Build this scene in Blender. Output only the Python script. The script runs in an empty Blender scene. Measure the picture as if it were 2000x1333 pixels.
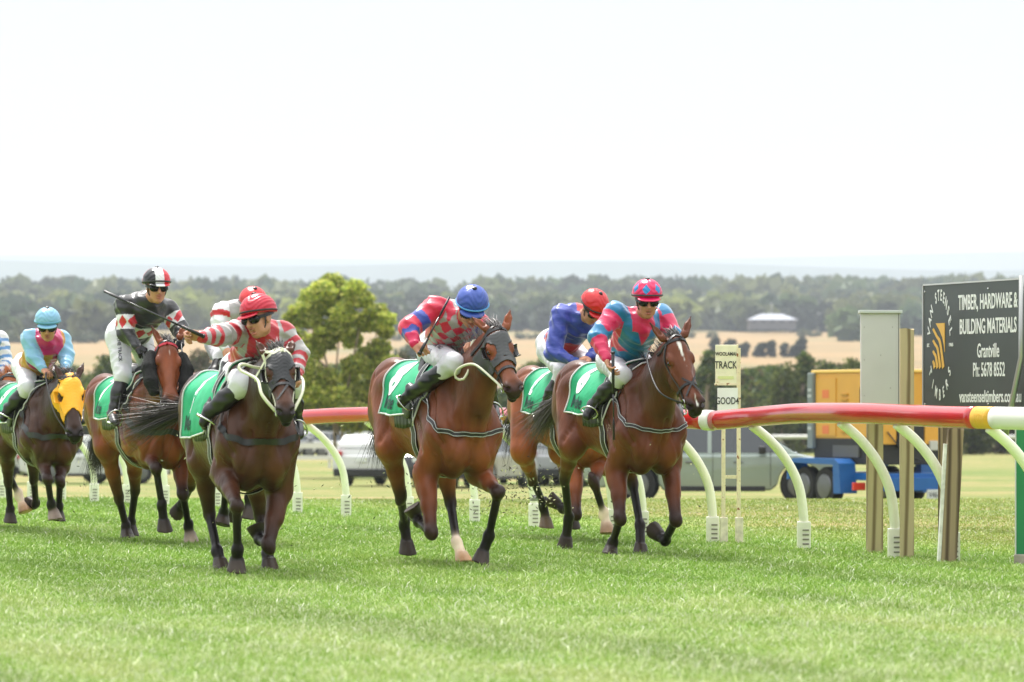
import bpy, bmesh, math, random
import numpy as np
from mathutils import Vector, Matrix
from mathutils.bvhtree import BVHTree

# ------------------------------------------------------------------ camera, sky, sun, exposure
scene = bpy.context.scene
COL = scene.collection
F_PX, CAM_H, HOR = 8000.0, 1.10, 800.0          # focal length in px of a 2000 px wide frame, eye height, horizon row

cam_d = bpy.data.cameras.new('camera')
cam = bpy.data.objects.new('camera', cam_d); COL.objects.link(cam)
cam_d.sensor_width = 36.0; cam_d.lens = 36.0 * F_PX / 2000.0
cam.location = (0, 0, CAM_H); cam.rotation_euler = (math.radians(90), 0, 0)
cam_d.shift_y = (HOR - 666.5) / 2000.0
cam_d.clip_start = 0.5; cam_d.clip_end = 60000
cam_d.dof.use_dof = True; cam_d.dof.focus_distance = 31.0; cam_d.dof.aperture_fstop = 4.5
scene.camera = cam

SUN_EL, SUN_AZ = 58.0, -20.0      # elevation, degrees; azimuth measured from +Y (away from the camera) towards +X
world = bpy.data.worlds.new('World'); scene.world = world; world.use_nodes = True
wn = world.node_tree; wn.nodes.clear()
w_out = wn.nodes.new('ShaderNodeOutputWorld'); w_bg = wn.nodes.new('ShaderNodeBackground')
w_sky = wn.nodes.new('ShaderNodeTexSky'); w_sky.sky_type = 'NISHITA'; w_sky.sun_disc = False
w_sky.sun_elevation = math.radians(SUN_EL); w_sky.sun_rotation = math.radians(SUN_AZ)
w_sky.air_density = 1.0; w_sky.dust_density = 3.0; w_sky.ozone_density = 1.0
# an even layer of bright thin cloud covers the blue sky
w_mix = wn.nodes.new('ShaderNodeMix'); w_mix.data_type = 'RGBA'; w_mix.inputs[0].default_value = 0.92
w_tc = wn.nodes.new('ShaderNodeTexCoord'); w_nz = wn.nodes.new('ShaderNodeTexNoise'); w_map = wn.nodes.new('ShaderNodeMapping')
w_map.inputs['Scale'].default_value = (1.0, 1.0, 4.0); w_nz.inputs['Scale'].default_value = 1.6; w_nz.inputs['Detail'].default_value = 4
w_cr = wn.nodes.new('ShaderNodeValToRGB')
w_cr.color_ramp.elements[0].position = 0.25; w_cr.color_ramp.elements[0].color = (.97, .99, 1.0, 1)
w_cr.color_ramp.elements[1].position = 0.75; w_cr.color_ramp.elements[1].color = (1.0, 1.0, 1.0, 1)
# a cloudy sky is about three times as bright overhead as at the horizon
w_sp = wn.nodes.new('ShaderNodeSeparateXYZ'); w_mr = wn.nodes.new('ShaderNodeMapRange'); w_vm = wn.nodes.new('ShaderNodeVectorMath'); w_vm.operation = 'SCALE'
w_mr.inputs[1].default_value = 0.12; w_mr.inputs[2].default_value = 1.0; w_mr.inputs[3].default_value = 3.95; w_mr.inputs[4].default_value = 13.0
wn.links.new(w_tc.outputs['Generated'], w_map.inputs[0]); wn.links.new(w_map.outputs[0], w_nz.inputs['Vector'])
wn.links.new(w_nz.outputs['Fac'], w_cr.inputs[0])
wn.links.new(w_tc.outputs['Generated'], w_sp.inputs[0]); wn.links.new(w_sp.outputs['Z'], w_mr.inputs[0])
wn.links.new(w_cr.outputs[0], w_vm.inputs[0]); wn.links.new(w_mr.outputs[0], w_vm.inputs['Scale'])
wn.links.new(w_sky.outputs[0], w_mix.inputs[6]); wn.links.new(w_vm.outputs[0], w_mix.inputs[7])
wn.links.new(w_mix.outputs[2], w_bg.inputs[0]); wn.links.new(w_bg.outputs[0], w_out.inputs[0])
w_bg.inputs[1].default_value = 0.10

sun_d = bpy.data.lights.new('sun', 'SUN'); sun = bpy.data.objects.new('sun', sun_d); COL.objects.link(sun)
sun_d.energy = 3.1; sun_d.angle = math.radians(14); sun_d.color = (1.0, 0.96, 0.90)
_az, _el = math.radians(SUN_AZ), math.radians(SUN_EL)
_sd = Vector((math.sin(_az) * math.cos(_el), math.cos(_az) * math.cos(_el), math.sin(_el)))
sun.rotation_euler = _sd.to_track_quat('Z', 'Y').to_euler(); sun.location = (0, 20, 30)

scene.view_settings.view_transform = 'Standard'; scene.view_settings.look = 'None'
scene.view_settings.exposure = 1.12; scene.view_settings.gamma = 1.0; scene.view_settings.use_curve_mapping = False
scene.cycles.use_denoising = True
scene.cycles.max_bounces = 6; scene.cycles.diffuse_bounces = 3; scene.cycles.glossy_bounces = 3
scene.cycles.transparent_max_bounces = 8; scene.cycles.caustics_reflective = False; scene.cycles.caustics_refractive = False
rnd = random.Random(7)

# ------------------------------------------------------------------ small helpers
def W(px, py, s):
    """world point seen at photo pixel (px, py) where one metre spans s pixels"""
    y = F_PX / s
    return Vector(((px - 1000.0) / s, y, CAM_H + (HOR - py) / s))
def G(px, s):
    return Vector(((px - 1000.0) / s, F_PX / s, 0.0))

def lin(c):
    """sRGB 0-255 triple to linear rgba"""
    o = []
    for v in c:
        v = v / 255.0
        o.append(v / 12.92 if v <= 0.04045 else ((v + 0.055) / 1.055) ** 2.4)
    return (o[0], o[1], o[2], 1.0)

MATS = {}
def mat(name, base=(0.5, 0.5, 0.5), rough=0.6, metal=0.0, vcol=False, noise=0.0, nscale=8.0, bump=0.0, bscale=40.0,
        spec=0.5, coat=0.0, sheen=0.0, trans=0.0, stretch=(1, 1, 1), emis=0.0, alpha=1.0, dark=None, rnoise=0.0):
    if name in MATS: return MATS[name]
    m = bpy.data.materials.new(name); m.use_nodes = True
    nt = m.node_tree; b = nt.nodes['Principled BSDF']
    if len(base) == 3: base = (*base, 1)
    b.inputs['Base Color'].default_value = base; b.inputs['Roughness'].default_value = rough
    b.inputs['Metallic'].default_value = metal; b.inputs['Specular IOR Level'].default_value = spec
    b.inputs['Coat Weight'].default_value = coat; b.inputs['Sheen Weight'].default_value = sheen
    b.inputs['Transmission Weight'].default_value = trans
    src = None
    if vcol:
        a = nt.nodes.new('ShaderNodeAttribute'); a.attribute_name = 'Col'; src = a.outputs['Color']
    tc = nt.nodes.new('ShaderNodeTexCoord'); mp = nt.nodes.new('ShaderNodeMapping'); mp.inputs['Scale'].default_value = stretch
    nt.links.new(tc.outputs['Object'], mp.inputs[0])
    if noise > 0 or dark is not None:
        nz = nt.nodes.new('ShaderNodeTexNoise'); nz.inputs['Scale'].default_value = nscale; nz.inputs['Detail'].default_value = 6
        nt.links.new(mp.outputs[0], nz.inputs['Vector'])
        mx = nt.nodes.new('ShaderNodeMix'); mx.data_type = 'RGBA'
        if dark is not None:
            mr = nt.nodes.new('ShaderNodeMapRange'); mr.inputs[1].default_value = 0.5 - 0.1; mr.inputs[2].default_value = 0.5 + 0.14
            nt.links.new(nz.outputs['Fac'], mr.inputs[0]); nt.links.new(mr.outputs[0], mx.inputs[0])
            if src: nt.links.new(src, mx.inputs[6])
            else: mx.inputs[6].default_value = base
            mx.inputs[7].default_value = (*dark[:3], 1)
            src = mx.outputs[2]
        if noise > 0:
            mm = nt.nodes.new('ShaderNodeMapRange'); mm.inputs[3].default_value = 1 - noise; mm.inputs[4].default_value = 1 + noise
            mm.inputs[1].default_value = 0.3; mm.inputs[2].default_value = 0.7
            nt.links.new(nz.outputs['Fac'], mm.inputs[0])
            vm = nt.nodes.new('ShaderNodeVectorMath'); vm.operation = 'SCALE'
            if src: nt.links.new(src, vm.inputs[0])
            else: vm.inputs[0].default_value = base[:3]
            nt.links.new(mm.outputs[0], vm.inputs['Scale']); src = vm.outputs[0]
    if src: nt.links.new(src, b.inputs['Base Color'])
    if rnoise > 0:
        n3 = nt.nodes.new('ShaderNodeTexNoise'); n3.inputs['Scale'].default_value = nscale * 1.7; n3.inputs['Detail'].default_value = 3
        nt.links.new(mp.outputs[0], n3.inputs['Vector'])
        m3 = nt.nodes.new('ShaderNodeMapRange'); m3.inputs[1].default_value = .3; m3.inputs[2].default_value = .7
        m3.inputs[3].default_value = rough - rnoise; m3.inputs[4].default_value = rough + rnoise
        nt.links.new(n3.outputs['Fac'], m3.inputs[0]); nt.links.new(m3.outputs[0], b.inputs['Roughness'])
    if bump > 0:
        n2 = nt.nodes.new('ShaderNodeTexNoise'); n2.inputs['Scale'].default_value = bscale; n2.inputs['Detail'].default_value = 5
        nt.links.new(mp.outputs[0], n2.inputs['Vector'])
        bp = nt.nodes.new('ShaderNodeBump'); bp.inputs['Strength'].default_value = bump; bp.inputs['Distance'].default_value = 0.02
        nt.links.new(n2.outputs['Fac'], bp.inputs['Height']); nt.links.new(bp.outputs[0], b.inputs['Normal'])
    if emis > 0:
        b.inputs['Emission Color'].default_value = base; b.inputs['Emission Strength'].default_value = emis
    MATS[name] = m
    return m

def translucent(m, amt):
    """thin leaves and blades let light through"""
    nt = m.node_tree; b = nt.nodes['Principled BSDF']; out = [n for n in nt.nodes if n.type == 'OUTPUT_MATERIAL'][0]
    t = nt.nodes.new('ShaderNodeBsdfTranslucent'); mx = nt.nodes.new('ShaderNodeMixShader'); mx.inputs[0].default_value = amt
    if b.inputs['Base Color'].links: nt.links.new(b.inputs['Base Color'].links[0].from_socket, t.inputs[0])
    nt.links.new(b.outputs[0], mx.inputs[1]); nt.links.new(t.outputs[0], mx.inputs[2]); nt.links.new(mx.outputs[0], out.inputs[0]); return m

def tag(o, label=None, cat=None, group=None, kind=None):
    if label: o['label'] = label
    if cat: o['category'] = cat
    if group: o['group'] = group
    if kind: o['kind'] = kind
    return o

def empty(name, loc=(0, 0, 0), rz=0.0, label=None, cat=None, group=None):
    o = bpy.data.objects.new(name, None); COL.objects.link(o)
    o.location = loc; o.rotation_euler = (0, 0, rz); o.empty_display_size = 0.2
    return tag(o, label, cat, group)

def mesh_obj(name, verts, faces, m=None, parent=None, cols=None, smooth=True):
    """verts (n,3) array, faces: (k,3|4) int array or list of lists; coordinates are the parent's local ones"""
    me = bpy.data.meshes.new(name)
    if isinstance(faces, np.ndarray) and len(faces):
        v = np.asarray(verts, np.float32); k = faces.shape[1]
        me.vertices.add(len(v)); me.vertices.foreach_set('co', v.ravel())
        me.loops.add(faces.size); me.loops.foreach_set('vertex_index', faces.astype(np.int32).ravel())
        me.polygons.add(len(faces)); me.polygons.foreach_set('loop_start', np.arange(0, faces.size, k, dtype=np.int32))
        me.polygons.foreach_set('loop_total', np.full(len(faces), k, np.int32))
        me.update(calc_edges=True); me.validate()
    else:
        me.from_pydata([tuple(p) for p in verts], [], [list(f) for f in faces]); me.update()
    if cols is not None:
        at = me.color_attributes.new('Col', 'FLOAT_COLOR', 'POINT')
        c = np.ones((len(me.vertices), 4), np.float32); c[:, :3] = np.asarray(cols, np.float32)[:, :3]
        at.data.foreach_set('color', c.ravel())
    if smooth: me.polygons.foreach_set('use_smooth', np.ones(len(me.polygons), bool))
    o = bpy.data.objects.new(name, me); COL.objects.link(o)
    if m: me.materials.append(m)
    if parent: o.parent = parent
    return o

class MB:
    """collects simple shapes into one mesh"""
    def __init__(s): s.v = []; s.f = []; s.c = []
    def add(s, vs, fs, col=(1, 1, 1)):
        n = len(s.v); s.v += [tuple(p) for p in vs]; s.f += [[i + n for i in f] for f in fs]; s.c += [col] * len(vs)
    def box(s, c, d, R=None, col=(1, 1, 1), bev=0.0):
        c = Vector(c); hx, hy, hz = d[0] / 2, d[1] / 2, d[2] / 2
        bm = bmesh.new(); bmesh.ops.create_cube(bm, size=1.0)
        for v in bm.verts: v.co = Vector((v.co.x * d[0], v.co.y * d[1], v.co.z * d[2]))
        if bev > 0: bmesh.ops.bevel(bm, geom=bm.edges[:], offset=bev, segments=2, affect='EDGES', profile=0.6)
        bm.verts.index_update()
        vs = [(R @ v.co if R else v.co) + c for v in bm.verts]
        s.add(vs, [[v.index for v in f.verts] for f in bm.faces], col); bm.free()
    def tube(s, pts, r, n=8, col=(1, 1, 1), caps=True, flat=None, closed=False):
        """pts list of Vectors, r radius or list; flat=(dir, k) squashes the section along dir"""
        pts = [Vector(p) for p in pts]; N = len(pts); rs = r if isinstance(r, (list, tuple)) else [r] * N
        up = None; base = len(s.v); vs = []
        for i, p in enumerate(pts):
            a = pts[(i - 1) % N] if (closed or i > 0) else pts[i]; b = pts[(i + 1) % N] if (closed or i < N - 1) else pts[i]
            t = (b - a)
            t = t.normalized() if t.length > 1e-9 else Vector((0, 0, 1))
            if up is None: up = Vector((0, 0, 1)) if abs(t.z) < .9 else Vector((1, 0, 0))
            x = up - t * up.dot(t)
            if x.length < 1e-6: x = t.orthogonal()
            x.normalize(); y = t.cross(x); up = x
            for j in range(n):
                an = 2 * math.pi * j / n
                q = (x * math.cos(an) + y * math.sin(an)) * rs[i]
                if flat: q -= flat[0] * (q.dot(flat[0]) * (1 - flat[1]))
                vs.append(p + q)
        fs = []
        for i in range(N if closed else N - 1):
            i2 = (i + 1) % N
            for j in range(n):
                fs.append([i * n + j, i * n + (j + 1) % n, i2 * n + (j + 1) % n, i2 * n + j])
        if caps and not closed: fs += [list(range(n))[::-1], [(N - 1) * n + j for j in range(n)]]
        s.add(vs, fs, col)
    def cyl(s, a, b, r, n=16, col=(1, 1, 1), r2=None): s.tube([a, b], [r, r if r2 is None else r2], n, col)
    def lathe(s, c, prof, n=24, axis=(0, 0, 1), col=(1, 1, 1)):
        """prof list of (radius, height) along axis from c"""
        ax = Vector(axis).normalized(); x = ax.orthogonal().normalized(); y = ax.cross(x); c = Vector(c); vs = []
        for (r, h) in prof:
            for j in range(n):
                an = 2 * math.pi * j / n; vs.append(c + ax * h + (x * math.cos(an) + y * math.sin(an)) * r)
        fs = [[i * n + j, i * n + (j + 1) % n, (i + 1) * n + (j + 1) % n, (i + 1) * n + j] for i in range(len(prof) - 1) for j in range(n)]
        fs += [list(range(n))[::-1], [(len(prof) - 1) * n + j for j in range(n)]]
        s.add(vs, fs, col)
    def ribbon(s, pts, wd, w, col=(1, 1, 1), th=0.0):
        """strip along pts, wd list of unit width directions, w width; th adds thickness along the normal"""
        n = len(pts); vs = []; fs = []
        ws = w if isinstance(w, (list, tuple)) else [w] * n
        for i in range(n):
            p = Vector(pts[i]); d = Vector(wd[i]).normalized() * ws[i] / 2
            t = (Vector(pts[min(i + 1, n - 1)]) - Vector(pts[max(i - 1, 0)]))
            nn = t.cross(d); nn = nn.normalized() * th / 2 if nn.length > 1e-9 else Vector((0, 0, 0))
            vs += [p - d - nn, p + d - nn, p + d + nn, p - d + nn]
        for i in range(n - 1):
            for j in range(4):
                fs.append([i * 4 + j, i * 4 + (j + 1) % 4, i * 4 + 4 + (j + 1) % 4, i * 4 + 4 + j])
        fs += [[3, 2, 1, 0], [n * 4 - 4, n * 4 - 3, n * 4 - 2, n * 4 - 1]]
        s.add(vs, fs, col)
    def prism(s, poly, y0, y1, col=(1, 1, 1), axis='y'):
        """poly of 2D points extruded; axis y: points are (x,z); axis x: (y,z); axis z: (x,y)"""
        n = len(poly)
        def mk(p, t): return (p[0], t, p[1]) if axis == 'y' else ((t, p[0], p[1]) if axis == 'x' else (p[0], p[1], t))
        vs = [mk(p, y0) for p in poly] + [mk(p, y1) for p in poly]
        fs = [list(range(n)), [n + i for i in range(n)][::-1]] + [[i, i + n, (i + 1) % n + n, (i + 1) % n] for i in range(n)]
        s.add(vs, fs, col)
    def build(s, name, m=None, parent=None, smooth=False, vcol=False, auto=None):
        o = mesh_obj(name, s.v, s.f, m, parent, s.c if vcol else None, smooth)
        bm = bmesh.new(); bm.from_mesh(o.data); bmesh.ops.recalc_face_normals(bm, faces=bm.faces); bm.to_mesh(o.data); bm.free()
        if auto is not None:
            o.data.polygons.foreach_set('use_smooth', np.ones(len(o.data.polygons), bool))
            try: o.data.set_sharp_from_angle(angle=math.radians(auto))
            except Exception: pass
        return o

def text_obj(name, body, size, m, parent=None, M=None, xscale=1.0, extrude=0.002, align='CENTER', bold=0.0, shear=0.0):
    """writing as a mesh; local x to the right, y up, z out of the surface; M places it in the parent's frame"""
    cu = bpy.data.curves.new(name, 'FONT'); cu.body = body; cu.size = size; cu.extrude = extrude
    cu.align_x = align; cu.align_y = 'CENTER'; cu.offset = bold; cu.resolution_u = 3; cu.shear = shear
    o = bpy.data.objects.new(name, cu); COL.objects.link(o)
    dg = bpy.context.evaluated_depsgraph_get(); dg.update()
    me = bpy.data.meshes.new_from_object(o.evaluated_get(dg)); bpy.data.objects.remove(o); bpy.data.curves.remove(cu)
    me.name = name
    me.transform(Matrix.Diagonal((xscale, 1, 1, 1)))
    if M is not None: me.transform(M)
    me.materials.clear(); me.materials.append(m)
    t = bpy.data.objects.new(name, me); COL.objects.link(t)
    if parent: t.parent = parent
    return t

# ------------------------------------------------------------------ smooth solid modelling: union of tapered limbs, meshed as one surface
def npv(p): return np.array([p[0], p[1], p[2]], np.float32)

class Field:
    def __init__(s): s.p = []
    def cap(s, a, b, ra, rb, k=0.03, w=None, wk=1.0, col=None, colb=None, tag='', op='u', w2=None, wk2=1.0):
        s.p.append(dict(t='c', a=npv(a), b=npv(b), ra=ra, rb=rb, k=k, w=None if w is None else npv(Vector(w).normalized()), wk=wk,
                        w2=None if w2 is None else npv(Vector(w2).normalized()), wk2=wk2, col=col, colb=colb if colb is not None else col, tag=tag, op=op))
    def ell(s, c, r, R=None, k=0.03, col=None, tag='', op='u'):
        """R: three axis vectors"""
        A = np.eye(3, dtype=np.float32) if R is None else np.array([npv(Vector(x).normalized()) for x in R], np.float32)
        s.p.append(dict(t='e', a=npv(c), b=npv(c), r=np.array(r, np.float32), R=A, k=k, col=col, colb=col, tag=tag, op=op))
    def hoof(s, a, b, n, ra, rb, k=0.012, col=None, tag='hoof'):
        s.p.append(dict(t='h', a=npv(a), b=npv(b), ra=ra, rb=rb, n=npv(Vector(n).normalized()), k=k, col=col, colb=col, tag=tag, op='u'))
    @staticmethod
    def dist(q, P):
        if q['t'] == 'e':
            L = (P - q['a']) @ q['R'].T
            x = L / q['r']; k0 = np.sqrt((x * x).sum(-1)) + 1e-6; y = x / q['r']; k1 = np.sqrt((y * y).sum(-1)) + 1e-6
            return k0 * (k0 - 1) / k1, np.zeros(P.shape[:-1], np.float32)
        ba = q['b'] - q['a']; L2 = float(ba @ ba) + 1e-9; pa = P - q['a']
        t = (pa @ ba) / L2
        if q['t'] == 'h':
            tc = np.clip(t, -0.3, 1.3); v = pa - tc[..., None] * ba; r = q['ra'] + (q['rb'] - q['ra']) * tc
            d = np.sqrt((v * v).sum(-1)) - r
            return np.maximum(np.maximum(d, (P - q['b']) @ q['n']), -(pa @ q['n']) - 0.02), tc
        tc = np.clip(t, 0, 1); v = pa - tc[..., None] * ba
        r = q['ra'] + (q['rb'] - q['ra']) * tc
        if q.get('w') is None:
            return np.sqrt((v * v).sum(-1)) - r, tc
        c = (v @ q['w'])[..., None] * q['w']; v1 = v + c * (1 / q['wk'] - 1); v2 = v + c * (1 / q['wk'] ** 2 - 1)
        if q.get('w2') is not None:
            c2 = (v @ q['w2'])[..., None] * q['w2']; v1 = v1 + c2 * (1 / q['wk2'] - 1); v2 = v2 + c2 * (1 / q['wk2'] ** 2 - 1)
        n1 = np.sqrt((v1 * v1).sum(-1)) + 1e-6; n2 = np.sqrt((v2 * v2).sum(-1)) + 1e-6
        return (n1 - r) * n1 / n2, tc
    def bounds(s):
        lo = np.full(3, 1e9); hi = -lo
        for q in s.p:
            if q['op'] != 'u': continue
            R = q['r'].max() if q['t'] == 'e' else max(q['ra'], q['rb']) * max(1, q.get('wk', 1), q.get('wk2', 1))
            lo = np.minimum(lo, np.minimum(q['a'], q['b']) - R); hi = np.maximum(hi, np.maximum(q['a'], q['b']) + R)
        return lo, hi
    def mesh(s, h, disp=None, clip=None):
        lo, hi = s.bounds(); lo = lo - 0.05; hi = hi + 0.05
        dims = np.ceil((hi - lo) / h).astype(int) + 1; lo = lo.astype(np.float32)
        ax = [lo[i] + h * np.arange(dims[i], dtype=np.float32) for i in range(3)]
        D = np.full(tuple(dims), 0.15, np.float32)
        for q in s.p:
            R = q['r'].max() if q['t'] == 'e' else max(q['ra'], q['rb']) * max(1, q.get('wk', 1), q.get('wk2', 1))
            m = R + q['k'] + 3 * h
            i0 = np.clip(np.floor((np.minimum(q['a'], q['b']) - m - lo) / h).astype(int), 0, dims - 1)
            i1 = np.clip(np.ceil((np.maximum(q['a'], q['b']) + m - lo) / h).astype(int) + 1, 1, dims)
            sl = tuple(slice(i0[i], i1[i]) for i in range(3))
            X = np.stack(np.meshgrid(ax[0][sl[0]], ax[1][sl[1]], ax[2][sl[2]], indexing='ij'), -1)
            d, _ = s.dist(q, X); k = q['k']; c = D[sl]
            if q['op'] == 'u':
                hh = np.maximum(k - np.abs(c - d), 0) / k; D[sl] = np.minimum(c, d) - hh * hh * k * 0.25
            else:
                d = -d; hh = np.maximum(k - np.abs(c - d), 0) / k; D[sl] = np.maximum(c, d) + hh * hh * k * 0.25
        if disp is not None:
            idx = np.nonzero(np.abs(D) < 0.035)
            P = np.stack([ax[i][idx[i]] for i in range(3)], -1); D[idx] += disp(P).astype(np.float32)
        if clip is not None:
            X = np.stack(np.meshgrid(*ax, indexing='ij'), -1); D = np.maximum(D, clip(X))
        return surface_nets(D, lo, h)
    def colors(s, V, sig=0.012, base=(0.5, 0.5, 0.5)):
        acc = np.zeros((len(V), 3), np.float32); wsum = np.zeros(len(V), np.float32)
        ds = []; ts = []
        for q in s.p:
            if q['op'] != 'u' or q['col'] is None: continue
            d, t = s.dist(q, V); ds.append(d); ts.append((t, q))
        M = np.min(ds, axis=0)
        for d, (t, q) in zip(ds, ts):
            w = np.exp(-np.clip((d - M) / sig, 0, 30)); tt = np.clip(t, 0, 1)[:, None]
            acc += w[:, None] * (np.array(q['col'][:3]) * (1 - tt) + np.array(q['colb'][:3]) * tt); wsum += w
        return acc / wsum[:, None]
    def nearest(s, V, tags):
        """index of the nearest tag in tags for each vertex and its parameter"""
        best = np.full(len(V), 1e9, np.float32); bi = np.zeros(len(V), int); bt = np.zeros(len(V), np.float32)
        for q in s.p:
            if q['tag'] not in tags or q['op'] != 'u': continue
            d, t = s.dist(q, V); m = d < best; best[m] = d[m]; bi[m] = tags.index(q['tag']); bt[m] = t[m]
        return bi, bt

def surface_nets(D, lo, h):
    S = D < 0; nx, ny, nz = D.shape
    c = np.zeros((nx - 1, ny - 1, nz - 1), np.int8)
    offs = [(i, j, k) for i in (0, 1) for j in (0, 1) for k in (0, 1)]
    for (i, j, k) in offs: c += S[i:nx - 1 + i, j:ny - 1 + j, k:nz - 1 + k]
    act = np.nonzero((c > 0) & (c < 8)); n = len(act[0])
    vals = {o: D[act[0] + o[0], act[1] + o[1], act[2] + o[2]] for o in offs}
    sp = np.zeros((n, 3), np.float32); cnt = np.zeros(n, np.float32)
    for a in offs:
        for ax in range(3):
            if a[ax] == 1: continue
            b = list(a); b[ax] = 1; b = tuple(b); va, vb = vals[a], vals[b]
            m = (va < 0) != (vb < 0); t = np.where(m, va / np.where(m, va - vb, 1), 0)
            for d in range(3):
                sp[:, d] += np.where(m, a[d] + (t if d == ax else 0), 0)
            cnt += m
    V = (sp / cnt[:, None] + np.stack(act, -1)) * h + lo
    idm = np.full(c.shape, -1, np.int32); idm[act] = np.arange(n)
    quads = []
    for ax in range(3):
        o1, o2 = (ax + 1) % 3, (ax + 2) % 3
        sa = [slice(None)] * 3; sb = [slice(None)] * 3; sa[ax] = slice(0, -1); sb[ax] = slice(1, None)
        A, B = S[tuple(sa)], S[tuple(sb)]
        e = np.nonzero(A != B); e = np.stack(e, -1)
        ok = (e[:, o1] > 0) & (e[:, o2] > 0) & (e[:, o1] < c.shape[o1]) & (e[:, o2] < c.shape[o2]); e = e[ok]
        ins = A[tuple(e.T)]
        def cell(d1, d2):
            f = e.copy(); f[:, o1] += d1; f[:, o2] += d2; return idm[tuple(f.T)]
        q = np.stack([cell(-1, -1), cell(0, -1), cell(0, 0), cell(-1, 0)], -1)
        q[~ins] = q[~ins][:, ::-1]; quads.append(q)
    Q = np.concatenate(quads); Q = Q[(Q >= 0).all(1)]
    return V.astype(np.float32), Q
# ------------------------------------------------------------------ the land
_PY = [0, 50, 70, 100, 130, 200, 267, 340, 480, 700, 1000, 1500, 2000, 2600, 3600, 5000]
_PZ = [0, 0, -.55, -.95, -1.25, -1.5, -1.8, -1.6, 1.2, 6.8, 14.5, 30.5, 46, 62, 50, 20]
def gz(y, x=0.0):
    z = np.interp(y, _PY, _PZ)
    return z + np.where(np.asarray(y) > 400, np.sin(np.asarray(x) / 210.0 + np.asarray(y) / 400.0) * (np.asarray(y) - 400) * 0.0009, 0)

def ground():
    ys = np.concatenate([np.arange(8, 60, 1.0), np.arange(60, 140, 4), np.geomspace(140, 5000, 90)]); us = np.linspace(-1, 1, 81)
    V = []; 
    for y in ys:
        for u in us:
            x = u * (abs(u) * 0.25 * y * 1.6 + 0.25 * y + 12); V.append((x, y, float(gz(y, x))))
    n = len(us); Fq = np.array([[i * n + j, i * n + j + 1, (i + 1) * n + j + 1, (i + 1) * n + j] for i in range(len(ys) - 1) for j in range(n - 1)], np.int32)
    V = np.array(V, np.float32); V0 = V.copy()
    # behind the camera too
    o = mesh_obj('ground', V, Fq, None, None, None); tag(o, kind='structure')
    m = bpy.data.materials.new('turf'); m.use_nodes = True; nt = m.node_tree; b = nt.nodes['Principled BSDF']; L = nt.links
    b.inputs['Roughness'].default_value = .85; b.inputs['Specular IOR Level'].default_value = .2
    geo = nt.nodes.new('ShaderNodeNewGeometry'); sep = nt.nodes.new('ShaderNodeSeparateXYZ'); L.new(geo.outputs['Position'], sep.inputs[0])
    def noise(scale, det=5, mapsc=(1, 1, 1), rough=.55):
        mp = nt.nodes.new('ShaderNodeMapping'); mp.inputs['Scale'].default_value = mapsc; L.new(geo.outputs['Position'], mp.inputs[0])
        nz = nt.nodes.new('ShaderNodeTexNoise'); nz.inputs['Scale'].default_value = scale; nz.inputs['Detail'].default_value = det; nz.inputs['Roughness'].default_value = rough
        L.new(mp.outputs[0], nz.inputs['Vector']); return nz.outputs['Fac']
    def ramp(f, stops):
        r = nt.nodes.new('ShaderNodeValToRGB'); e = r.color_ramp.elements
        while len(e) < len(stops): e.new(0.5)
        for q, (p, c) in zip(e, stops): q.position = p; q.color = (*c, 1)
        L.new(f, r.inputs[0]); return r.outputs['Color']
    def rng(f, a, b_, c=0, d=1):
        r = nt.nodes.new('ShaderNodeMapRange'); r.inputs[1].default_value = a; r.inputs[2].default_value = b_; r.inputs[3].default_value = c; r.inputs[4].default_value = d; L.new(f, r.inputs[0]); return r.outputs[0]
    def mix(f, a, b_):
        x = nt.nodes.new('ShaderNodeMix'); x.data_type = 'RGBA'
        if isinstance(f, float): x.inputs[0].default_value = f
        else: L.new(f, x.inputs[0])
        L.new(a, x.inputs[6]); L.new(b_, x.inputs[7]); return x.outputs[2]
    def mth(op, a, b_):
        x = nt.nodes.new('ShaderNodeMath'); x.operation = op
        for i, q in enumerate((a, b_)):
            if isinstance(q, (int, float)): x.inputs[i].default_value = q
            else: L.new(q, x.inputs[i])
        return x.outputs[0]
    Y = sep.outputs['Y']; X = sep.outputs['X']
    track = ramp(noise(1.3, 6, (1, .35, 1)), [(.3, (.14, .25, .025)), (.5, (.20, .33, .04)), (.7, (.30, .40, .10))])
    near = ramp(noise(2.0, 8, (1, .4, 1)), [(.3, (.14, .25, .04)), (.55, (.24, .34, .09)), (.75, (.36, .42, .18))])
    trk = mix(rng(Y, 24, 31), near, track)
    infield = ramp(mth('ADD', mth('MULTIPLY', noise(.40, 5, (.35, 1, 1)), .6), mth('MULTIPLY', noise(3.0, 9, (.5, .5, 1), .75), .4)), [(.40, (.085, .145, .022)), (.48, (.15, .18, .04)), (.54, (.235, .205, .072)), (.62, (.32, .235, .11))])
    # distance from the running rail line
    dline = mth('SUBTRACT', mth('ADD', Y, mth('MULTIPLY', X, 2.55)), 38.6)
    edge = mth('ADD', dline, mth('MULTIPLY', mth('SUBTRACT', noise(.8, 4), .5), 3.0))
    c = mix(rng(edge, 0.2, 9.0), trk, infield)
    field = ramp(noise(.010, 6, (1, .35, 1)), [(.3, (.15, .125, .055)), (.5, (.27, .175, .078)), (.60, (.17, .15, .062)), (.8, (.31, .215, .10))])
    pale = ramp(noise(.02, 4, (1, .3, 1)), [(.3, (.20, .14, .10)), (.7, (.27, .195, .14))])
    field = mix(rng(Y, 600, 760), pale, field)
    c = mix(rng(Y, 300, 420), c, field)
    L.new(c, b.inputs['Base Color'])
    bp = nt.nodes.new('ShaderNodeBump'); bp.inputs['Distance'].default_value = .05; bp.inputs['Strength'].default_value = .6
    L.new(noise(28, 4), bp.inputs['Height']); L.new(bp.outputs[0], b.inputs['Normal'])
    o.data.materials.append(m)
    # flat apron to the sides and behind the camera
    return o
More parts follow.
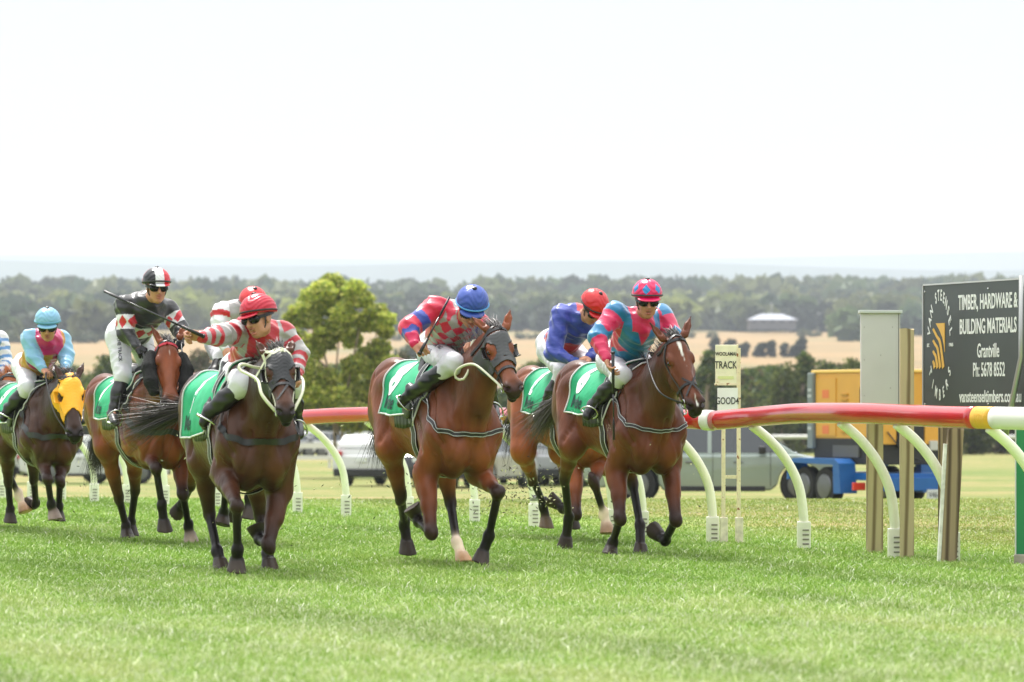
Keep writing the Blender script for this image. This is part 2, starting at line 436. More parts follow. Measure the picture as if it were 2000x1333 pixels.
GROUND = ground()

def blades():
    """grass on and beside the track: one mesh of single blades"""
    rs = np.random.RandomState(1)
    zones = [(15.5, 22, 5200), (22, 30, 3200), (30, 38, 1900), (38, 52, 700), (52, 74, 200)]
    P = []
    for (y0, y1, dn) in zones:
        w1 = 0.127 * y1 + 0.6; n = int(2 * w1 * (y1 - y0) * dn); y = rs.uniform(y0, y1, n); x = rs.uniform(-w1, w1, n); k = np.abs(x) < 0.127 * y + 0.6; P.append(np.stack([x[k], y[k]], 1))
    P = np.concatenate(P); n = len(P)
    # clumping
    cl = np.sin(P[:, 0] * 3.1 + 2 * np.sin(P[:, 1] * 1.3)) * np.sin(P[:, 1] * 2.2 + 1.7 * np.sin(P[:, 0] * 2.1)) + .7 * np.sin(P[:, 0] * 9 + P[:, 1] * 4) * np.sin(P[:, 1] * 7.3 - P[:, 0] * 3)
    dl = P[:, 1] + 2.55 * P[:, 0] - 38.6
    H = (0.040 + 0.009 * cl) * rs.uniform(.5, 1.35, n); H *= 1 - .4 * np.clip(dl / 3, 0, 1)
    tall = rs.rand(n) < .05; H[tall] *= 1.7
    an = rs.uniform(0, 2 * np.pi, n); lean = rs.uniform(.1, 1.2, n) * H; wdt = rs.uniform(.0016, .0034, n) * np.clip(P[:, 1] / 20, 1, 3.2)
    dx, dy = np.cos(an), np.sin(an); fa = rs.uniform(0, np.pi, n); wx, wy = np.cos(fa), np.sin(fa)
    V = np.zeros((n, 5, 3), np.float32); b = np.stack([P[:, 0], P[:, 1], gz(P[:, 1]) - .004], 1)
    for i, (t, ww) in enumerate(((0, 1), (0, -1), (.55, .8), (.55, -.8), (1, 0))):
        bend = t ** 2; V[:, i, 0] = b[:, 0] + dx * lean * bend + wx * wdt * ww; V[:, i, 1] = b[:, 1] + dy * lean * bend + wy * wdt * ww; V[:, i, 2] = b[:, 2] + H * t * (1 - .25 * bend)
    k = np.arange(n)[:, None] * 5
    T3 = np.concatenate([k + np.array([[0, 1, 3]]), k + np.array([[0, 3, 2]]), k + np.array([[2, 3, 4]])]).astype(np.int32)
    g = np.array([[.115, .235, .022], [.175, .315, .036], [.26, .39, .07], [.42, .49, .20], [.66, .66, .45]], np.float32)
    near = np.clip((27 - P[:, 1]) / 7, 0, 1); u = np.clip(rs.rand(n) * .55 + .16 * cl * .5 + .12 + .18 * near + .04 * np.clip(dl / 6, 0, 1), 0, .999)
    fi = u * 4; i0 = fi.astype(int); fr_ = (fi - i0)[:, None]; C = g[i0] * (1 - fr_) + g[np.minimum(i0 + 1, 4)] * fr_
    wf = np.clip((dl - .5) / 6, 0, 1)[:, None]; C = C * (1 - wf) + C * np.array([1.22, 1.02, 1.15]) * wf
    # worn, bleached streaks running with the track and darker damp patches
    a_ = P[:, 0] * .94 + P[:, 1] * .34; l_ = -P[:, 0] * .34 + P[:, 1] * .94
    st = np.sin(a_ * 2.6 + 1.2 * np.sin(l_ * .35)) * np.sin(a_ * 1.1 + .5 * np.sin(l_ * .6) + 1) + .5 * np.sin(a_ * 7 + np.sin(l_ * 1.3)) * np.sin(l_ * .8 + a_)
    wr = np.clip(st - .25, 0, 1)[:, None] * (.35 + .65 * near[:, None]); C = C * (1 - .38 * wr) + np.array([.50, .48, .22]) * .38 * wr
    C = C * (1 - .24 * np.clip(-st, 0, 1))[:, None]
    pale = rs.rand(n) < (.05 + .09 * near); C[pale] = np.array([.55, .57, .42])
    C = np.repeat(C, 5, 0); 
    m = translucent(mat('grass_blade', vcol=True, rough=.5, spec=.35), .15)
    o = mesh_obj('grass', V.reshape(-1, 3), T3, m, None, C); tag(o, 'short green turf on the racetrack with pale dry blades', 'grass', kind='stuff')
GRASS = True
if GRASS: blades()

# far blue ranges
def hills():
    for (d, base, amp, nm, seed, col) in ((6500, 228, 12, 'hills', 1, (.05, .08, .06)), (9800, 372, 15, 'hills', 4, (.05, .08, .06))):
        r = np.random.RandomState(seed); N = 160; xs = np.linspace(-.35 * d, .35 * d, N)
        prof = sum(amp / (k + 1) * np.sin(xs / d * (5 + 7 * k) + r.uniform(0, 6)) for k in range(6)) + base
        vs = []; rows = [(-.10, 0), (-.05, .45), (-.02, .8), (0, 1.0), (.04, .8), (.10, 0)]
        for (dy, t) in rows:
            for i, x in enumerate(xs): vs.append((x, d * (1 + dy), prof[i] * t - 30 * (t == 0)))
        fs = np.array([[i * N + j, i * N + j + 1, (i + 1) * N + j + 1, (i + 1) * N + j] for i in range(len(rows) - 1) for j in range(N - 1)], np.int32)
        o = mesh_obj(nm, np.array(vs, np.float32), fs, mat('far_forest', col, rough=.9, noise=.4, nscale=.002)); tag(o, kind='structure')
hills()

# ------------------------------------------------------------------ trees
M_LEAF = translucent(mat('leaves', vcol=True, rough=.55, spec=.2), .40)
M_BARK = mat('bark', (.26, .20, .15), rough=.9, noise=.35, nscale=3, bump=.5, bscale=12)
def crown_mesh(name, blobs, n, size, cols, seed=0, shell=.55):
    """leaf clumps scattered through the volume of blobs (centre, radii)"""
    r = np.random.RandomState(seed); wts = np.array([b[1][0] * b[1][1] * b[1][2] for b in blobs]) ** .75; wts /= wts.sum()
    bi = r.choice(len(blobs), n, p=wts); c = np.array([blobs[i][0] for i in bi]); R = np.array([blobs[i][1] for i in bi])
    d = r.normal(size=(n, 3)); d /= np.linalg.norm(d, axis=1)[:, None]; rad = r.uniform(shell ** 3, 1.12, n) ** (1 / 3)
    lump = 1 + .16 * np.sin(d[:, 0] * 5 + bi) * np.sin(d[:, 1] * 6 + 2 * bi) + .1 * np.sin(d[:, 2] * 9 + bi)
    p = c + d * R * (rad * lump)[:, None]
    a = r.normal(size=(n, 3)); a /= np.linalg.norm(a, axis=1)[:, None]; b = np.cross(a, r.normal(size=(n, 3))); b /= np.linalg.norm(b, axis=1)[:, None]
    s = size * r.uniform(.5, 1.3, n)[:, None]
    V = np.stack([p - a * s * .5, p + b * s * .38, p + a * s * .6, p - b * s * .38], 1).reshape(-1, 3)
    Q = np.arange(n * 4).reshape(n, 4); cols = np.array(cols); ci = r.choice(len(cols), n); C = cols[ci] * (r.uniform(.75, 1.25, n)[:, None]); 
    tone = 1 + .25 * np.sin(bi * 2.3); C = C * tone[:, None]
    return V, Q.astype(np.int32), np.repeat(C, 4, 0)
GUM = [(.40, .47, .07), (.52, .55, .10), (.30, .38, .07), (.60, .58, .18), (.22, .29, .07)]
DARKG = [(.045, .075, .02), (.065, .10, .026), (.10, .14, .03), (.03, .05, .018), (.14, .17, .04)]
def tree(name, px, s, top, half, label, cols, n=3000, leaf=.14, seed=0, group=None, cat='tree', base=None, nblob=9, stems=3, low=.25, cz=None):
    """px, top, half in photo pixels at s px per metre; stands on the land there"""
    y = F_PX / s; x = (px - 1000) / s; z0 = float(gz(y, x)) if cz is None else cz; ztop = CAM_H + (HOR - top) / s; Hh = ztop - z0; hw = half / s
    root = empty(name, (x, y, z0), 0, label, cat, group); r = random.Random(seed); blobs = []
    for i in range(nblob):
        t = i / max(1, nblob - 1); zz = Hh * (low + (.86 - low) * (t if nblob > 3 else .5)); w = hw * math.sqrt(max(.15, 1 - ((zz / Hh - .5) / .62) ** 2))
        an = i * 2.4 + r.random(); rr = w * r.uniform(.25, .62)
        br = hw * r.uniform(.38, .58); blobs.append(((math.cos(an) * rr, math.sin(an) * rr, zz), (br, br, min(Hh * .22, br * .9) * r.uniform(.8, 1.1))))
    blobs.append(((r.uniform(-.2, .2) * hw, 0, Hh * .84), (hw * .4, hw * .4, Hh * .16)))
    V, Q, C = crown_mesh(name, blobs, n, leaf, cols, seed); mesh_obj('crown', V, Q, M_LEAF, root, C, smooth=False)
    mb = MB()
    for i in range(stems):
        b = blobs[(i * 3 + 1) % len(blobs)][0]; t0 = Vector((r.uniform(-.1, .1), r.uniform(-.1, .1), -.1)); q = Vector(b)
        mb.tube([t0, t0.lerp(q, .35) + Vector((r.uniform(-.1, .1) * hw, 0, Hh * .08)), q], [Hh * .024, Hh * .017, Hh * .006], 7)
        for k in range(3):
            q2 = Vector(blobs[(i * 3 + k + 2) % len(blobs)][0]); mb.tube([t0.lerp(q, .45) + Vector((0, 0, Hh * .05)), q2], [Hh * .010, Hh * .003], 5)
    mb.build('trunk', M_BARK, root, smooth=True)
    return root
def copy_tree(o, parent=None):
    c = o.copy(); COL.objects.link(c)
    if parent: c.parent = parent
    for ch in list(o.children): copy_tree(ch, c)
    return c
# ------------------------------------------------------------------ horses
BLACKP = (0.0065, 0.0050, 0.0048); WHITEP = (0.62, 0.58, 0.52); HOOF = (0.030, 0.025, 0.022)
M_COAT = mat('coat', vcol=True, rough=0.38, noise=0.25, nscale=9.0, bump=0.22, bscale=34.0, spec=0.24, sheen=0.0, stretch=(1, 1, 0.45), rnoise=0.10)
M_EYE = mat('eye', (0.006, 0.004, 0.003), rough=0.06, spec=0.8)
M_HAIR = mat('hair', vcol=True, rough=0.42, spec=0.5)
M_LEATHER = mat('black_leather', (0.012, 0.012, 0.014), rough=0.42, bump=0.15, bscale=120)
M_WHITE_STITCH = mat('white_edge', (0.62, 0.62, 0.62), rough=0.6)
M_REIN = mat('cream_rein', (0.66, 0.66, 0.50), rough=0.45)
M_STEEL = mat('steel', (0.55, 0.55, 0.55), rough=0.25, metal=1.0)
M_BRASS = mat('brass', (0.6, 0.42, 0.12), rough=0.3, metal=1.0)
M_CLOTH = mat('green_cloth', (0.010, 0.34, 0.155), rough=0.7, noise=0.12, nscale=9, bump=0.5, bscale=9)
M_CLOTHTXT = mat('dark_green_ink', (0.004, 0.05, 0.04), rough=0.7)
M_CLOTHNUM = mat('white_ink', (0.72, 0.75, 0.78), rough=0.7)
M_LYCRA = mat('black_lycra', (0.016, 0.017, 0.020), rough=0.5, bump=0.2, bscale=60)
M_CUP = mat('black_plastic', (0.008, 0.008, 0.009), rough=0.22)

class Frame:
    def __init__(s, px, sc, th):
        s.O = G(px, sc); s.th = math.radians(th)
        s.fwd = Vector((math.sin(s.th), -math.cos(s.th), 0)); s.left = Vector((math.cos(s.th), math.sin(s.th), 0))
        s.rz = s.th - math.pi / 2
    def P(s, px, py, f):
        r = Vector(((px - 1000) / F_PX, 1, (HOR - py) / F_PX)); C = Vector((0, 0, CAM_H))
        t = (f + (s.O - C).dot(s.fwd)) / r.dot(s.fwd); Wp = C + r * t
        return Vector((f, (Wp - s.O).dot(s.left), Wp.z))
    def PY(s, px, py, y):
        r = Vector(((px - 1000) / F_PX, 1, (HOR - py) / F_PX)); C = Vector((0, 0, CAM_H))
        t = (y + (s.O - C).dot(s.left)) / r.dot(s.left); Wp = C + r * t
        return Vector(((Wp - s.O).dot(s.fwd), y, Wp.z))
    def vec(s, w):
        """world direction to local"""
        w = Vector(w); return Vector((w.dot(s.fwd), w.dot(s.left), w.z))

def horse(fr, name, label, coat, legs, head, zc=1.48, zw=1.46, g=1.08, wid=1.0, h=0.0085, coat2=None, socks={}, hoofcol={}, star=None, lat=0.0, ears_back=0.3,
          group='racehorses galloping along the track', neck_arch=0.03, eyes=True):
    """legs: dict RF, LF, RH, LH -> list of (px, py, fwd) joints; head: dict(poll, nose, chin, eyes, ears ...) in the same form"""
    root = empty('racehorse', fr.O, fr.rz, label, 'horse', group)
    P = lambda t: fr.P(*t)
    coat2 = coat2 or tuple(c * 0.55 for c in coat)
    def T(x, y, z):
        u = min(max((x + 0.5) / 0.95, -0.3), 1.2); dz = (zc - 1.56) * (1 - u) + (zw - 1.60) * u
        return Vector((x, y * wid + lat, 1.58 + dz - (1.58 - z) * g))
    F = Field(); C = coat; C2 = coat2
    belly = tuple(c * 1.25 + 0.01 for c in coat)
    # trunk
    F.ell(T(0.20, 0, 1.20), (0.44, 0.255, 0.36 * g), k=0.05, col=C)
    F.ell(T(-0.12, 0, 1.22), (0.45, 0.285, 0.31 * g), k=0.08, col=C)
    F.ell(T(0.05, 0, 1.30), (0.50, 0.20, 0.26 * g), k=0.08, col=C2)
    F.ell(T(-0.42, 0, 1.31), (0.34, 0.225, 0.22 * g), k=0.08, col=C)
    for s in (-1, 1):
        F.ell(T(-0.56, s * 0.105, 1.36), (0.31, 0.155, 0.20 * g), k=0.05, col=C2)         # croup
        F.ell(T(-0.46, s * 0.19, 1.40), (0.12, 0.07, 0.07), k=0.06, col=C2)                # point of hip
        F.ell(T(-0.74, s * 0.12, 1.25), (0.17, 0.125, 0.24 * g), k=0.035, col=C)           # buttock
        F.cap(T(0.38, s * 0.10, 1.50), T(0.60, s * 0.175, 1.14), 0.09, 0.125, k=0.05, w=(0, 1, 0), wk=0.7, col=C2, colb=C)   # shoulder blade
        F.ell(T(0.40, s * 0.185, 1.08), (0.15, 0.075, 0.16), k=0.04, col=C)                # triceps
        F.ell(T(0.665, s * 0.085, 1.02), (0.09, 0.11, 0.13), k=0.06, col=C)             # breast
        F.ell(T(0.56, s * 0.165, 1.16), (0.13, 0.085, 0.17), k=0.03, col=C)                # point of shoulder
        F.ell(T(0.56, s * 0.085, 0.94), (0.12, 0.09, 0.115), k=0.05, col=C2)
    F.cap(T(0.05, 0, 1.49), T(0.46, 0, 1.545), 0.06, 0.065, k=0.10, col=C2)
    F.cap(T(-0.80, 0, 1.43), T(-0.92, 0, 1.36), 0.05, 0.035, k=0.03, col=C2)
    # neck
    poll = P(head['poll']); nose = P(head['nose'])
    a = (nose - poll); HL = a.length; a.normalize()
    l = Vector((0, 1, 0)) if 'side' not in head else fr.vec(head['side']); l = (l - a * l.dot(a)).normalized(); n = l.cross(a).normalized()
    if n.dot(Vector((1, 0, 0.3))) < 0: n = -n
    hs = HL / 0.555
    H = lambda ca, cn, cl: poll + (a * ca + n * cn + l * cl) * hs
    b0 = T(0.56, 0, 1.28); b1 = H(0.10, -0.10, 0)
    up = Vector((0, 0, 1)); nd = (b1 - b0).normalized(); nu = (up - nd * up.dot(nd)).normalized(); nl = nd.cross(nu).normalized()
    pts = []
    for i in range(6):
        t = i / 5; p = b0.lerp(b1, t) + nu * (neck_arch * math.sin(math.pi * t)); pts.append(p)
    rad = [0.285 * g, 0.250, 0.215, 0.182, 0.155, 0.128]; ws = [0.50, 0.47, 0.46, 0.48, 0.54, 0.64]
    for i in range(5):
        F.cap(pts[i], pts[i + 1], rad[i], rad[i + 1], k=0.05, w=nl, wk=(ws[i] + ws[i + 1]) / 2, col=C if i < 3 else C2)
    F.cap(pts[0] + nu * 0.20, pts[4] + nu * 0.105, 0.05, 0.03, k=0.06, col=C2)
    F.cap(T(0.70, 0, 1.20), pts[4] - nu * 0.085, 0.075, 0.042, k=0.05, col=C)
    for s in (-1, 1):
        F.cap(T(0.62, s * 0.12, 1.16), pts[4] + nl * s * 0.05, 0.06, 0.035, k=0.03, col=C)      # long neck muscle
        F.cap(T(0.48, s * 0.12, 1.40), pts[3] + nl * s * 0.05 + nu * 0.05, 0.07, 0.04, k=0.04, col=C)
    # head
    R = (a, n, l)
    HC = head.get('col', C); FC = head.get('face', tuple(min(1, c * 1.25) for c in C))
    def he(ca, cn, cl, r, k=0.03, col=None, op='u', tg=''):
        F.ell(H(ca, cn, cl), [x * hs for x in r], R, k=k, col=col or HC, op=op, tag=tg)
    he(0.10, -0.075, 0, (0.135, 0.085, 0.085), 0.04)
    he(0.20, -0.075, 0, (0.13, 0.078, 0.098), 0.04, FC)
    for s in (-1, 1):
        he(0.255, -0.155, s * 0.050, (0.115, 0.090, 0.034), 0.025)                   # cheek
        he(0.185, -0.030, s * 0.082, (0.048, 0.030, 0.026), 0.022)                   # brow
        F.cap(H(0.27, -0.075, s * 0.078), H(0.40, -0.070, s * 0.050), 0.016 * hs, 0.012 * hs, k=0.02, col=FC)
        F.cap(H(0.30, -0.17, s * 0.045), H(0.52, -0.120, s * 0.026), 0.032 * hs, 0.024 * hs, k=0.03, col=HC)
        he(0.560, -0.042, s * 0.048, (0.046, 0.036, 0.030), 0.018, BLACKP)           # nostril rim
        he(0.50, -0.055, s * 0.036, (0.06, 0.035, 0.026), 0.03, FC)
    F.cap(H(0.12, -0.045, 0), H(0.50, -0.040, 0), 0.060 * hs, 0.036 * hs, k=0.03, w=l, wk=1.15, col=FC)
    F.cap(H(0.25, -0.10, 0), H(0.54, -0.085, 0), 0.072 * hs, 0.050 * hs, k=0.03, w=l, wk=0.9, col=HC)
    he(0.585, -0.075, 0, (0.045, 0.048, 0.052), 0.025, BLACKP)
    he(0.605, -0.088, 0, (0.034, 0.034, 0.046), 0.015, BLACKP)                       # upper lip
    op = head.get('open', 0.0)
    he(0.585 - op * .2, -0.135 - op, 0, (0.042, 0.026, 0.036), 0.015, BLACKP)             # chin
    he(0.605, -0.118, 0, (0.055, 0.005 + op * .5, 0.060), 0.006, op='s')                  # mouth line
    for s in (-1, 1):
        F.cap(H(0.590, -0.026, s * 0.050), H(0.548, -0.046, s * 0.072), 0.019 * hs, 0.014 * hs, k=0.008, col=None, op='s')
        he(0.205, -0.050, s * 0.100, (0.026, 0.018, 0.016), 0.010, op='s')
        he(0.205, -0.033, s * 0.094, (0.030, 0.009, 0.011), 0.008)                   # upper lid
        he(0.207, -0.066, s * 0.090, (0.026, 0.007, 0.009), 0.008)
    # ears
    for s, (eb, et) in zip((-1, 1), head['ears']):
        B0 = P(eb); B1 = P(et); e = (B1 - B0); m = B0 + e * 0.45
        F.cap(B0 - e * 0.12, m, 0.030, 0.026, k=0.02, w=n, wk=0.8, col=HC)
        F.cap(m, B1, 0.026, 0.005, k=0.01, w=n, wk=0.7, col=HC, colb=tuple(c * .3 for c in HC))
        q = n * 0.020 * hs
        F.cap(B0 + e * 0.12 + q, B0 + e * 0.80 + q * .9, 0.017, 0.004, k=0.008, op='s')
    # legs
    def leg(key, front):
        J = [P(t) for t in legs[key]]
        side = -1 if key[0] == 'R' else 1
        E, K, Ft, Co, To = J
        if (To - Co).length > 0.085: Co = To + (Co - To).normalized() * 0.085
        hq = (To - Ft); 
        bk = Vector((-1, 0, 0))
        def backof(p, q):
            d = (q - p).normalized(); b = bk - d * bk.dot(d)
            if b.length < 0.25: b = Vector((0, 0, 1)) * (1 if d.x < 0 else -1)
            b = b - d * b.dot(d); return b.normalized()
        y = Vector((0, 1, 0)); sock = socks.get(key, 0); kn = (0.019, 0.010, 0.008)
        C3 = tuple(c * 0.85 for c in C)
        if front:
            S = T(0.54, side * 0.165, 1.12)
            F.cap(S, E, 0.115, 0.088, k=0.05, col=C)
            F.cap(E, E.lerp(K, .55), 0.084, 0.053, k=0.04, col=C, colb=C3); F.cap(E.lerp(K, .55), K, 0.053, 0.041, k=0.03, col=C3, colb=kn)
            b = backof(E, K)
            F.ell(E.lerp(K, .30) - b * 0.030, (0.045, 0.045, 0.12), (b, y, (K - E)), k=0.03, col=C)
            F.ell(E.lerp(K, .22) + b * 0.032 + y * side * 0.02, (0.045, 0.05, 0.10), (b, y, (K - E)), k=0.03, col=C)
            b2 = backof(K, Ft)
            F.ell(K, (0.050, 0.049, 0.060), (b, y, (K - E)), k=0.02, col=kn)
            F.ell(K + b * 0.030, (0.020, 0.022, 0.028), (b, y, (K - E)), k=0.015, col=BLACKP)
            rc = (0.034, 0.030)
        else:
            hip = T(-0.58, side * 0.13, 1.34); St = E; butt = T(-0.80, side * 0.115, 1.20)
            F.cap(hip, St, 0.175, 0.125, k=0.06, w=y, wk=0.85, col=C)
            b = backof(St, K)
            F.cap(butt, St.lerp(K, .25) + b * 0.05, 0.12, 0.075, k=0.04, w=y, wk=0.8, col=C)
            F.cap(St, St.lerp(K, .5), 0.108, 0.062, k=0.04, w=y, wk=0.85, col=C, colb=C3); F.cap(St.lerp(K, .5), K, 0.062, 0.040, k=0.03, col=C3, colb=kn)
            b2 = backof(K, Ft)
            cal = K + (b2 * 0.045 - (Ft - K).normalized() * 0.055)
            F.cap(St.lerp(K, .45) + b * 0.045, cal, 0.020, 0.017, k=0.02, col=C3, colb=kn)
            F.cap(cal, K + b2 * 0.030 + (Ft - K).normalized() * 0.04, 0.022, 0.020, k=0.02, col=kn)
            F.ell(K, (0.044, 0.038, 0.058), (b2, y, (Ft - K)), k=0.02, col=kn)
            rc = (0.037, 0.032)
        d2 = (Ft - K).normalized()
        ck = BLACKP; cs = WHITEP if sock >= 3 else ck
        F.cap(K, Ft, rc[0], rc[1], k=0.02, w=y, wk=0.88, col=ck, colb=cs)
        F.cap(K + b2 * 0.026 + d2 * 0.03, Ft + b2 * 0.026, 0.014, 0.015, k=0.012, col=ck, colb=cs)
        cf = WHITEP if sock >= 2 else ck
        F.ell(Ft, (0.043, 0.040, 0.048), (b2, y, d2), k=0.018, col=cf)
        F.ell(Ft + b2 * 0.026 + d2 * 0.008, (0.022, 0.026, 0.026), (b2, y, d2), k=0.015, col=cf)
        cp = WHITEP if sock >= 1 else ck
        F.cap(Ft, Co, 0.036, 0.038, k=0.018, col=cp)
        hv = To - Co; hl = hv.length; hn = hv.normalized()
        hc = hoofcol.get(key, HOOF)
        if hl < 0.06: hv = hn * 0.06
        sn = hn.copy()                       # sole direction: tip the sole back from the toe line
        b3 = backof(Co, To); sn = (hn * 0.86 - b3 * -0.30).normalized() if hl > 0 else hn
        F.hoof(Co + hn * 0.004, Co + hv, sn, 0.049, 0.067, k=0.008, col=hc)
        F.cap(Co + b3 * 0.022, Co + b3 * 0.030 + hn * 0.03, 0.026, 0.026, k=0.01, col=hc)
        return J
    JJ = {k: leg(k, k[1] == 'F') for k in ('RF', 'LF', 'RH', 'LH')}
    def disp(X):
        x, y_, z = X[:, 0], X[:, 1], X[:, 2]
        v = 0.0030 * np.sin(21 * x + 9 * z + 3 * np.sin(7 * z)) * np.sin(17 * z - 8 * y_ + 2 * np.sin(9 * x))
        body = np.clip((z - 0.75) / 0.2, 0, 1)
        rib = 0.0011 * np.sin(x * 75 + z * 10) * np.clip(1 - np.abs(x + 0.05) / 0.30, 0, 1) * np.clip(1 - np.abs(z - 1.1) / 0.25, 0, 1)
        return v * body + rib
    V, Q = F.mesh(h, disp)
    bv0 = BVHTree.FromPolygons([tuple(v) for v in V.tolist()], Q.tolist())
    fn = np.cross(V[Q[:, 2]] - V[Q[:, 0]], V[Q[:, 3]] - V[Q[:, 1]]); N = np.zeros_like(V)
    for j in range(4): np.add.at(N, Q[:, j], fn)
    N /= np.linalg.norm(N, axis=1)[:, None] + 1e-9
    off = np.zeros(len(V), np.float32)
    def carve(pl, depth, w):
        pl = dense([Vector(q) for q in pl], 0.02); sp = []
        for q in pl:
            c0 = T(q.x if abs(q.x) < .6 else .5 * (1 if q.x > 0 else -1), 0, 1.2); d = (c0 - q).normalized(); hit = bv0.ray_cast(q - d * .25, d, 1.0)
            if hit[0] is not None: sp.append(npv(hit[0]))
        if len(sp) < 2: return
        sp = np.array(sp); lo = sp.min(0) - 3 * w; hi = sp.max(0) + 3 * w; m = np.nonzero(((V > lo) & (V < hi)).all(1))[0]
        if not len(m): return
        d2 = ((V[m][:, None, :] - sp[None]) ** 2).sum(-1).min(1); off[m] -= (depth * np.exp(-d2 / (w * w))).astype(np.float32)
    for s in (-1, 1):
        carve([T(.30, s * .14, 1.60), T(.47, s * .22, 1.42), T(.62, s * .26, 1.22), T(.70, s * .22, 1.06)], .022, .026)
        carve([T(.36, s * .3, 1.48), T(.46, s * .32, 1.28), T(.50, s * .32, 1.14)], .012, .022)
        carve([T(.22, s * .34, 1.42), T(.20, s * .36, 1.18), T(.27, s * .34, .98)], .017, .026)
        carve([T(.30, s * .36, 1.20), T(.42, s * .36, 1.05), T(.50, s * .34, .98)], .014, .022)
        carve([T(-.32, s * .34, 1.42), T(-.27, s * .36, 1.2), T(-.31, s * .34, 1.02)], .019, .028)
        carve([T(-.62, s * .34, 1.50), T(-.70, s * .34, 1.28), T(-.62, s * .32, 1.05)], .017, .024)
        carve([T(-.82, s * .25, 1.42), T(-.86, s * .2, 1.2), T(-.76, s * .25, 1.02)], .012, .022)
        carve([T(-.40, s * .2, 1.60), T(-.52, s * .28, 1.48), T(-.60, s * .3, 1.36)], .010, .022)
        carve([T(.78, s * .10, 1.18), T(.80, s * .14, 1.02), T(.72, s * .18, .90)], .010, .020)
        carve([T(.05, s * .36, 1.02), T(.25, s * .34, .93), T(.42, s * .3, .92)], -.007, .009)
        carve([T(.58, s * .3, 1.05), T(.62, s * .27, .93)], -.007, .008)
    carve([T(.86, 0, 1.22), T(.88, 0, 1.02), T(.80, 0, .85)], .015, .020)
    V = V + N * off[:, None]
    Cc = F.colors(V, 0.014)
    x, y_, z = V[:, 0], V[:, 1], V[:, 2]
    rs = np.random.RandomState(3)
    # mottled coat: darker along the topline, dappled patches
    pat = np.sin(9 * x + 4 * np.sin(5 * z)) * np.sin(8 * z + 3 * np.sin(6 * y_ + 4 * x)) * 0.16 + 1
    warm = np.clip(np.sin(4.3 * x + 2.0 * y_ + 1.3 * np.sin(6 * z)) * np.sin(5.1 * z + 2.1 * x) * .9 + .35 + 1.2 * np.clip((1.05 - z) / .35, 0, 1) * (np.abs(Cc[:, 0] - Cc[:, 2]) > .006), 0, 1)
    Cc *= pat[:, None]; Cc = Cc * (1 + warm[:, None] * np.array([0.75, 0.50, 0.30]))
    if star is not None:
        for (c0, c1, r0, r1) in star:
            p0 = npv(H(c0[0], 0.0, c0[1])); p1 = npv(H(c1[0], 0.0, c1[1])); nn_ = npv(n); ll = npv(l)
            ba = p1 - p0; t = np.clip(((V - p0) @ ba) / (ba @ ba), 0, 1); dd = V - p0 - t[:, None] * ba
            ins = np.sqrt((dd * dd).sum(1)); wv = np.clip(((r0 + (r1 - r0) * t) * hs + 0.030 - ins) / 0.012, 0, 1)
            lat_ = np.abs(dd @ ll); wv *= np.clip(((r0 + (r1 - r0) * t) * hs - lat_) / 0.006, 0, 1)
            Cc = Cc * (1 - wv[:, None]) + np.array([0.75, 0.72, 0.68]) * wv[:, None]
    body = mesh_obj('body', V, Q, M_COAT, root, Cc)
    # eyes
    if eyes:
        for s in (-1, 1):
            mb = MB(); c = H(0.205, -0.049, s * 0.089)
            mb.lathe(c - n * 0.018, [(0.0188 * math.sin(math.pi * i / 10), 0.018 - 0.018 * math.cos(math.pi * i / 10)) for i in range(11)], 16, n)
            mb.build('eye', M_EYE, root, smooth=True)
    bvh = BVHTree.FromPolygons([tuple(v) for v in V.tolist()], Q.tolist())
    return dict(root=root, fr=fr, T=T, H=H, R=R, hs=hs, J=JJ, bvh=bvh, F=F, poll=poll, nose=nose, pts=pts, nu=nu, nl=nl, nd=nd, body=body, coat=C)

def snap(hd, p, off=0.004, frm=None):
    """move p on to the horse's skin (cast inwards from outside towards frm if given)"""
    p = Vector(p)
    if frm is not None:
        frm = Vector(frm); d = (frm - p).normalized(); hit = hd['bvh'].ray_cast(p - d * 0.0, d, 1.5)
        if hit[0] is not None: return hit[0] + hit[1] * (off if hit[1].dot(d) < 0 else -off)
    q, nn, _, _ = hd['bvh'].find_nearest(p)
    return q + nn * off

def dense(pts, step=0.02, closed=False):
    """smooth curve through pts"""
    pts = [Vector(p) for p in pts]; out = []; N = len(pts); rng = range(N if closed else N - 1)
    for i in rng:
        g = lambda j: pts[j % N] if closed else pts[min(max(j, 0), N - 1)]
        p0, p1, p2, p3 = g(i - 1), g(i), g(i + 1), g(i + 2); m = max(2, int((p2 - p1).length / step))
        for j in range(m):
            t = j / m
            out.append(0.5 * ((2 * p1) + (p2 - p0) * t + (2 * p0 - 5 * p1 + 4 * p2 - p3) * t * t + (-p0 + 3 * p1 - 3 * p2 + p3) * t ** 3))
    if not closed: out.append(pts[-1])
    return out

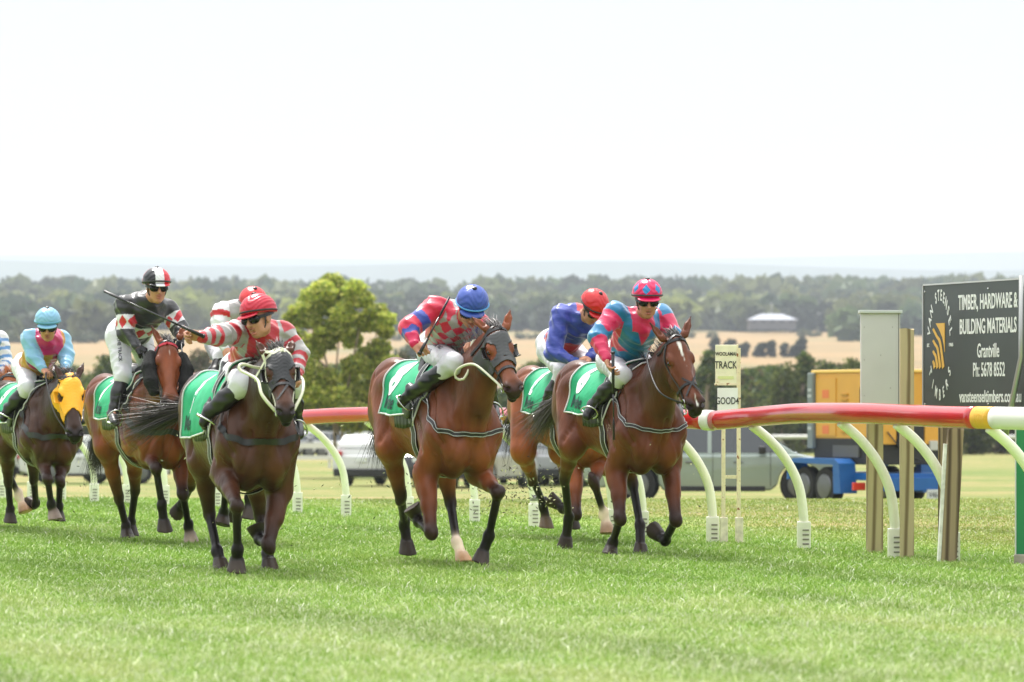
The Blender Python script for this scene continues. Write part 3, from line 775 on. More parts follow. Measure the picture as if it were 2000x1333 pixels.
def strap(hd, pts, w, name, m, parent, off=0.006, closed=False, step=0.02, frm=None, edge=None, th=0.005):
    """flat strap lying on the skin through rough points"""
    c = [snap(hd, p, off, frm) for p in dense(pts, step, closed)]
    if closed: c.append(c[0])
    for _ in range(2):
        c = [c[0]] + [(c[i - 1] + c[i] * 2 + c[i + 1]) / 4 for i in range(1, len(c) - 1)] + [c[-1]]
    for i, p in enumerate(c):
        q_, n_, _, _ = hd['bvh'].find_nearest(p)
        if (p - q_).dot(n_) < off + .004: c[i] = q_ + n_ * (off + .004)
    wd = []
    for i, p in enumerate(c):
        t = c[min(i + 1, len(c) - 1)] - c[max(i - 1, 0)]; nn = hd['bvh'].find_nearest(p)[1]
        d = t.cross(nn); wd.append(d.normalized() if d.length > 1e-8 else Vector((0, 0, 1)))
    mb = MB(); mb.ribbon(c, wd, w, th=th); o = mb.build(name, m, parent, auto=50)
    if edge:
        for s in (-1, 1):
            me = MB(); me.ribbon([p + d * s * w * 0.36 + hd['bvh'].find_nearest(p)[1] * th * .7 for p, d in zip(c, wd)], wd, w * edge[1], th=0.002)
            me.build('edging', edge[0], o)
    return o

def hair(name, strands, parent, cols, w=0.006, seg=7, label=None):
    """strands: list of (root, direction, length, gravity, curl seed)"""
    vs = []; fs = []; cs = []
    for (p, d, L, gr, sd) in strands:
        r = random.Random(sd); p = Vector(p); d = Vector(d).normalized(); side = d.cross(Vector((r.uniform(-1, 1), r.uniform(-1, 1), r.uniform(-1, 1)))).normalized()
        c = cols[r.randrange(len(cols))]; b = len(vs); q = p.copy(); dd = d.copy(); jit = Vector((r.uniform(-1, 1), r.uniform(-1, 1), r.uniform(-1, 1))) * 0.25
        for i in range(seg + 1):
            ww = w * (1 - (i / seg) ** 2 * 0.85) / 2
            vs += [q - side * ww, q + side * ww]; cs += [c, c]
            dd = (dd + (Vector((0, 0, -gr)) + jit * (0.5 + i / seg)) / seg).normalized(); q = q + dd * (L / seg)
        for i in range(seg): fs.append([b + 2 * i, b + 2 * i + 1, b + 2 * i + 3, b + 2 * i + 2])
    return mesh_obj(name, np.array([tuple(v) for v in vs], np.float32), np.array(fs, np.int32), M_HAIR, parent, cs)

def mane(hd, n=260, col=((0.02, 0.017, 0.016), (0.05, 0.045, 0.042)), L=0.14, forelock=True, blow=(-0.6, 0.2, 0.5)):
    st = []; r = random.Random(5)
    pts = hd['pts']; nu, nl = hd['nu'], hd['nl']
    for i in range(n):
        t = r.uniform(0.15, 1.0); k = min(int(t * 5), 4); p = pts[k].lerp(pts[k + 1], t * 5 - k)
        q = snap(hd, p + nu * 0.5 + nl * r.uniform(-.01, .01), -0.004, p)
        st.append((q, nu * 0.7 + Vector(blow) * 0.8 + nl * r.uniform(-.5, .5), L * r.uniform(.6, 1.2), 0.5, r.random()))
    if forelock:
        for i in range(150):
            q = hd['H'](r.uniform(-0.035, 0.05), 0.0, r.uniform(-.045, .045)); q = snap(hd, q + hd['R'][1] * 0.15, -0.003, q)
            st.append((q, Vector((-0.7, r.uniform(-.35, .45), 0.85)) + hd['R'][1] * 0.1, 0.12 * r.uniform(.5, 1.2), 0.9, r.random()))
    return hair('mane', st, hd['root'], col, 0.005)

def tail(hd, d=(-1, 0, -0.2), L=0.6, n=340, grav=0.7, col=((0.012, 0.010, 0.010), (0.035, 0.026, 0.022)), spread=0.22, w=0.006):
    base = hd['T'](-0.93, 0, 1.36); st = []; r = random.Random(11); d = Vector(d).normalized()
    for i in range(n):
        u = r.random(); p = base + d * (u * 0.22) + Vector((0, r.uniform(-.03, .03), r.uniform(-.03, .03)))
        st.append((p, d + Vector((r.gauss(0, spread), r.gauss(0, spread), r.gauss(0, spread))) * (0.4 + u), L * r.uniform(.7, 1.1), grav, r.random()))
    o = hair('tail', st, hd['root'], col, w, 10)
    return o

def saddlecloth(hd, number=None, x0=-0.36, x1=0.44, depth=0.57, text='Mintbe', numsize=0.24, slope=0.26, bare=False, name='saddlecloth', off0=0.012):
    """cloth draped over the back: rows of rays cast on to the horse"""
    T = hd['T']; root = hd['root']; nx, nv = 40, 34
    def surf(u, v, off=off0):
        # u 0 back .. 1 front, v -1 right hem .. 1 left hem
        x = x0 + (x1 - x0) * u - 0.02 * abs(v) - slope * u * abs(v) ** 1.3
        ctr = T(x, 0, 1.24); zr = 0.36
        dep = depth * (1 - 0.10 * max(0, u - .5))
        s = abs(v) * dep; ang = min(s / 0.33, 2.2)                # roughly an arc, then straight down
        dirv = Vector((0, math.sin(min(ang, 1.75)) * (1 if v > 0 else -1), math.cos(min(ang, 1.75))))
        o = ctr + dirv * 0.9
        if ang > 1.2:
            down = (ang - 1.2) * 0.30; o = ctr + Vector((0, (1 if v > 0 else -1) * 0.9, math.cos(1.2) * 0.33 - down)); tgt = Vector((ctr.x, ctr.y, o.z))
            hit = hd['bvh'].ray_cast(o, (tgt - o).normalized(), 1.2)
        else:
            hit = hd['bvh'].ray_cast(o, -dirv, 1.2)
        p = hit[0] if hit[0] is not None else ctr + dirv * 0.3
        nn = (p - Vector((p.x, ctr.y, p.z - 0.0))); nn = dirv
        flut = 0.006 * abs(v) * math.sin(u * 19 + v * 4)
        return p + nn * (off + abs(flut)) + Vector((0, 0, 0))
    g = [[surf(i / nx, -1 + 2 * j / nv) for j in range(nv + 1)] for i in range(nx + 1)]
    for _ in range(3):                                            # relax so it hangs like cloth
        g2 = [[q.copy() for q in row] for row in g]
        for i in range(nx + 1):
            for j in range(nv + 1):
                s_ = Vector(); c_ = 0
                for (a_, b_) in ((-1, 0), (1, 0), (0, -1), (0, 1)):
                    if 0 <= i + a_ <= nx and 0 <= j + b_ <= nv: s_ += g[i + a_][j + b_]; c_ += 1
                if c_ == 4: g2[i][j] = g[i][j] * .5 + s_ / 8
        g = g2
    vs = [p for row in g for p in row]; n1 = len(vs)
    fs = [[i * (nv + 1) + j, (i + 1) * (nv + 1) + j, (i + 1) * (nv + 1) + j + 1, i * (nv + 1) + j + 1] for i in range(nx) for j in range(nv)]
    mb = MB(); mb.add(vs, fs); o = mb.build(name, M_LEATHER if bare else M_CLOTH, root, smooth=True)
    so = o.modifiers.new('t', 'SOLIDIFY'); so.thickness = 0.005; so.offset = 0
    def at(u, v, off=0.006):
        u = min(max(u, 0), 1) * nx; v = (min(max(v, -1), 1) + 1) / 2 * nv; i, j = min(int(u), nx - 1), min(int(v), nv - 1); a_, b_ = u - i, v - j
        p = g[i][j] * (1 - a_) * (1 - b_) + g[i + 1][j] * a_ * (1 - b_) + g[i][j + 1] * (1 - a_) * b_ + g[i + 1][j + 1] * a_ * b_
        nn = (g[i + 1][j] - g[i][j]).cross(g[i][j + 1] - g[i][j]).normalized()
        if nn.dot(p - T(p.x, 0, 1.2)) < 0: nn = -nn
        return p + nn * off
    # white piping round the hem
    per = [at(t, -1) for t in np.linspace(0, 1, 30)] + [at(1, v) for v in np.linspace(-1, 1, 50)][1:] + [at(t, 1) for t in np.linspace(1, 0, 30)][1:] + [at(0, v) for v in np.linspace(1, -1, 50)][1:-1]
    if bare: per = [at(1, v, .003) for v in np.linspace(-1, 1, 50)]
    pm = MB(); pm.tube(per, 0.0065, 6, closed=not bare); pm.build('piping', M_WHITE_STITCH, o, smooth=True)
    L = x1 - x0
    def ink(body, size, uc, vc, m, nm, side=-1, bold=0.0, xs=1.0, rot=0.0, shear=0.0):
        t = text_obj(nm, body, size, m, None, None, xs, 0.0, bold=bold, shear=shear); me = t.data
        bm = bmesh.new(); bm.from_mesh(me)
        for _ in range(2): bmesh.ops.subdivide_edges(bm, edges=[e for e in bm.edges if e.calc_length() > 0.02], cuts=1)
        for v in bm.verts:
            X = v.co.x * math.cos(rot) - v.co.y * math.sin(rot); Y = v.co.x * math.sin(rot) + v.co.y * math.cos(rot)
            # reading direction: on the horse's right side x runs towards the head ... front of the photo
            v.co = at(uc + X / L * (1 if side < 0 else -1), side * (vc - Y / depth), 0.0065)
        bm.to_mesh(me); bm.free(); t.parent = o; return t
    if bare: return o
    for sd in (-1, 1):
        if text: ink(text, 0.145, 0.30, 0.84, M_CLOTHTXT, 'lettering', sd, bold=0.004, xs=0.85)
        if number: ink(number, numsize, 0.24, 0.46, M_CLOTHNUM, 'number', sd, bold=0.026, xs=1.0, rot=0.0, shear=0.0)
    hd['cloth_at'] = at
    return o

def saddle(hd, girth=True, gcol=None):
    T = hd['T']; root = hd['root']
    S = Field(); y = Vector((0, 1, 0))
    S.cap(T(-0.16, 0, 1.585), T(0.20, 0, 1.60), 0.05, 0.05, k=0.03, w=y, wk=1.9); S.cap(T(-0.18, 0, 1.60), T(-0.15, 0, 1.63), 0.05, 0.03, k=0.03, w=y, wk=1.9)
    S.cap(T(0.20, 0, 1.60), T(0.27, 0, 1.65), 0.04, 0.03, k=0.03)
    for s in (-1, 1): S.cap(T(0.06, s * 0.12, 1.56), T(0.16, s * 0.275, 1.28), 0.06, 0.10, k=0.04, w=y, wk=0.22)
    V, Q = S.mesh(0.012); o = mesh_obj('saddle', V, Q, M_LEATHER, root)
    # girth: band right round the barrel
    if girth:
        pts = []
        for i in range(24):
            an = 2 * math.pi * i / 24; c = T(0.22, 0, 1.16); pts.append(c + Vector((0, math.sin(an) * 0.9, math.cos(an) * 0.9)))
        cc = [snap(hd, p, 0.018, T(0.22, 0, 1.16)) for p in pts]
        c = dense(cc, 0.03, True); c.append(c[0]); wd = [Vector((1, 0, 0))] * len(c)
        mb = MB(); mb.ribbon(c, wd, 0.085, th=0.008); g = mb.build('girth', M_LEATHER, root, smooth=True)
        for s in (-1, 1):
            e = MB(); e.ribbon([p + Vector((s * 0.040, 0, 0)) + (p - T(0.22, 0, 1.16)).normalized() * 0.005 for p in c], wd, 0.008, th=0.003); e.build('edging', M_WHITE_STITCH, g)
    return o

def breastplate(hd, z=1.22, w=0.032, edge=True, m=None):
    T = hd['T']
    pts = [T(0.22, -0.24, 1.52), T(0.34, -0.27, 1.40), T(0.48, -0.27, z + 0.07), T(0.64, -0.22, z - 0.03), T(0.80, -0.1, z - 0.08), T(0.84, 0, z - 0.09), T(0.80, 0.1, z - 0.08), T(0.64, 0.22, z - .03), T(0.48, 0.27, z + 0.07), T(0.34, 0.27, 1.40), T(0.22, 0.24, 1.52)]
    o = strap(hd, pts, w, 'breastplate', m or M_LEATHER, hd['root'], edge=(M_WHITE_STITCH, 0.09) if edge else None)
    q = [T(0.42, -0.27, z + 0.12), T(0.48, -0.22, z + 0.24), T(0.50, -0.1, 1.62), T(0.50, 0, 1.68), T(0.50, 0.1, 1.62), T(0.48, 0.22, z + 0.24), T(0.42, 0.27, z + 0.12)]
    strap(hd, q, 0.014, 'neck_strap', M_LEATHER, hd['root'])
    return o

def bridle(hd, m=None, w=0.020, noseband=0.40, brow=0.055, browm=None, cross=False, bit=True, reinm=None, hands=None, low=0.47):
    H = hd['H']; hs = hd['hs']; a, n, l = hd['R']; m = m or M_LEATHER; root = hd['root']
    br = empty('bridle', (0, 0, 0)); br.parent = root
    ctr = lambda ca: H(ca, -0.08, 0)
    def ring(ca, w_, nm, mm, back=True, tilt=0.0):
        pts = []
        for i in range(18):
            an = 2 * math.pi * i / 18; pts.append(H(ca + tilt * math.cos(an), 0.30 * math.cos(an) - 0.08, 0.30 * math.sin(an)))
        cc = [snap(hd, p, 0.006, H(ca, -0.08, 0)) for p in pts]; c = dense(cc, 0.012, True); c.append(c[0])
        wd = [a] * len(c); mb = MB(); mb.ribbon(c, wd, w_, th=0.007); return mb.build(nm, mm, br, auto=50)
    # headpiece and cheek straps
    for s in (-1, 1):
        st = [H(-0.02, 0.10, 0), H(0.02, 0.0, s * 0.16), H(0.12, -0.10, s * 0.2), H(0.25, -0.10, s * 0.2), H(0.40, -0.12, s * 0.2), H(0.50, -0.10, s * 0.15)]
        c = [snap(hd, p, 0.006, H(min(max(0.03, 0.03 + 0.47 * i / (len(dense(st, .015)) - 1)), .5), -0.08, 0)) for i, p in enumerate(dense(st, 0.015))]
        for _ in range(3): c = [c[0]] + [(c[i - 1] + c[i] * 2 + c[i + 1]) / 4 for i in range(1, len(c) - 1)] + [c[-1]]
        wd = []
        for i, p in enumerate(c):
            t = c[min(i + 1, len(c) - 1)] - c[max(i - 1, 0)]; nn = hd['bvh'].find_nearest(p)[1]; wd.append(t.cross(nn))
        mb = MB(); mb.ribbon(c, wd, w * .8, th=0.006); mb.build('cheek_strap', m, br, auto=50)
        if bit:
            rb = MB(); c0 = snap(hd, H(0.515, -0.105, s * 0.2), 0.008, H(0.515, -0.10, 0))
            rb.tube([c0 + (a * math.cos(t) + n * math.sin(t)) * 0.030 for t in np.linspace(0, 2 * math.pi, 20)[:-1]], 0.005, 6, closed=True); rb.build('bit_ring', M_STEEL, br, smooth=True)
            hd.setdefault('bit', {})[s] = c0
    ring(brow, w, 'browband', browm or m, tilt=0.01)
    if noseband: ring(noseband, w, 'noseband', m)
    if cross:
        for s in (-1, 1):
            strap(hd, [H(0.36, 0.02, -s * 0.09), H(0.42, 0.04, 0), H(0.50, 0.0, s * 0.075)], w * .7, 'noseband_cross', m, br, off=0.009)
    return br

def blinkers(hd, m, cup=True, top=0.02, cupm=None, down=0.33, edge=None, open_holes=True, eye_r=0.055):
    """hood over the face with holes for the eyes and cups behind them"""
    H = hd['H']; hs = hd['hs']; a, n, l = hd['R']; root = hd['root']
    V = np.array([v.co for v in hd['body'].data.vertices], np.float32); me = hd['body'].data
    fi = np.empty(len(me.polygons) * 4, np.int32); me.polygons.foreach_get('vertices', fi) if all(len(p.vertices) == 4 for p in me.polygons[:5]) else None
    fi = fi.reshape(-1, 4)
    nr = np.empty(len(V) * 3, np.float32); me.vertices.foreach_get('normal', nr); nr = nr.reshape(-1, 3)
    o = npv(hd['poll']); D = (V - o) / hs; ca, cn, cl = D @ npv(a), D @ npv(n), D @ npv(l)
    low = down + 0.05 * np.clip(np.abs(cl) / 0.08, 0, 1) + (0.0)
    ins = (ca > top - 0.02) & (ca < low) & (cn > -0.27) & (np.abs(cl) < 0.2) & (np.abs(cn + .08) < .2)
    ins &= ~((ca < 0.05) & (np.abs(cl) > 0.035))
    er = np.sqrt(((ca - 0.205) / 1.1) ** 2 + ((cn + 0.045) / 0.8) ** 2)
    ins &= ~((er < eye_r) & (np.abs(cl) > 0.05))
    fm = ins[fi].all(1); idx = np.unique(fi[fm]); remap = np.full(len(V), -1, np.int32); remap[idx] = np.arange(len(idx))
    VV = V[idx] + nr[idx] * 0.0055; wr = 0.0012 * np.sin(ca[idx] * 220 + 3 * np.sin(cl[idx] * 60)) * (np.abs(cl[idx]) < .07); VV = VV + nr[idx] * wr[:, None]
    ob = mesh_obj('blinker_hood', VV, remap[fi[fm]], m, root)
    so = ob.modifiers.new('t', 'SOLIDIFY'); so.thickness = 0.006; so.offset = -0.2
    if cup:
        for s in (-1, 1):
            mb = MB(); c = H(0.205, -0.06, s * 0.092)
            rows = []
            for j in range(5):                        # half bowl standing out behind the eye
                u = j / 4; row = []
                for i in range(13):
                    an = -math.pi * 0.5 + math.pi * 1.0 * i / 12
                    rr = 0.062 - 0.006 * u; p = c + (a * (math.sin(an) * rr) - n * (math.cos(an) * rr * 0.62) + l * s * (0.006 + 0.048 * u) + n * (0.012 * u)) * hs; row.append(p)
                rows.append(row)
            vs = [p for r in rows for p in r]; fs = [[j * 13 + i, j * 13 + i + 1, (j + 1) * 13 + i + 1, (j + 1) * 13 + i] for j in range(4) for i in range(12)]
            mb.add(vs, fs); cu = mb.build('blinker_cup', cupm or M_CUP, ob, smooth=True); sm = cu.modifiers.new('t', 'SOLIDIFY'); sm.thickness = 0.005
    return ob

def brand(hd, rows, x, z, size=.07):
    """freeze brand on the right shoulder"""
    M = mat('brand_hair', (.42, .30, .22), rough=.7)
    for i, t in enumerate(rows):
        o = text_obj('brand', t, size, M, None, None, .8, 0.0, bold=-.001); me = o.data; bm = bmesh.new(); bm.from_mesh(me)
        bmesh.ops.subdivide_edges(bm, edges=[e for e in bm.edges if e.calc_length() > .015], cuts=1)
        for v in bm.verts:
            p = Vector((x + v.co.x, -1.2, z - i * size * 1.1 + v.co.y)); h_ = hd['bvh'].ray_cast(p, Vector((0, 1, 0)), 2)
            v.co = h_[0] + Vector((0, -.003, 0)) if h_[0] is not None else Vector((x, -.2, z))
        bm.to_mesh(me); bm.free(); o.parent = hd['root']
# ------------------------------------------------------------------ the eight runners
CHEST = (0.25, 0.075, 0.018)
ONLY = None
def want(k): return ONLY is None or k in ONLY
HD = {}

if want('H'):
    fr = Frame(1213, 257, 22)
    HD['H'] = hd = horse(fr, 'H', 'bay horse with a narrow white blaze and no blinkers, rightmost of the field', (0.082, 0.0255, 0.0110), dict(
        RF=[(1205, 915, .38), (1211, 1013, .56), (1197, 1060, .40), (1194, 1068, .38), (1190, 1088, .42)],
        LF=[(1308, 902, .46), (1320, 1016, .68), (1300, 1056, .44), (1292, 1050, .36), (1276, 1036, .28)],
        RH=[(1118, 868, -.36), (1103, 935, -.62), (1111, 1012, -.80), (1108, 1034, -.82), (1103, 1071, -.84)],
        LH=[(1218, 880, -.26), (1236, 945, -.28), (1250, 1026, -.10), (1250, 1046, -.06), (1252, 1086, 0)]),
        dict(poll=(1317, 654, 1.12), nose=(1361, 782, 1.40), side=(0.96, 0.28, 0.06),
             ears=[((1291, 658, 1.10), (1268, 629, 1.07)), ((1338, 650, 1.10), (1349, 618, 1.05))]),
        zc=1.48, zw=1.45, g=1.09, star=[((0.105, 0.0), (0.16, 0.002), 0.017, 0.011), ((0.16, 0.002), (0.25, 0.008), 0.007, 0.002), ((0.52, 0.0), (0.57, 0.004), 0.004, 0.009)])
if want('F'):
    fr = Frame(852, 276, 21)
    HD['F'] = hd = horse(fr, 'F', 'bay horse in grey racing blinkers with one white hind pastern, centre of the field', (0.122, 0.0385, 0.0160), dict(
        RF=[(832, 925, .42), (842, 1040, .62), (818, 1018, .36), (812, 1006, .31), (803, 990, .33)],
        LF=[(935, 925, .50), (973, 962, .82), (955, 1047, .66), (948, 1062, .62), (937, 1102, .66)],
        RH=[(762, 872, -.36), (783, 972, -.50), (790, 1022, -.74), (793, 1044, -.74), (796, 1082, -.72)],
        LH=[(866, 900, -.28), (880, 982, -.30), (892, 1060, -.06), (900, 1079, -.01), (907, 1102, .06)]),
        dict(poll=(966, 638, 1.08), nose=(1004, 748, 1.40), side=(0.97, 0.22, 0.02), open=0.01,
             ears=[((946, 640, 1.06), (920, 618, 1.00)), ((989, 636, 1.06), (997, 603, 1.02))]),
        zc=1.475, zw=1.46, g=1.10, socks={'LH': 2}, hoofcol={'LH': (0.30, 0.2, 0.12)})
if want('E'):
    fr = Frame(466, 290, 17)
    HD['E'] = hd = horse(fr, 'E', 'dark brown horse in a black blinker hood with cream cheek pieces, nearest on the left', (0.046, 0.0185, 0.0100), dict(
        RF=[(438, 925, .44), (462, 988, .86), (464, 1074, .76), (463, 1086, .72), (462, 1118, .74)],
        LF=[(545, 960, .46), (524, 1066, .66), (508, 1054, .40), (504, 1044, .36), (499, 1027, .36)],
        RH=[(396, 900, -.34), (409, 1004, -.48), (424, 1077, -.30), (429, 1091, -.27), (433, 1117, -.22)],
        LH=[(500, 930, -.30), (508, 1008, -.40), (522, 1082, -.22), (525, 1094, -.19), (528, 1117, -.16)]),
        dict(poll=(543, 682, 1.10), nose=(558, 793, 1.42), side=(0.99, 0.10, 0.04), open=0.012,
             ears=[((514, 686, 1.08), (498, 664, 1.02)), ((566, 682, 1.08), (572, 664, 1.02))]),
        zc=1.37, zw=1.42, g=1.14)
if want('C'):
    fr = Frame(270, 236, 22)
    HD['C'] = hd = horse(fr, 'C', 'bay horse with black sheepskin cheek rolls and a red browband', (0.115, 0.0330, 0.0130), dict(
        RF=[(272, 868, .44), (305, 915, .84), (316, 986, .80), (318, 1003, .78), (322, 1038, .80)],
        LF=[(348, 888, .46), (357, 965, .66), (368, 1026, .52), (370, 1036, .50), (374, 1062, .54)],
        RH=[(208, 872, -.42), (232, 972, -.66), (246, 1028, -.70), (247, 1038, -.70), (249, 1054, -.66)],
        LH=[(262, 880, -.44), (264, 958, -.72), (256, 1020, -.82), (256, 1030, -.82), (257, 1047, -.80)]),
        dict(poll=(328, 664, 1.08), nose=(335, 777, 1.38), side=(0.96, 0.27, -0.02),
             ears=[((312, 666, 1.06), (295, 636, 1.02)), ((352, 656, 1.06), (361, 634, 1.02))]),
        zc=1.40, zw=1.40, g=1.02, star=[((0.13, 0.0), (0.16, 0.0), 0.006, 0.004)], hoofcol={'LF': (0.22, 0.2, 0.18)})
if want('G'):
    fr = Frame(1112, 234, 22)
    HD['G'] = hd = horse(fr, 'G', 'bright bay horse with a white fore pastern, mostly hidden behind the rightmost runner', (0.165, 0.050, 0.0170), dict(
        RF=[(1122, 900, .42), (1125, 1004, .62), (1099, 994, .34), (1090, 986, .28), (1072, 974, .26)],
        LF=[(1178, 888, .50), (1160, 942, .78), (1179, 1003, .72), (1183, 1016, .72), (1187, 1043, .78)],
        RH=[(1022, 880, -.42), (1040, 935, -.68), (1061, 984, -.82), (1065, 1002, -.84), (1067, 1032, -.80)],
        LH=[(1096, 880, -.36), (1112, 940, -.62), (1118, 1000, -.78), (1118, 1014, -.80), (1119, 1030, -.80)]),
        dict(poll=(1222, 672, 1.05), nose=(1252, 780, 1.35), ears=[((1205, 674, 1.03), (1192, 655, 1.0)), ((1238, 672, 1.03), (1246, 652, 1.0))]),
        zc=1.47, zw=1.44, g=1.06, h=0.010, socks={'LF': 2}, hoofcol={'LF': (0.20, 0.14, 0.09), 'RH': (0.10, 0.08, 0.06)})
if want('D'):
    fr = Frame(440, 240, 20)
    HD['D'] = hd = horse(fr, 'D', 'bay horse almost hidden behind the dark brown horse, showing rump and hooves', (0.160, 0.050, 0.018), dict(
        RF=[(455, 880, .44), (441, 958, .70), (437, 1000, .52), (436, 1008, .50), (433, 1026, .54)],
        LF=[(505, 880, .46), (494, 930, .80), (487, 972, .70), (487, 984, .69), (487, 1014, .72)],
        RH=[(382, 880, -.40), (372, 950, -.74), (356, 985, -.98), (352, 990, -1.02), (344, 1004, -1.06)],
        LH=[(440, 880, -.36), (452, 950, -.60), (458, 990, -.85), (458, 1000, -.88), (458, 1012, -.90)]),
        dict(poll=(520, 690, 1.05), nose=(540, 790, 1.35), ears=[((505, 692, 1.03), (497, 678, 1.0)), ((535, 692, 1.03), (541, 678, 1.0))]),
        zc=1.40, zw=1.42, g=1.0, h=0.011)
if want('B'):
    fr = Frame(68, 218, 22)
    HD['B'] = hd = horse(fr, 'B', 'near black horse wearing a yellow hood with eye cups', (0.038, 0.0165, 0.0100), dict(
        RF=[(76, 878, .44), (93, 936, .80), (100, 985, .72), (104, 998, .70), (108, 1016, .74)],
        LF=[(124, 888, .46), (117, 940, .72), (115, 990, .62), (114, 1002, .60), (114, 1018, .62)],
        RH=[(14, 870, -.42), (16, 940, -.66), (20, 996, -.74), (20, 1006, -.74), (20, 1022, -.72)],
        LH=[(66, 872, -.38), (66, 936, -.58), (70, 984, -.78), (66, 986, -.84), (57, 984, -.92)]),
        dict(poll=(136, 728, 1.08), nose=(147, 838, 1.38), side=(0.97, 0.2, 0.02),
             ears=[((118, 737, 1.06), (105, 708, 1.0)), ((152, 735, 1.06), (164, 708, 1.0))]),
        zc=1.36, zw=1.33, g=0.98, h=0.010, hoofcol={'RF': (0.16, 0.14, 0.13)})
if want('A'):
    fr = Frame(-38, 209, 22)
    HD['A'] = hd = horse(fr, 'A', 'bright chestnut horse at the left edge showing one white-socked foreleg', CHEST, dict(
        RF=[(-32, 880, .44), (-22, 950, .78), (-26, 1000, .66), (-26, 1010, .65), (-26, 1024, .68)],
        LF=[(2, 868, .52), (14, 920, .80), (36, 966, .78), (41, 978, .78), (50, 1001, .86)],
        RH=[(-92, 880, -.42), (-84, 945, -.68), (-78, 1000, -.74), (-78, 1010, -.74), (-78, 1024, -.70)],
        LH=[(-50, 880, -.38), (-44, 945, -.62), (-40, 990, -.84), (-42, 1000, -.86), (-44, 1012, -.9)]),
        dict(poll=(46 - 18, 728, 1.05), nose=(52 - 48, 830, 1.30), ears=[((16, 730, 1.03), (10, 712, 1.0)), ((38, 730, 1.03), (42, 712, 1.0))]),
        zc=1.38, zw=1.38, g=1.0, h=0.011, socks={'LF': 2}, hoofcol={'LF': (0.25, 0.17, 0.11)})
# ------------------------------------------------------------------ jockeys
M_SKIN = mat('skin', vcol=True, rough=0.5, noise=0.08, nscale=20, spec=0.35)
M_SILK = mat('silk', vcol=True, rough=0.34, bump=0.35, bscale=14, spec=0.55, sheen=0.3, stretch=(1, 1, 2.2))
M_CAPSILK = mat('cap_silk', vcol=True, rough=0.30, bump=0.25, bscale=22, spec=0.5)
M_BREECH = mat('breeches', (0.60, 0.60, 0.64), rough=0.6, bump=0.35, bscale=16, stretch=(1, 1, 2))
M_BOOT = mat('boot', vcol=True, rough=0.30, bump=0.12, bscale=25, spec=0.6)
M_GLASS = mat('goggle_lens', (0.004, 0.004, 0.005), rough=0.16, spec=.35, coat=0.0)
M_INK = mat('navy_ink', (0.02, 0.02, 0.05), rough=0.7)
SKIN = (0.50, 0.24, 0.155); LIP = (0.38, 0.12, 0.09)
Cx = lambda *c: np.array(lin(c)[:3], np.float32) * 0.80

def add_hand(F, w, d, pn, curl=1.2, side=1, col=SKIN, sc=1.0, spread=0.0):
    """w wrist, d towards the knuckles, pn palm normal (fingers curl towards it); side: +1 thumb on the d x pn side"""
    d = Vector(d).normalized(); pn = Vector(pn); pn = (pn - d * pn.dot(d)).normalized(); s = d.cross(pn) * side
    F.cap(w, w + d * .03 * sc, 0.026 * sc, 0.028 * sc, k=0.01, w=pn, wk=0.75, col=col)
    F.cap(w + d * .035 * sc + s * .018 * sc, w + d * .080 * sc + s * .024 * sc, 0.020 * sc, 0.017 * sc, k=0.012, w=pn, wk=0.8, col=col)
    F.cap(w + d * .035 * sc - s * .016 * sc, w + d * .075 * sc - s * .022 * sc, 0.020 * sc, 0.016 * sc, k=0.012, w=pn, wk=0.8, col=col)
    for i, (off, L) in enumerate(((0.031, .92), (0.0105, 1.0), (-0.0105, .94), (-0.031, .76))):
        p = w + (d * (.088 - .004 * i) + s * off) * sc; dd = d.copy(); ang = curl * (0.55 + .1 * i); r = 0.0096 * sc
        axis = s * side
        for L0 in (.040, .027, .021):
            dd = (dd * math.cos(ang) + pn * math.sin(ang) if L0 == .040 else dd).normalized()
            if L0 != .040:
                # keep on bending in the d-pn plane
                perp = (pn * d.dot(dd) - d * pn.dot(dd)).normalized(); dd = (dd * math.cos(curl * .75) + perp * math.sin(curl * .75)).normalized()
            q = p + (dd + s * spread * (1.5 - i) * .2) * (L0 * L * sc)
            F.cap(p, q, r, r * .90, k=0.004, col=col); p = q; r *= .92
    t0 = w + (d * .025 + s * .030) * sc; t1 = t0 + (d * .032 + s * .020 + pn * .016) * sc; t2 = t1 + (d * .018 - s * .010 * min(curl, 1.2) + pn * .022) * sc
    F.cap(t0, t1, .0125 * sc, .0108 * sc, k=0.008, col=col); F.cap(t1, t2, .0105 * sc, .009 * sc, k=0.004, col=col)

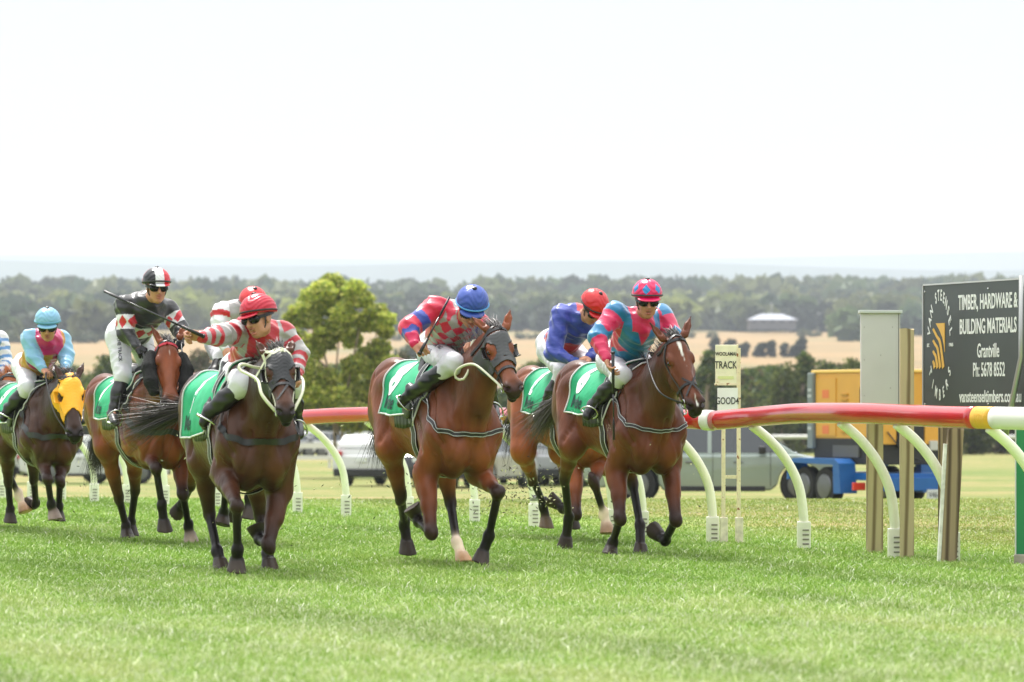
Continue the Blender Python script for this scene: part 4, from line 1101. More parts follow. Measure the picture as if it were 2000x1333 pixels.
def jockey(fr, label, J, face, roll=0.0, pattern=None, cap=None, brim=(0.02, 0.02, 0.02), skin=SKIN, mouth=0.0, hs=1.0, hands=None, glove=None,
           gogg=True, bootcol=None, hair=None, ink=None, h=0.0065, teeth=False, hem_r=0.15):
    """J joints in horse-frame pixels: head, neck, chest, waist, pelvis, Rsh.. ; face = world direction the face points"""
    root = empty('person', fr.O, fr.rz, label, 'jockey', 'jockeys riding the racehorses')
    p = {k: fr.P(*v) for k, v in J.items()}
    for k_, m_ in (('kn', .13), ('an', .31), ('toe', .35)):
        for s_, sg in (('R', -1), ('L', 1)):
            q = p[s_ + k_]
            if q.y * sg < m_: p[s_ + k_] = fr.PY(J[s_ + k_][0], J[s_ + k_][1], sg * m_)
    f = fr.vec(face).normalized(); up = Vector((0, 0, 1)); u = (up - f * up.dot(f)).normalized(); l = u.cross(f).normalized()
    u = (u * math.cos(roll) + l * math.sin(roll)).normalized(); l = u.cross(f).normalized()       # l: the jockey's own left
    c = p['head']; Hh = lambda a_, b_, c_: c + (f * a_ + u * b_ + l * c_) * hs
    lat = (p['Lsh'] - p['Rsh']).normalized()
    # --- skin
    F = Field(); R = (f, u, l)
    def e(a_, b_, c_, r, k=0.02, col=None, op='u'): F.ell(Hh(a_, b_, c_), [x * hs for x in r], R, k=k, col=col or skin, op=op)
    e(-0.008, 0.030, 0, (0.098, 0.092, 0.076)); e(0.030, -0.045, 0, (0.062, 0.072, 0.056), 0.03)
    e(0.045, -0.100, 0, (0.036, 0.026, 0.034), 0.025)                               # chin
    for s in (-1, 1):
        e(0.055, -0.030, s * 0.036, (0.028, 0.026, 0.022), 0.02); e(0.010, -0.075, s * 0.042, (0.05, 0.026, 0.018), 0.02)   # cheek, jaw
        e(0.080, 0.012, s * 0.032, (0.014, 0.013, 0.018), 0.01, op='s')             # eye socket
        e(-0.005, -0.015, s * 0.076, (0.016, 0.030, 0.008), 0.006, col=tuple(x * .9 for x in skin)) # ear
    F.cap(Hh(0.088, 0.012, 0), Hh(0.112, -0.030, 0), 0.010 * hs, 0.013 * hs, k=0.012, col=skin)
    for s in (-1, 1): e(0.098, -0.034, s * 0.011, (0.012, 0.008, 0.008), 0.006)
    e(0.082, -0.058, 0, (0.018, 0.008, 0.024), 0.006, col=LIP); e(0.078, -0.076 - mouth, 0, (0.018, 0.009, 0.021), 0.006, col=LIP)
    e(0.095, -0.066 - mouth * .5, 0, (0.030, 0.0028 + mouth * .6, 0.021), 0.003, op='s')
    F.cap(Hh(-0.02, -0.04, 0), p['neck'], 0.052 * hs, 0.055, k=0.03, col=skin)
    F.cap(p['neck'], p['chest'], 0.06, 0.09, k=0.03, col=skin); F.cap(p['chest'], p['pelvis'], 0.09, 0.08, k=0.03, col=skin)
    for s in 'RL':
        F.cap(p['chest'], p[s + 'sh'], 0.06, 0.045, k=0.03, col=skin)
        F.cap(p[s + 'sh'], p[s + 'el'], 0.042, 0.034, k=0.02, col=skin); F.cap(p[s + 'el'], p[s + 'wr'], 0.033, 0.024, k=0.02, col=skin)
        F.cap(p['pelvis'], p[s + 'hip'], 0.07, 0.06, k=0.03, col=skin)
        F.cap(p[s + 'hip'], p[s + 'kn'], 0.06, 0.045, k=0.03, col=skin); F.cap(p[s + 'kn'], p[s + 'an'], 0.04, 0.03, k=0.02, col=skin)
        F.cap(p[s + 'an'], p[s + 'toe'], 0.026, 0.022, k=0.02, col=skin)
    for s in 'RL':
        hh = hands.get(s, {}) if hands else {}
        d = fr.vec(hh['d']) if 'd' in hh else (p[s + 'wr'] - p[s + 'el']).normalized()
        pn = fr.vec(hh['pn']) if 'pn' in hh else Vector((0, 0.5 * (1 if s == 'R' else -1), -0.8))
        add_hand(F, p[s + 'wr'], d, pn, hh.get('curl', 1.35), hh.get('side', 1 if s == 'R' else -1), glove if glove and s in glove[1] else skin, spread=hh.get('spread', 0)) if not (glove and s in glove[1]) else add_hand(F, p[s + 'wr'], d, pn, hh.get('curl', 1.35), hh.get('side', 1 if s == 'R' else -1), glove[0])
    V, Q = F.mesh(h * 0.85); C = F.colors(V, 0.004)
    body = mesh_obj('body', V, Q, M_SKIN, root, C)
    if mouth > 0.01 or teeth:
        mb = MB(); mb.box((0, 0, 0), (0.006, 0.032, 0.006), None, bev=0.002)
        Rm = Matrix((f, l, u)).transposed(); mb2 = MB(); mb2.add([Hh(0.082, -0.0625, 0) + Rm @ Vector(v) for v in mb.v], mb.f); mb2.build('teeth', mat('teeth', (0.7, 0.68, 0.6), rough=0.3), body, smooth=True)
    # --- jacket
    Jk = Field(); w2 = lat
    dn = (p['chest'] - p['waist']).normalized(); back = dn.cross(lat).normalized()
    Jk.cap(p['waist'], p['chest'], hem_r * 1.0, 0.172, k=0.05, w=back, wk=0.84, tag='torso'); Jk.cap(p['chest'], p['neck'], 0.135, 0.070, k=0.05, w=back, wk=0.9, tag='torso')
    Jk.cap(p['pelvis'].lerp(p['waist'], .55), p['waist'], hem_r * .92, hem_r * .88, k=0.03, w=back, wk=0.85, tag='torso')
    for s in 'RL':
        Jk.cap(p['chest'], p[s + 'sh'], 0.10, 0.078, k=0.05, tag='torso')
        Jk.cap(p[s + 'sh'], p[s + 'el'], 0.084, 0.073, k=0.03, tag='up' + s); Jk.cap(p[s + 'el'], p[s + 'wr'].lerp(p[s + 'el'], .03), 0.071, 0.040, k=0.02, tag='fo' + s)
    wa = npv(p['waist']); ne = npv(p['neck'])
    def folds(X):
        q = X * 1.0
        a1 = np.sin(q[:, 0] * 42 + 5 * np.sin(q[:, 2] * 9 + q[:, 1] * 5)) * np.sin(q[:, 2] * 33 + 4 * np.sin(q[:, 0] * 11))
        a2 = np.abs(np.sin(q[:, 2] * 25 + q[:, 1] * 20 + 3 * np.sin(q[:, 0] * 15))) - 0.5
        return 0.006 * a1 + 0.0085 * a2
    V, Q = Jk.mesh(h, folds)
    ti, tt = Jk.nearest(V, ['torso', 'upR', 'foR', 'upL', 'foL'])
    ax = ne - wa; L = np.linalg.norm(ax); v = ((V - wa) @ ax) / L ** 2; uu = (V - wa - v[:, None] * ax) @ npv(lat); dd = (V - wa - v[:, None] * ax) @ npv(back)
    base, colr = pattern(ti, tt, uu, v, dd, V)
    mesh_obj('jacket', V, Q, M_SILK, root, colr)
    # --- breeches
    B = Field()
    B.ell(p['pelvis'], (0.15, 0.155, 0.125), k=0.04); B.cap(p['pelvis'], p['waist'].lerp(p['pelvis'], .3), 0.125, 0.125, k=0.03, w=back, wk=0.85)
    kb = {}
    for s in 'RL':
        B.cap(p['pelvis'], p[s + 'hip'], 0.12, 0.105, k=0.04); B.cap(p[s + 'hip'], p[s + 'kn'], 0.105, 0.074, k=0.04)
        kb[s] = p[s + 'kn'].lerp(p[s + 'an'], J.get(s + 'boot', (0.30,))[0]) if False else p[s + 'kn'].lerp(p[s + 'an'], BOOT.get('t', .3))
        B.cap(p[s + 'kn'], kb[s], 0.072, 0.060, k=0.03)
    V, Q = B.mesh(h, lambda X: 0.5 * folds(X)); br = mesh_obj('breeches', V, Q, M_BREECH, root)
    # --- boots
    bc = bootcol or (0.008, 0.008, 0.009)
    for s in 'RL':
        Bo = Field(); K, A, Tt = kb[s], p[s + 'an'], p[s + 'toe']; d = (A - K).normalized(); t = (Tt - A).normalized()
        Bo.cap(K - d * 0.01, K.lerp(A, .4), 0.063, 0.062, k=0.03, col=bc); Bo.cap(K.lerp(A, .4), A, 0.062, 0.044, k=0.03, col=bc)
        sl = (d - t * d.dot(t)).normalized()                        # towards the sole
        Bo.cap(A + sl * 0.02 - t * 0.015, A + sl * 0.045 - t * 0.02, 0.042, 0.034, k=0.02, col=bc)
        Bo.cap(A + sl * 0.012, Tt + sl * 0.008, 0.042, 0.030, k=0.02, w=sl, wk=0.9, col=bc); Bo.cap(A.lerp(Tt, .45) + sl * .014, Tt + sl * 0.010, 0.040, 0.034, k=0.02, w=sl, wk=0.75, col=bc)
        V, Q = Bo.mesh(h, lambda X: 0.0022 * np.sin(X[:, 2] * 95 + 14 * X[:, 0]) * (X[:, 2] < A.z + 0.14) * (X[:, 2] > A.z - .02))
        bo = mesh_obj('boot', V, Q, M_BOOT, root, Bo.colors(V))
        # stirrup iron under the ball of the foot
        st = MB(); ball = A.lerp(Tt, 0.72) + sl * 0.045; sd = t.cross(sl).normalized()
        pts = [ball + sd * 0.055, ball + sd * 0.062 - sl * 0.04, ball + sd * 0.045 - sl * 0.10, ball - sl * 0.125, ball - sd * 0.045 - sl * 0.10, ball - sd * 0.062 - sl * 0.04, ball - sd * 0.055]
        st.tube(dense(pts, .02), 0.006, 6); st.tube([ball + sd * .055, ball - sd * .055], .011, 8, flat=(sl, .6)); st.build('stirrup', M_STEEL, root, smooth=True)
        lt = MB(); q0 = ball - sl * 0.125; q1 = p['pelvis'].lerp(p[s + 'kn'], .55); q1 = Vector((q1.x, p[s + 'kn'].y * .75, q1.z - .06)); lt.ribbon([q0, q0.lerp(q1, .5), q1], [Vector((1, 0, 0))] * 3, 0.016, th=0.004); lt.build('stirrup_leather', M_LEATHER, root)
    # --- helmet
    Hc = Hh(-0.012, 0.056, 0); hv = Field(); hv.ell(Hc, (0.128 * hs, 0.108 * hs, 0.112 * hs), R, k=0.01)
    hv.ell(Hh(-0.05, 0.03, 0), (0.088 * hs, 0.095 * hs, 0.098 * hs), R, k=0.03)
    nrm = npv((u * -1 + f * 0.16).normalized()); cc = npv(Hh(0.0, 0.030, 0))
    def clip(X): return (X - cc) @ nrm
    V, Q = hv.mesh(h * .8, lambda X: 0.0016 * np.sin(((X - npv(Hc)) @ npv(u)) * 190 + 6 * np.sin(((X - npv(Hc)) @ npv(l)) * 38)), clip)
    D = (V - npv(Hc)) / hs; a_, b_, c_ = D @ npv(f), D @ npv(u), D @ npv(l)
    he_ = mesh_obj('helmet', V, Q, M_CAPSILK, root, cap(a_, b_, c_))
    bm_ = MB(); ring = []
    for i in range(40):
        an = 2 * math.pi * i / 40; r1, r2 = 0.130 * hs, 0.114 * hs
        q = Hc + f * math.cos(an) * r1 + l * math.sin(an) * r2; q = q - u * ((q - Vector(cc.tolist())).dot(Vector(nrm.tolist())) / u.dot(Vector(nrm.tolist()))); ring.append(q + u * 0.014 * hs)
    bm_.tube(ring, 0.0065 * hs, 6, closed=True); bm_.build('elastic_band', mat('band_' + str(tuple(round(x, 3) for x in brim)), brim, rough=.6), he_, smooth=True)
    vb = Field(); vb.ell(Hh(0.098, 0.034, 0), (0.052 * hs, 0.011 * hs, 0.088 * hs), ((f - u * .22), (u + f * .22), l), k=0.01)
    V, Q = vb.mesh(h * .7); D = (V - npv(Hc)) / hs; mesh_obj('peak', V, Q, M_CAPSILK, he_, cap(D @ npv(f), D @ npv(u), D @ npv(l)))
    pm = MB(); pm.lathe(Hc + u * 0.104 * hs, [(0.016, 0), (0.019, .005), (0.015, .011), (0.006, .014)], 12, u); pm.build('button', M_CAPSILK, he_, smooth=True, vcol=False)
    he_.children[-1] if False else None
    # --- goggles and chin strap
    if gogg:
        gf = Field()
        for s in (-1, 1): gf.ell(Hh(0.080, 0.002, s * 0.036), (0.032 * hs, 0.031 * hs, 0.042 * hs), R, k=0.014)
        gf.ell(Hh(0.055, 0.006, 0), (0.036 * hs, 0.022 * hs, 0.068 * hs), R, k=0.01)
        V, Q = gf.mesh(h * .7); go = mesh_obj('goggles', V, Q, M_GLASS, root)
        sb = MB(); sp = []
        for i in range(31):
            an = math.radians(42 + (360 - 84) * i / 30); sp.append(Hh(0.116 * math.cos(an) - 0.008, 0.008 + 0.012 * (1 - math.cos(an)) / 2, 0.088 * math.sin(an)))
        sb.ribbon(sp, [u] * len(sp), 0.022 * hs, th=0.004); sb.build('strap', M_LEATHER, go)
    cs = MB()
    for s in (-1, 1): cs.tube([Hh(0.02, 0.02, s * 0.086), Hh(0.022, -0.05, s * 0.070), Hh(0.040, -0.112, s * 0.030), Hh(0.045, -0.128, 0)], 0.0045, 6)
    cs.build('chin_strap', M_LEATHER, he_, smooth=True)
    if hair is not None:
        hf = Field(); hf.ell(Hh(-0.10, 0.0, 0.0), (0.045, 0.05, 0.06), R, k=.02); hf.cap(Hh(-0.13, 0.02, 0), Hh(-0.15, -0.03, -0.01), .03, .02)
        V, Q = hf.mesh(h, lambda X: .003 * np.sin(X[:, 2] * 120 + X[:, 1] * 90)); mesh_obj('hair', V, Q, M_HAIR, root, np.tile(np.array(hair, np.float32), (len(V), 1)))
    if ink:
        bv = BVHTree.FromPolygons([v.co[:] for v in br.data.vertices], [q_.vertices[:] for q_ in br.data.polygons])
        for (txt, size, a0, a1, side) in ink:
            # writing along the outside of the thigh: reads from a0 to a1 (joint-frame pixels)
            A0, A1 = fr.P(*a0), fr.P(*a1); d = (A1 - A0).normalized(); view = fr.vec((0, 1, 0)); upv = view.cross(d).normalized() * -1
            if upv.z < 0 and abs(d.z) < .8: upv = -upv
            t = text_obj('lettering', txt, size, M_INK, None, None, 0.9, 0.0, bold=0.0008); me = t.data
            bm = bmesh.new(); bm.from_mesh(me); bmesh.ops.subdivide_edges(bm, edges=[e2 for e2 in bm.edges if e2.calc_length() > 0.015], cuts=1)
            mid = (A0 + A1) / 2; nx_ = d.cross(upv); nx_ = nx_ if nx_.dot(view) < 0 else -nx_
            for v_ in bm.verts:
                o = mid + d * v_.co.x + upv * v_.co.y + nx_ * 0.25; hit = bv.ray_cast(o, -nx_, .6)
                v_.co = hit[0] + nx_ * 0.003 if hit[0] is not None else o - nx_ * .25
            bm.to_mesh(me); bm.free(); t.parent = br
    return dict(root=root, p=p, f=f, u=u, l=l, fr=fr)

BOOT = {'t': .3}
def whip(fr, a, b, label, grip=0.18):
    """a butt, b tip as joints"""
    A, B = fr.P(*a), fr.P(*b); d = (B - A).normalized(); L = (B - A).length
    root = empty('whip', fr.O, fr.rz, label, 'whip', 'whips carried by the jockeys')
    m = MB(); m.tube([A, A + d * grip], [0.013, 0.010], 10); m.lathe(A - d * 0.012, [(0.005, 0), (0.016, .004), (0.016, .014), (.01, .02)], 10, d); m.build('handle', M_LEATHER, root, smooth=True)
    m = MB(); m.tube([A + d * grip, A + d * (L - .16)], [0.0075, 0.0055], 8); m.build('shaft', mat('whip_shaft', (0.02, 0.02, 0.022), rough=.25), root, smooth=True)
    m = MB(); m.tube([A + d * (L - .17), A + d * (L - .13), A + d * L], [0.006, 0.014, 0.012], 8, flat=(d.orthogonal().normalized(), .5)); m.build('flap', M_LEATHER, root, smooth=True)
    return root

def rein(hd, pts, m, r=0.007, name='rein', parent=None):
    mb = MB(); mb.tube(dense(pts, 0.02), r, 6); return mb.build(name, m, parent or hd['root'], smooth=True)
# ------------------------------------------------------------------ silks
PINK, TEAL = Cx(228, 18, 92), Cx(4, 126, 180); GREY, RED = Cx(176, 172, 172), Cx(212, 22, 40); ROYAL = Cx(46, 72, 176); BLK = Cx(30, 30, 34); WHT = Cx(236, 236, 240)
MAG, GOLD, SKYB, PURP = Cx(206, 24, 110), Cx(206, 142, 20), Cx(132, 190, 226), Cx(110, 24, 110); FRED = Cx(226, 14, 66)
def paint(n, base): return np.tile(base, (n, 1)).astype(np.float32)
def put(c, m, col): c[m] = col
def pat_H(ti, t, u, v, d, V):
    c = paint(len(V), TEAL); to = ti == 0; au = np.abs(u)
    put(c, to & (v > 0.62 + au * 6.5), PINK); put(c, to & (v > 0.93), PINK)
    put(c, to & (au > 0.075 + 0.55 * np.abs(v - 0.42)) & (v < .66), PINK); put(c, to & (v < 0.10 + 0.05 * np.sin(u * 40)), PINK)
    put(c, to & (au > 0.155), PINK); put(c, to & (au > 0.09) & (au < 0.15) & (v > .80), TEAL)
    for a, b in ((1, 2), (3, 4)):
        put(c, ti == a, PINK); put(c, (ti == a) & (t > .60 + .16 * np.abs(np.sin(V[:, 1] * 30))) , TEAL); put(c, (ti == a) & (t < .16), TEAL)
        put(c, (ti == b), PINK); put(c, (ti == b) & (t < .10 + .05 * np.sin(V[:, 1] * 50)), TEAL)
    return 0, c
def pat_F(ti, t, u, v, d, V):
    c = paint(len(V), FRED); to = ti == 0; L = .45
    a, b = (u + v * L * .9) / .085, (u - v * L * .9) / .085
    put(c, to & ((np.floor(a) + np.floor(b)) % 2 == 0), GREY); put(c, to & (d > 0.06) & (v > .75) & (np.abs(u) < .05), WHT); put(c, to & (np.abs(u) >= .15), FRED)
    for x, y in ((1, 2), (3, 4)):
        put(c, ti == x, FRED); put(c, (ti == x) & (t > .46) & (t < .74), ROYAL)
        put(c, ti == y, PINK); w = np.abs(np.sin((V[:, 0] + V[:, 1]) * 34)); put(c, (ti == y) & (t > .22 + .1 * w) & (t < .62 - .1 * w), ROYAL); put(c, (ti == y) & (t < .08), ROYAL)
    return 0, c
def pat_E(ti, t, u, v, d, V):
    R_ = Cx(196, 18, 44); c = paint(len(V), R_); to = ti == 0
    put(c, to & (np.abs(u) < .055 + .05 * (v < .55)) & (v < .80) & (v > .12), GREY); put(c, to & (np.abs(np.abs(u) - .13) < .022) & (v > .6), GREY)
    for x, y in ((1, 2), (3, 4)):
        put(c, ti == x, GREY); put(c, (ti == x) & ((t < .12) | ((t > .40) & (t < .62))), R_)
        put(c, ti == y, GREY); put(c, (ti == y) & (((t > .08) & (t < .34)) | ((t > .52) & (t < .72)) | (t > .92)), R_)
    return 0, c
def pat_C(ti, t, u, v, d, V):
    c = paint(len(V), BLK); to = ti == 0
    def dia(x, y, wd, ht): return (np.abs((x / wd) % 1 - .5) * 2 + np.abs(y / ht)) < .92
    band = to & (v > .16) & (v < .50); put(c, band, WHT); put(c, band & dia(u + .05, v - .33, .092, .17), RED)
    for x, y in ((1, 2), (3, 4)):
        bd = (ti == x) & (t > .34) & (t < .86); put(c, bd, WHT); put(c, bd & dia(V[:, 1] * .9 + V[:, 0] * .6, t - .60, .085, .26), RED)
    return 0, c
def pat_B(ti, t, u, v, d, V):
    c = paint(len(V), GOLD); to = ti == 0; au = np.abs(u)
    put(c, to & (au > .052) & (au < .115) & (v > .25), MAG); put(c, to & (au > .115) & (au < .135) & (v > .3), PURP); put(c, to & (v > .84), MAG); put(c, to & (au > .135) & (v > .6), GOLD)
    put(c, to & (v < .04), RED)
    for x in (1, 2, 3, 4): put(c, ti == x, SKYB)
    return 0, c
def pat_D(ti, t, u, v, d, V):
    c = paint(len(V), WHT); to = ti == 0; au = np.abs(u)
    put(c, to & (au > .05) & (au < .115) & (v > .3), RED); put(c, to & (au > .15) & (v > .4) & (v < .8), BLK); put(c, to & (v > .86), GREY); put(c, (ti == 1) & (t < .30) & (t > .05), RED); put(c, to & (v < .45) & (au > .1), BLK)
    return 0, c
def pat_G(ti, t, u, v, d, V):
    c = paint(len(V), Cx(44, 66, 172)); to = ti == 0
    put(c, to & (v < .20) & (d < .03), RED); put(c, to & (d > .03) & (v > .55) & (np.abs(u) < .06), RED); put(c, to & (d < -.02) & (v < .42 - np.abs(u)), RED)
    return 0, c
def pat_A(ti, t, u, v, d, V):
    c = paint(len(V), WHT); bl = Cx(92, 150, 214)
    put(c, np.abs((t * 3.2) % 1 - .5) < .2, bl); put(c, (ti == 0) & (np.abs(v * 4 % 1 - .5) > .25), bl)
    return 0, c
def cap_plain(col, col2=None):
    def f(a, b, c): return paint(len(a), col)
    return f
def cap_H(a, b, c):
    o = paint(len(a), PINK); an = np.degrees(np.arctan2(c, a))
    for k in range(-180, 180, 52): 
        dn = np.abs(((an - k - 12 + 180) % 360) - 180)
        o[(dn / 17 + np.abs(b - .048) / .036) < 1] = Cx(20, 140, 205)
    return o
def cap_C(a, b, c):
    o = paint(len(a), WHT); o[c < -.035] = BLK; o[(c < -.03) & (a < -.02)] = RED; o[(c > .038)] = RED; return o

# ------------------------------------------------------------------ the riders
LOW = dict(Rboot=(.3,))
if want('H'):
    fr = HD['H']['fr']
    JK = jockey(fr, 'jockey in pink and turquoise silks with a diamond-patterned cap, rightmost rider', dict(
        head=(1264, 588, .62), neck=(1252, 622, .50), chest=(1243, 640, .40), waist=(1226, 690, .16), pelvis=(1206, 698, -.06),
        Rsh=(1202, 611, .46), Rel=(1166, 660, .52), Rwr=(1184, 700, .66), Lsh=(1292, 616, .40), Lel=(1318, 664, .50), Lwr=(1300, 700, .70),
        Rhip=(1192, 706, .06), Rkn=(1215, 735, .44), Ran=(1160, 790, .10), Rtoe=(1148, 812, .24),
        Lhip=(1232, 700, -.06), Lkn=(1300, 735, .30), Lan=(1318, 790, .02), Ltoe=(1326, 808, .20)),
        face=(0.10, -0.97, -0.22), pattern=pat_H, cap=cap_H, mouth=0.004, teeth=True, brim=(.03, .03, .035),
        hands=dict(R=dict(d=(0.25, -0.35, -0.9), pn=(0.85, -0.2, 0.2), curl=.75, side=-1, spread=.5)))
    whip(fr, (1197, 690, .74), (1199, 860, .72), 'black whip pointing straight down in the pink and turquoise jockey\'s hand', .30)
if want('F'):
    fr = HD['F']['fr']
    JK = jockey(fr, 'jockey in magenta and grey checked silks with a royal blue cap', dict(
        head=(921, 603, .66), neck=(899, 620, .50), chest=(884, 628, .38), waist=(872, 668, .12), pelvis=(852, 680, -.10),
        Rsh=(850, 603, .44), Rel=(798, 641, .48), Rwr=(810, 672, .60), Lsh=(934, 634, .38), Lel=(948, 668, .48), Lwr=(934, 672, .70),
        Rhip=(846, 690, .0), Rkn=(886, 710, .40), Ran=(804, 770, .02), Rtoe=(786, 790, .16),
        Lhip=(880, 690, -.10), Lkn=(940, 715, .30), Lan=(962, 790, .0), Ltoe=(966, 812, .18)),
        face=(0.02, -0.80, -0.60), roll=.12, pattern=pat_F, cap=cap_plain(Cx(52, 84, 176)), brim=(0.08, .30, .60), mouth=.003, teeth=True,
        hands=dict(R=dict(d=(0.5, -0.5, -0.5), pn=(0.5, 0.3, -0.6), curl=1.5, side=1), L=dict(d=(-.5, -.6, 0), pn=(0, -.2, -1), curl=1.4)),
        ink=[('OFF THE TRACK', .034, (838, 668, .2), (880, 690, .36), 1), ('TAYLOR', .045, (834, 684, .1), (872, 702, .3), 1)])
    whip(fr, (820, 690, .70), (878, 581, .62), 'black whip raised diagonally in the fist of the blue-capped jockey', .12)
if want('E'):
    fr = HD['E']['fr']
    JK = jockey(fr, 'shouting jockey in red and silver silks stretching out a whip arm', dict(
        head=(505, 622, .60), neck=(512, 652, .48), chest=(508, 665, .38), waist=(490, 704, .14), pelvis=(472, 722, -.08),
        Rsh=(466, 651, .44), Rel=(430, 655, .62), Rwr=(393, 659, .74), Lsh=(552, 652, .40), Lel=(582, 694, .46), Lwr=(580, 730, .62),
        Rhip=(462, 728, .04), Rkn=(474, 752, .42), Ran=(412, 804, .10), Rtoe=(400, 826, .24),
        Lhip=(510, 728, -.06), Lkn=(568, 752, .28), Lan=(578, 820, .06), Ltoe=(583, 848, .22)),
        face=(-0.62, -0.76, -0.20), roll=-.14, pattern=pat_E, cap=cap_plain(Cx(206, 26, 56)), mouth=.016, teeth=True,
        hands=dict(R=dict(d=(-.95, -.1, .15), pn=(0.1, -0.75, -.6), curl=1.5, side=1)),
        ink=[('LOCK', .034, (452, 722, .3), (466, 700, .3), 1)])
    whip(fr, (397, 657, .80), (203, 569, .78), 'long black whip held out level towards the next rider', .16)
if want('C'):
    fr = HD['C']['fr']; BOOT['t'] = .06
    JK = jockey(fr, 'jockey in black silks with red diamonds and a black, white and red cap', dict(
        head=(306, 562, .62), neck=(290, 590, .50), chest=(286, 603, .40), waist=(262, 646, .16), pelvis=(244, 650, -.02),
        Rsh=(244, 597, .42), Rel=(246, 652, .44), Rwr=(268, 678, .58), Lsh=(328, 604, .38), Lel=(350, 640, .44), Lwr=(352, 662, .62),
        Rhip=(232, 662, .04), Rkn=(240, 738, .28), Ran=(221, 806, .16), Rtoe=(226, 824, .30),
        Lhip=(272, 662, -.06), Lkn=(300, 738, .14), Lan=(330, 800, .02), Ltoe=(335, 815, .16)),
        face=(0.30, -0.94, -0.12), pattern=pat_C, cap=cap_C, glove=((0.01, 0.01, 0.012), 'RL'), hair=(0.35, 0.14, 0.05),
        ink=[('OFF THE TRACK', .040, (229, 648, .2), (236, 700, .2), 1)])
    BOOT['t'] = .3
if want('G'):
    fr = HD['G']['fr']
    JK = jockey(fr, 'jockey in royal blue silks with a red cap bending low behind the pink rider', dict(
        head=(1158, 603, .62), neck=(1136, 622, .48), chest=(1122, 628, .36), waist=(1100, 664, .12), pelvis=(1082, 672, -.10),
        Rsh=(1096, 616, .42), Rel=(1080, 690, .46), Rwr=(1114, 702, .60), Lsh=(1160, 640, .38), Lel=(1175, 680, .46), Lwr=(1150, 700, .68),
        Rhip=(1074, 686, .0), Rkn=(1100, 728, .36), Ran=(1064, 796, .10), Rtoe=(1052, 822, .26),
        Lhip=(1108, 680, -.10), Lkn=(1160, 720, .28), Lan=(1190, 790, .0), Ltoe=(1194, 808, .18)),
        face=(0.30, -0.62, -0.72), roll=.1, pattern=pat_G, cap=cap_plain(Cx(214, 30, 36)), glove=(tuple(Cx(40, 76, 160)), 'R'))
if want('D'):
    fr = HD['D']['fr']; BOOT['t'] = .1
    JK = jockey(fr, 'jockey with a red cap and white sleeves, mostly hidden behind the shouting rider', dict(
        head=(494, 600, .58), neck=(474, 612, .46), chest=(462, 622, .36), waist=(452, 662, .12), pelvis=(436, 672, -.08),
        Rsh=(434, 612, .42), Rel=(428, 650, .48), Rwr=(440, 682, .60), Lsh=(500, 628, .36), Lel=(515, 660, .46), Lwr=(505, 690, .68),
        Rhip=(434, 684, .0), Rkn=(434, 700, .36), Ran=(404, 770, .10), Rtoe=(398, 790, .24),
        Lhip=(460, 684, -.10), Lkn=(500, 705, .28), Lan=(520, 790, .0), Ltoe=(524, 808, .18)),
        face=(0.25, -0.8, -0.5), pattern=pat_D, cap=cap_plain(Cx(214, 34, 40)), h=.008, ink=[('LU', .07, (428, 640, .3), (446, 640, .3), 1)] if False else None)
    BOOT['t'] = .3
if want('B'):
    fr = HD['B']['fr']
    JK = jockey(fr, 'jockey in sky blue sleeves and gold and magenta silks with a pale blue cap', dict(
        head=(93, 637, .66), neck=(93, 664, .50), chest=(90, 672, .40), waist=(70, 712, .14), pelvis=(55, 716, -.06),
        Rsh=(60, 662, .42), Rel=(66, 697, .50), Rwr=(84, 722, .62), Lsh=(120, 664, .38), Lel=(130, 698, .48), Lwr=(128, 722, .68),
        Rhip=(50, 722, .04), Rkn=(54, 758, .38), Ran=(17, 800, .06), Rtoe=(8, 818, .20),
        Lhip=(82, 722, -.06), Lkn=(126, 752, .24), Lan=(152, 800, .0), Ltoe=(160, 822, .18)),
        face=(0.06, -0.93, -0.34), pattern=pat_B, cap=cap_plain(Cx(134, 190, 222)), brim=(.10, .30, .42), h=.0075, mouth=.002,
        hands=dict(R=dict(d=(.5, -.6, -.3), pn=(0.3, -.1, -.9), curl=1.5)))
if want('A'):
    fr = HD['A']['fr']
    JK = jockey(fr, 'jockey in white and pale blue hooped silks cut off by the left edge', dict(
        head=(-28, 640, .60), neck=(-30, 668, .48), chest=(-32, 676, .38), waist=(-44, 716, .14), pelvis=(-56, 722, -.06),
        Rsh=(-60, 664, .42), Rel=(-62, 700, .50), Rwr=(-40, 730, .62), Lsh=(-2, 664, .38), Lel=(12, 712, .48), Lwr=(-1, 738, .64),
        Rhip=(-62, 726, .04), Rkn=(-54, 762, .38), Ran=(-90, 808, .06), Rtoe=(-98, 826, .20),
        Lhip=(-34, 726, -.06), Lkn=(4, 760, .24), Lan=(18, 806, .0), Ltoe=(22, 822, .18)),
        face=(0.1, -0.95, -0.3), pattern=pat_A, cap=cap_plain(Cx(230, 232, 236)), h=.009)
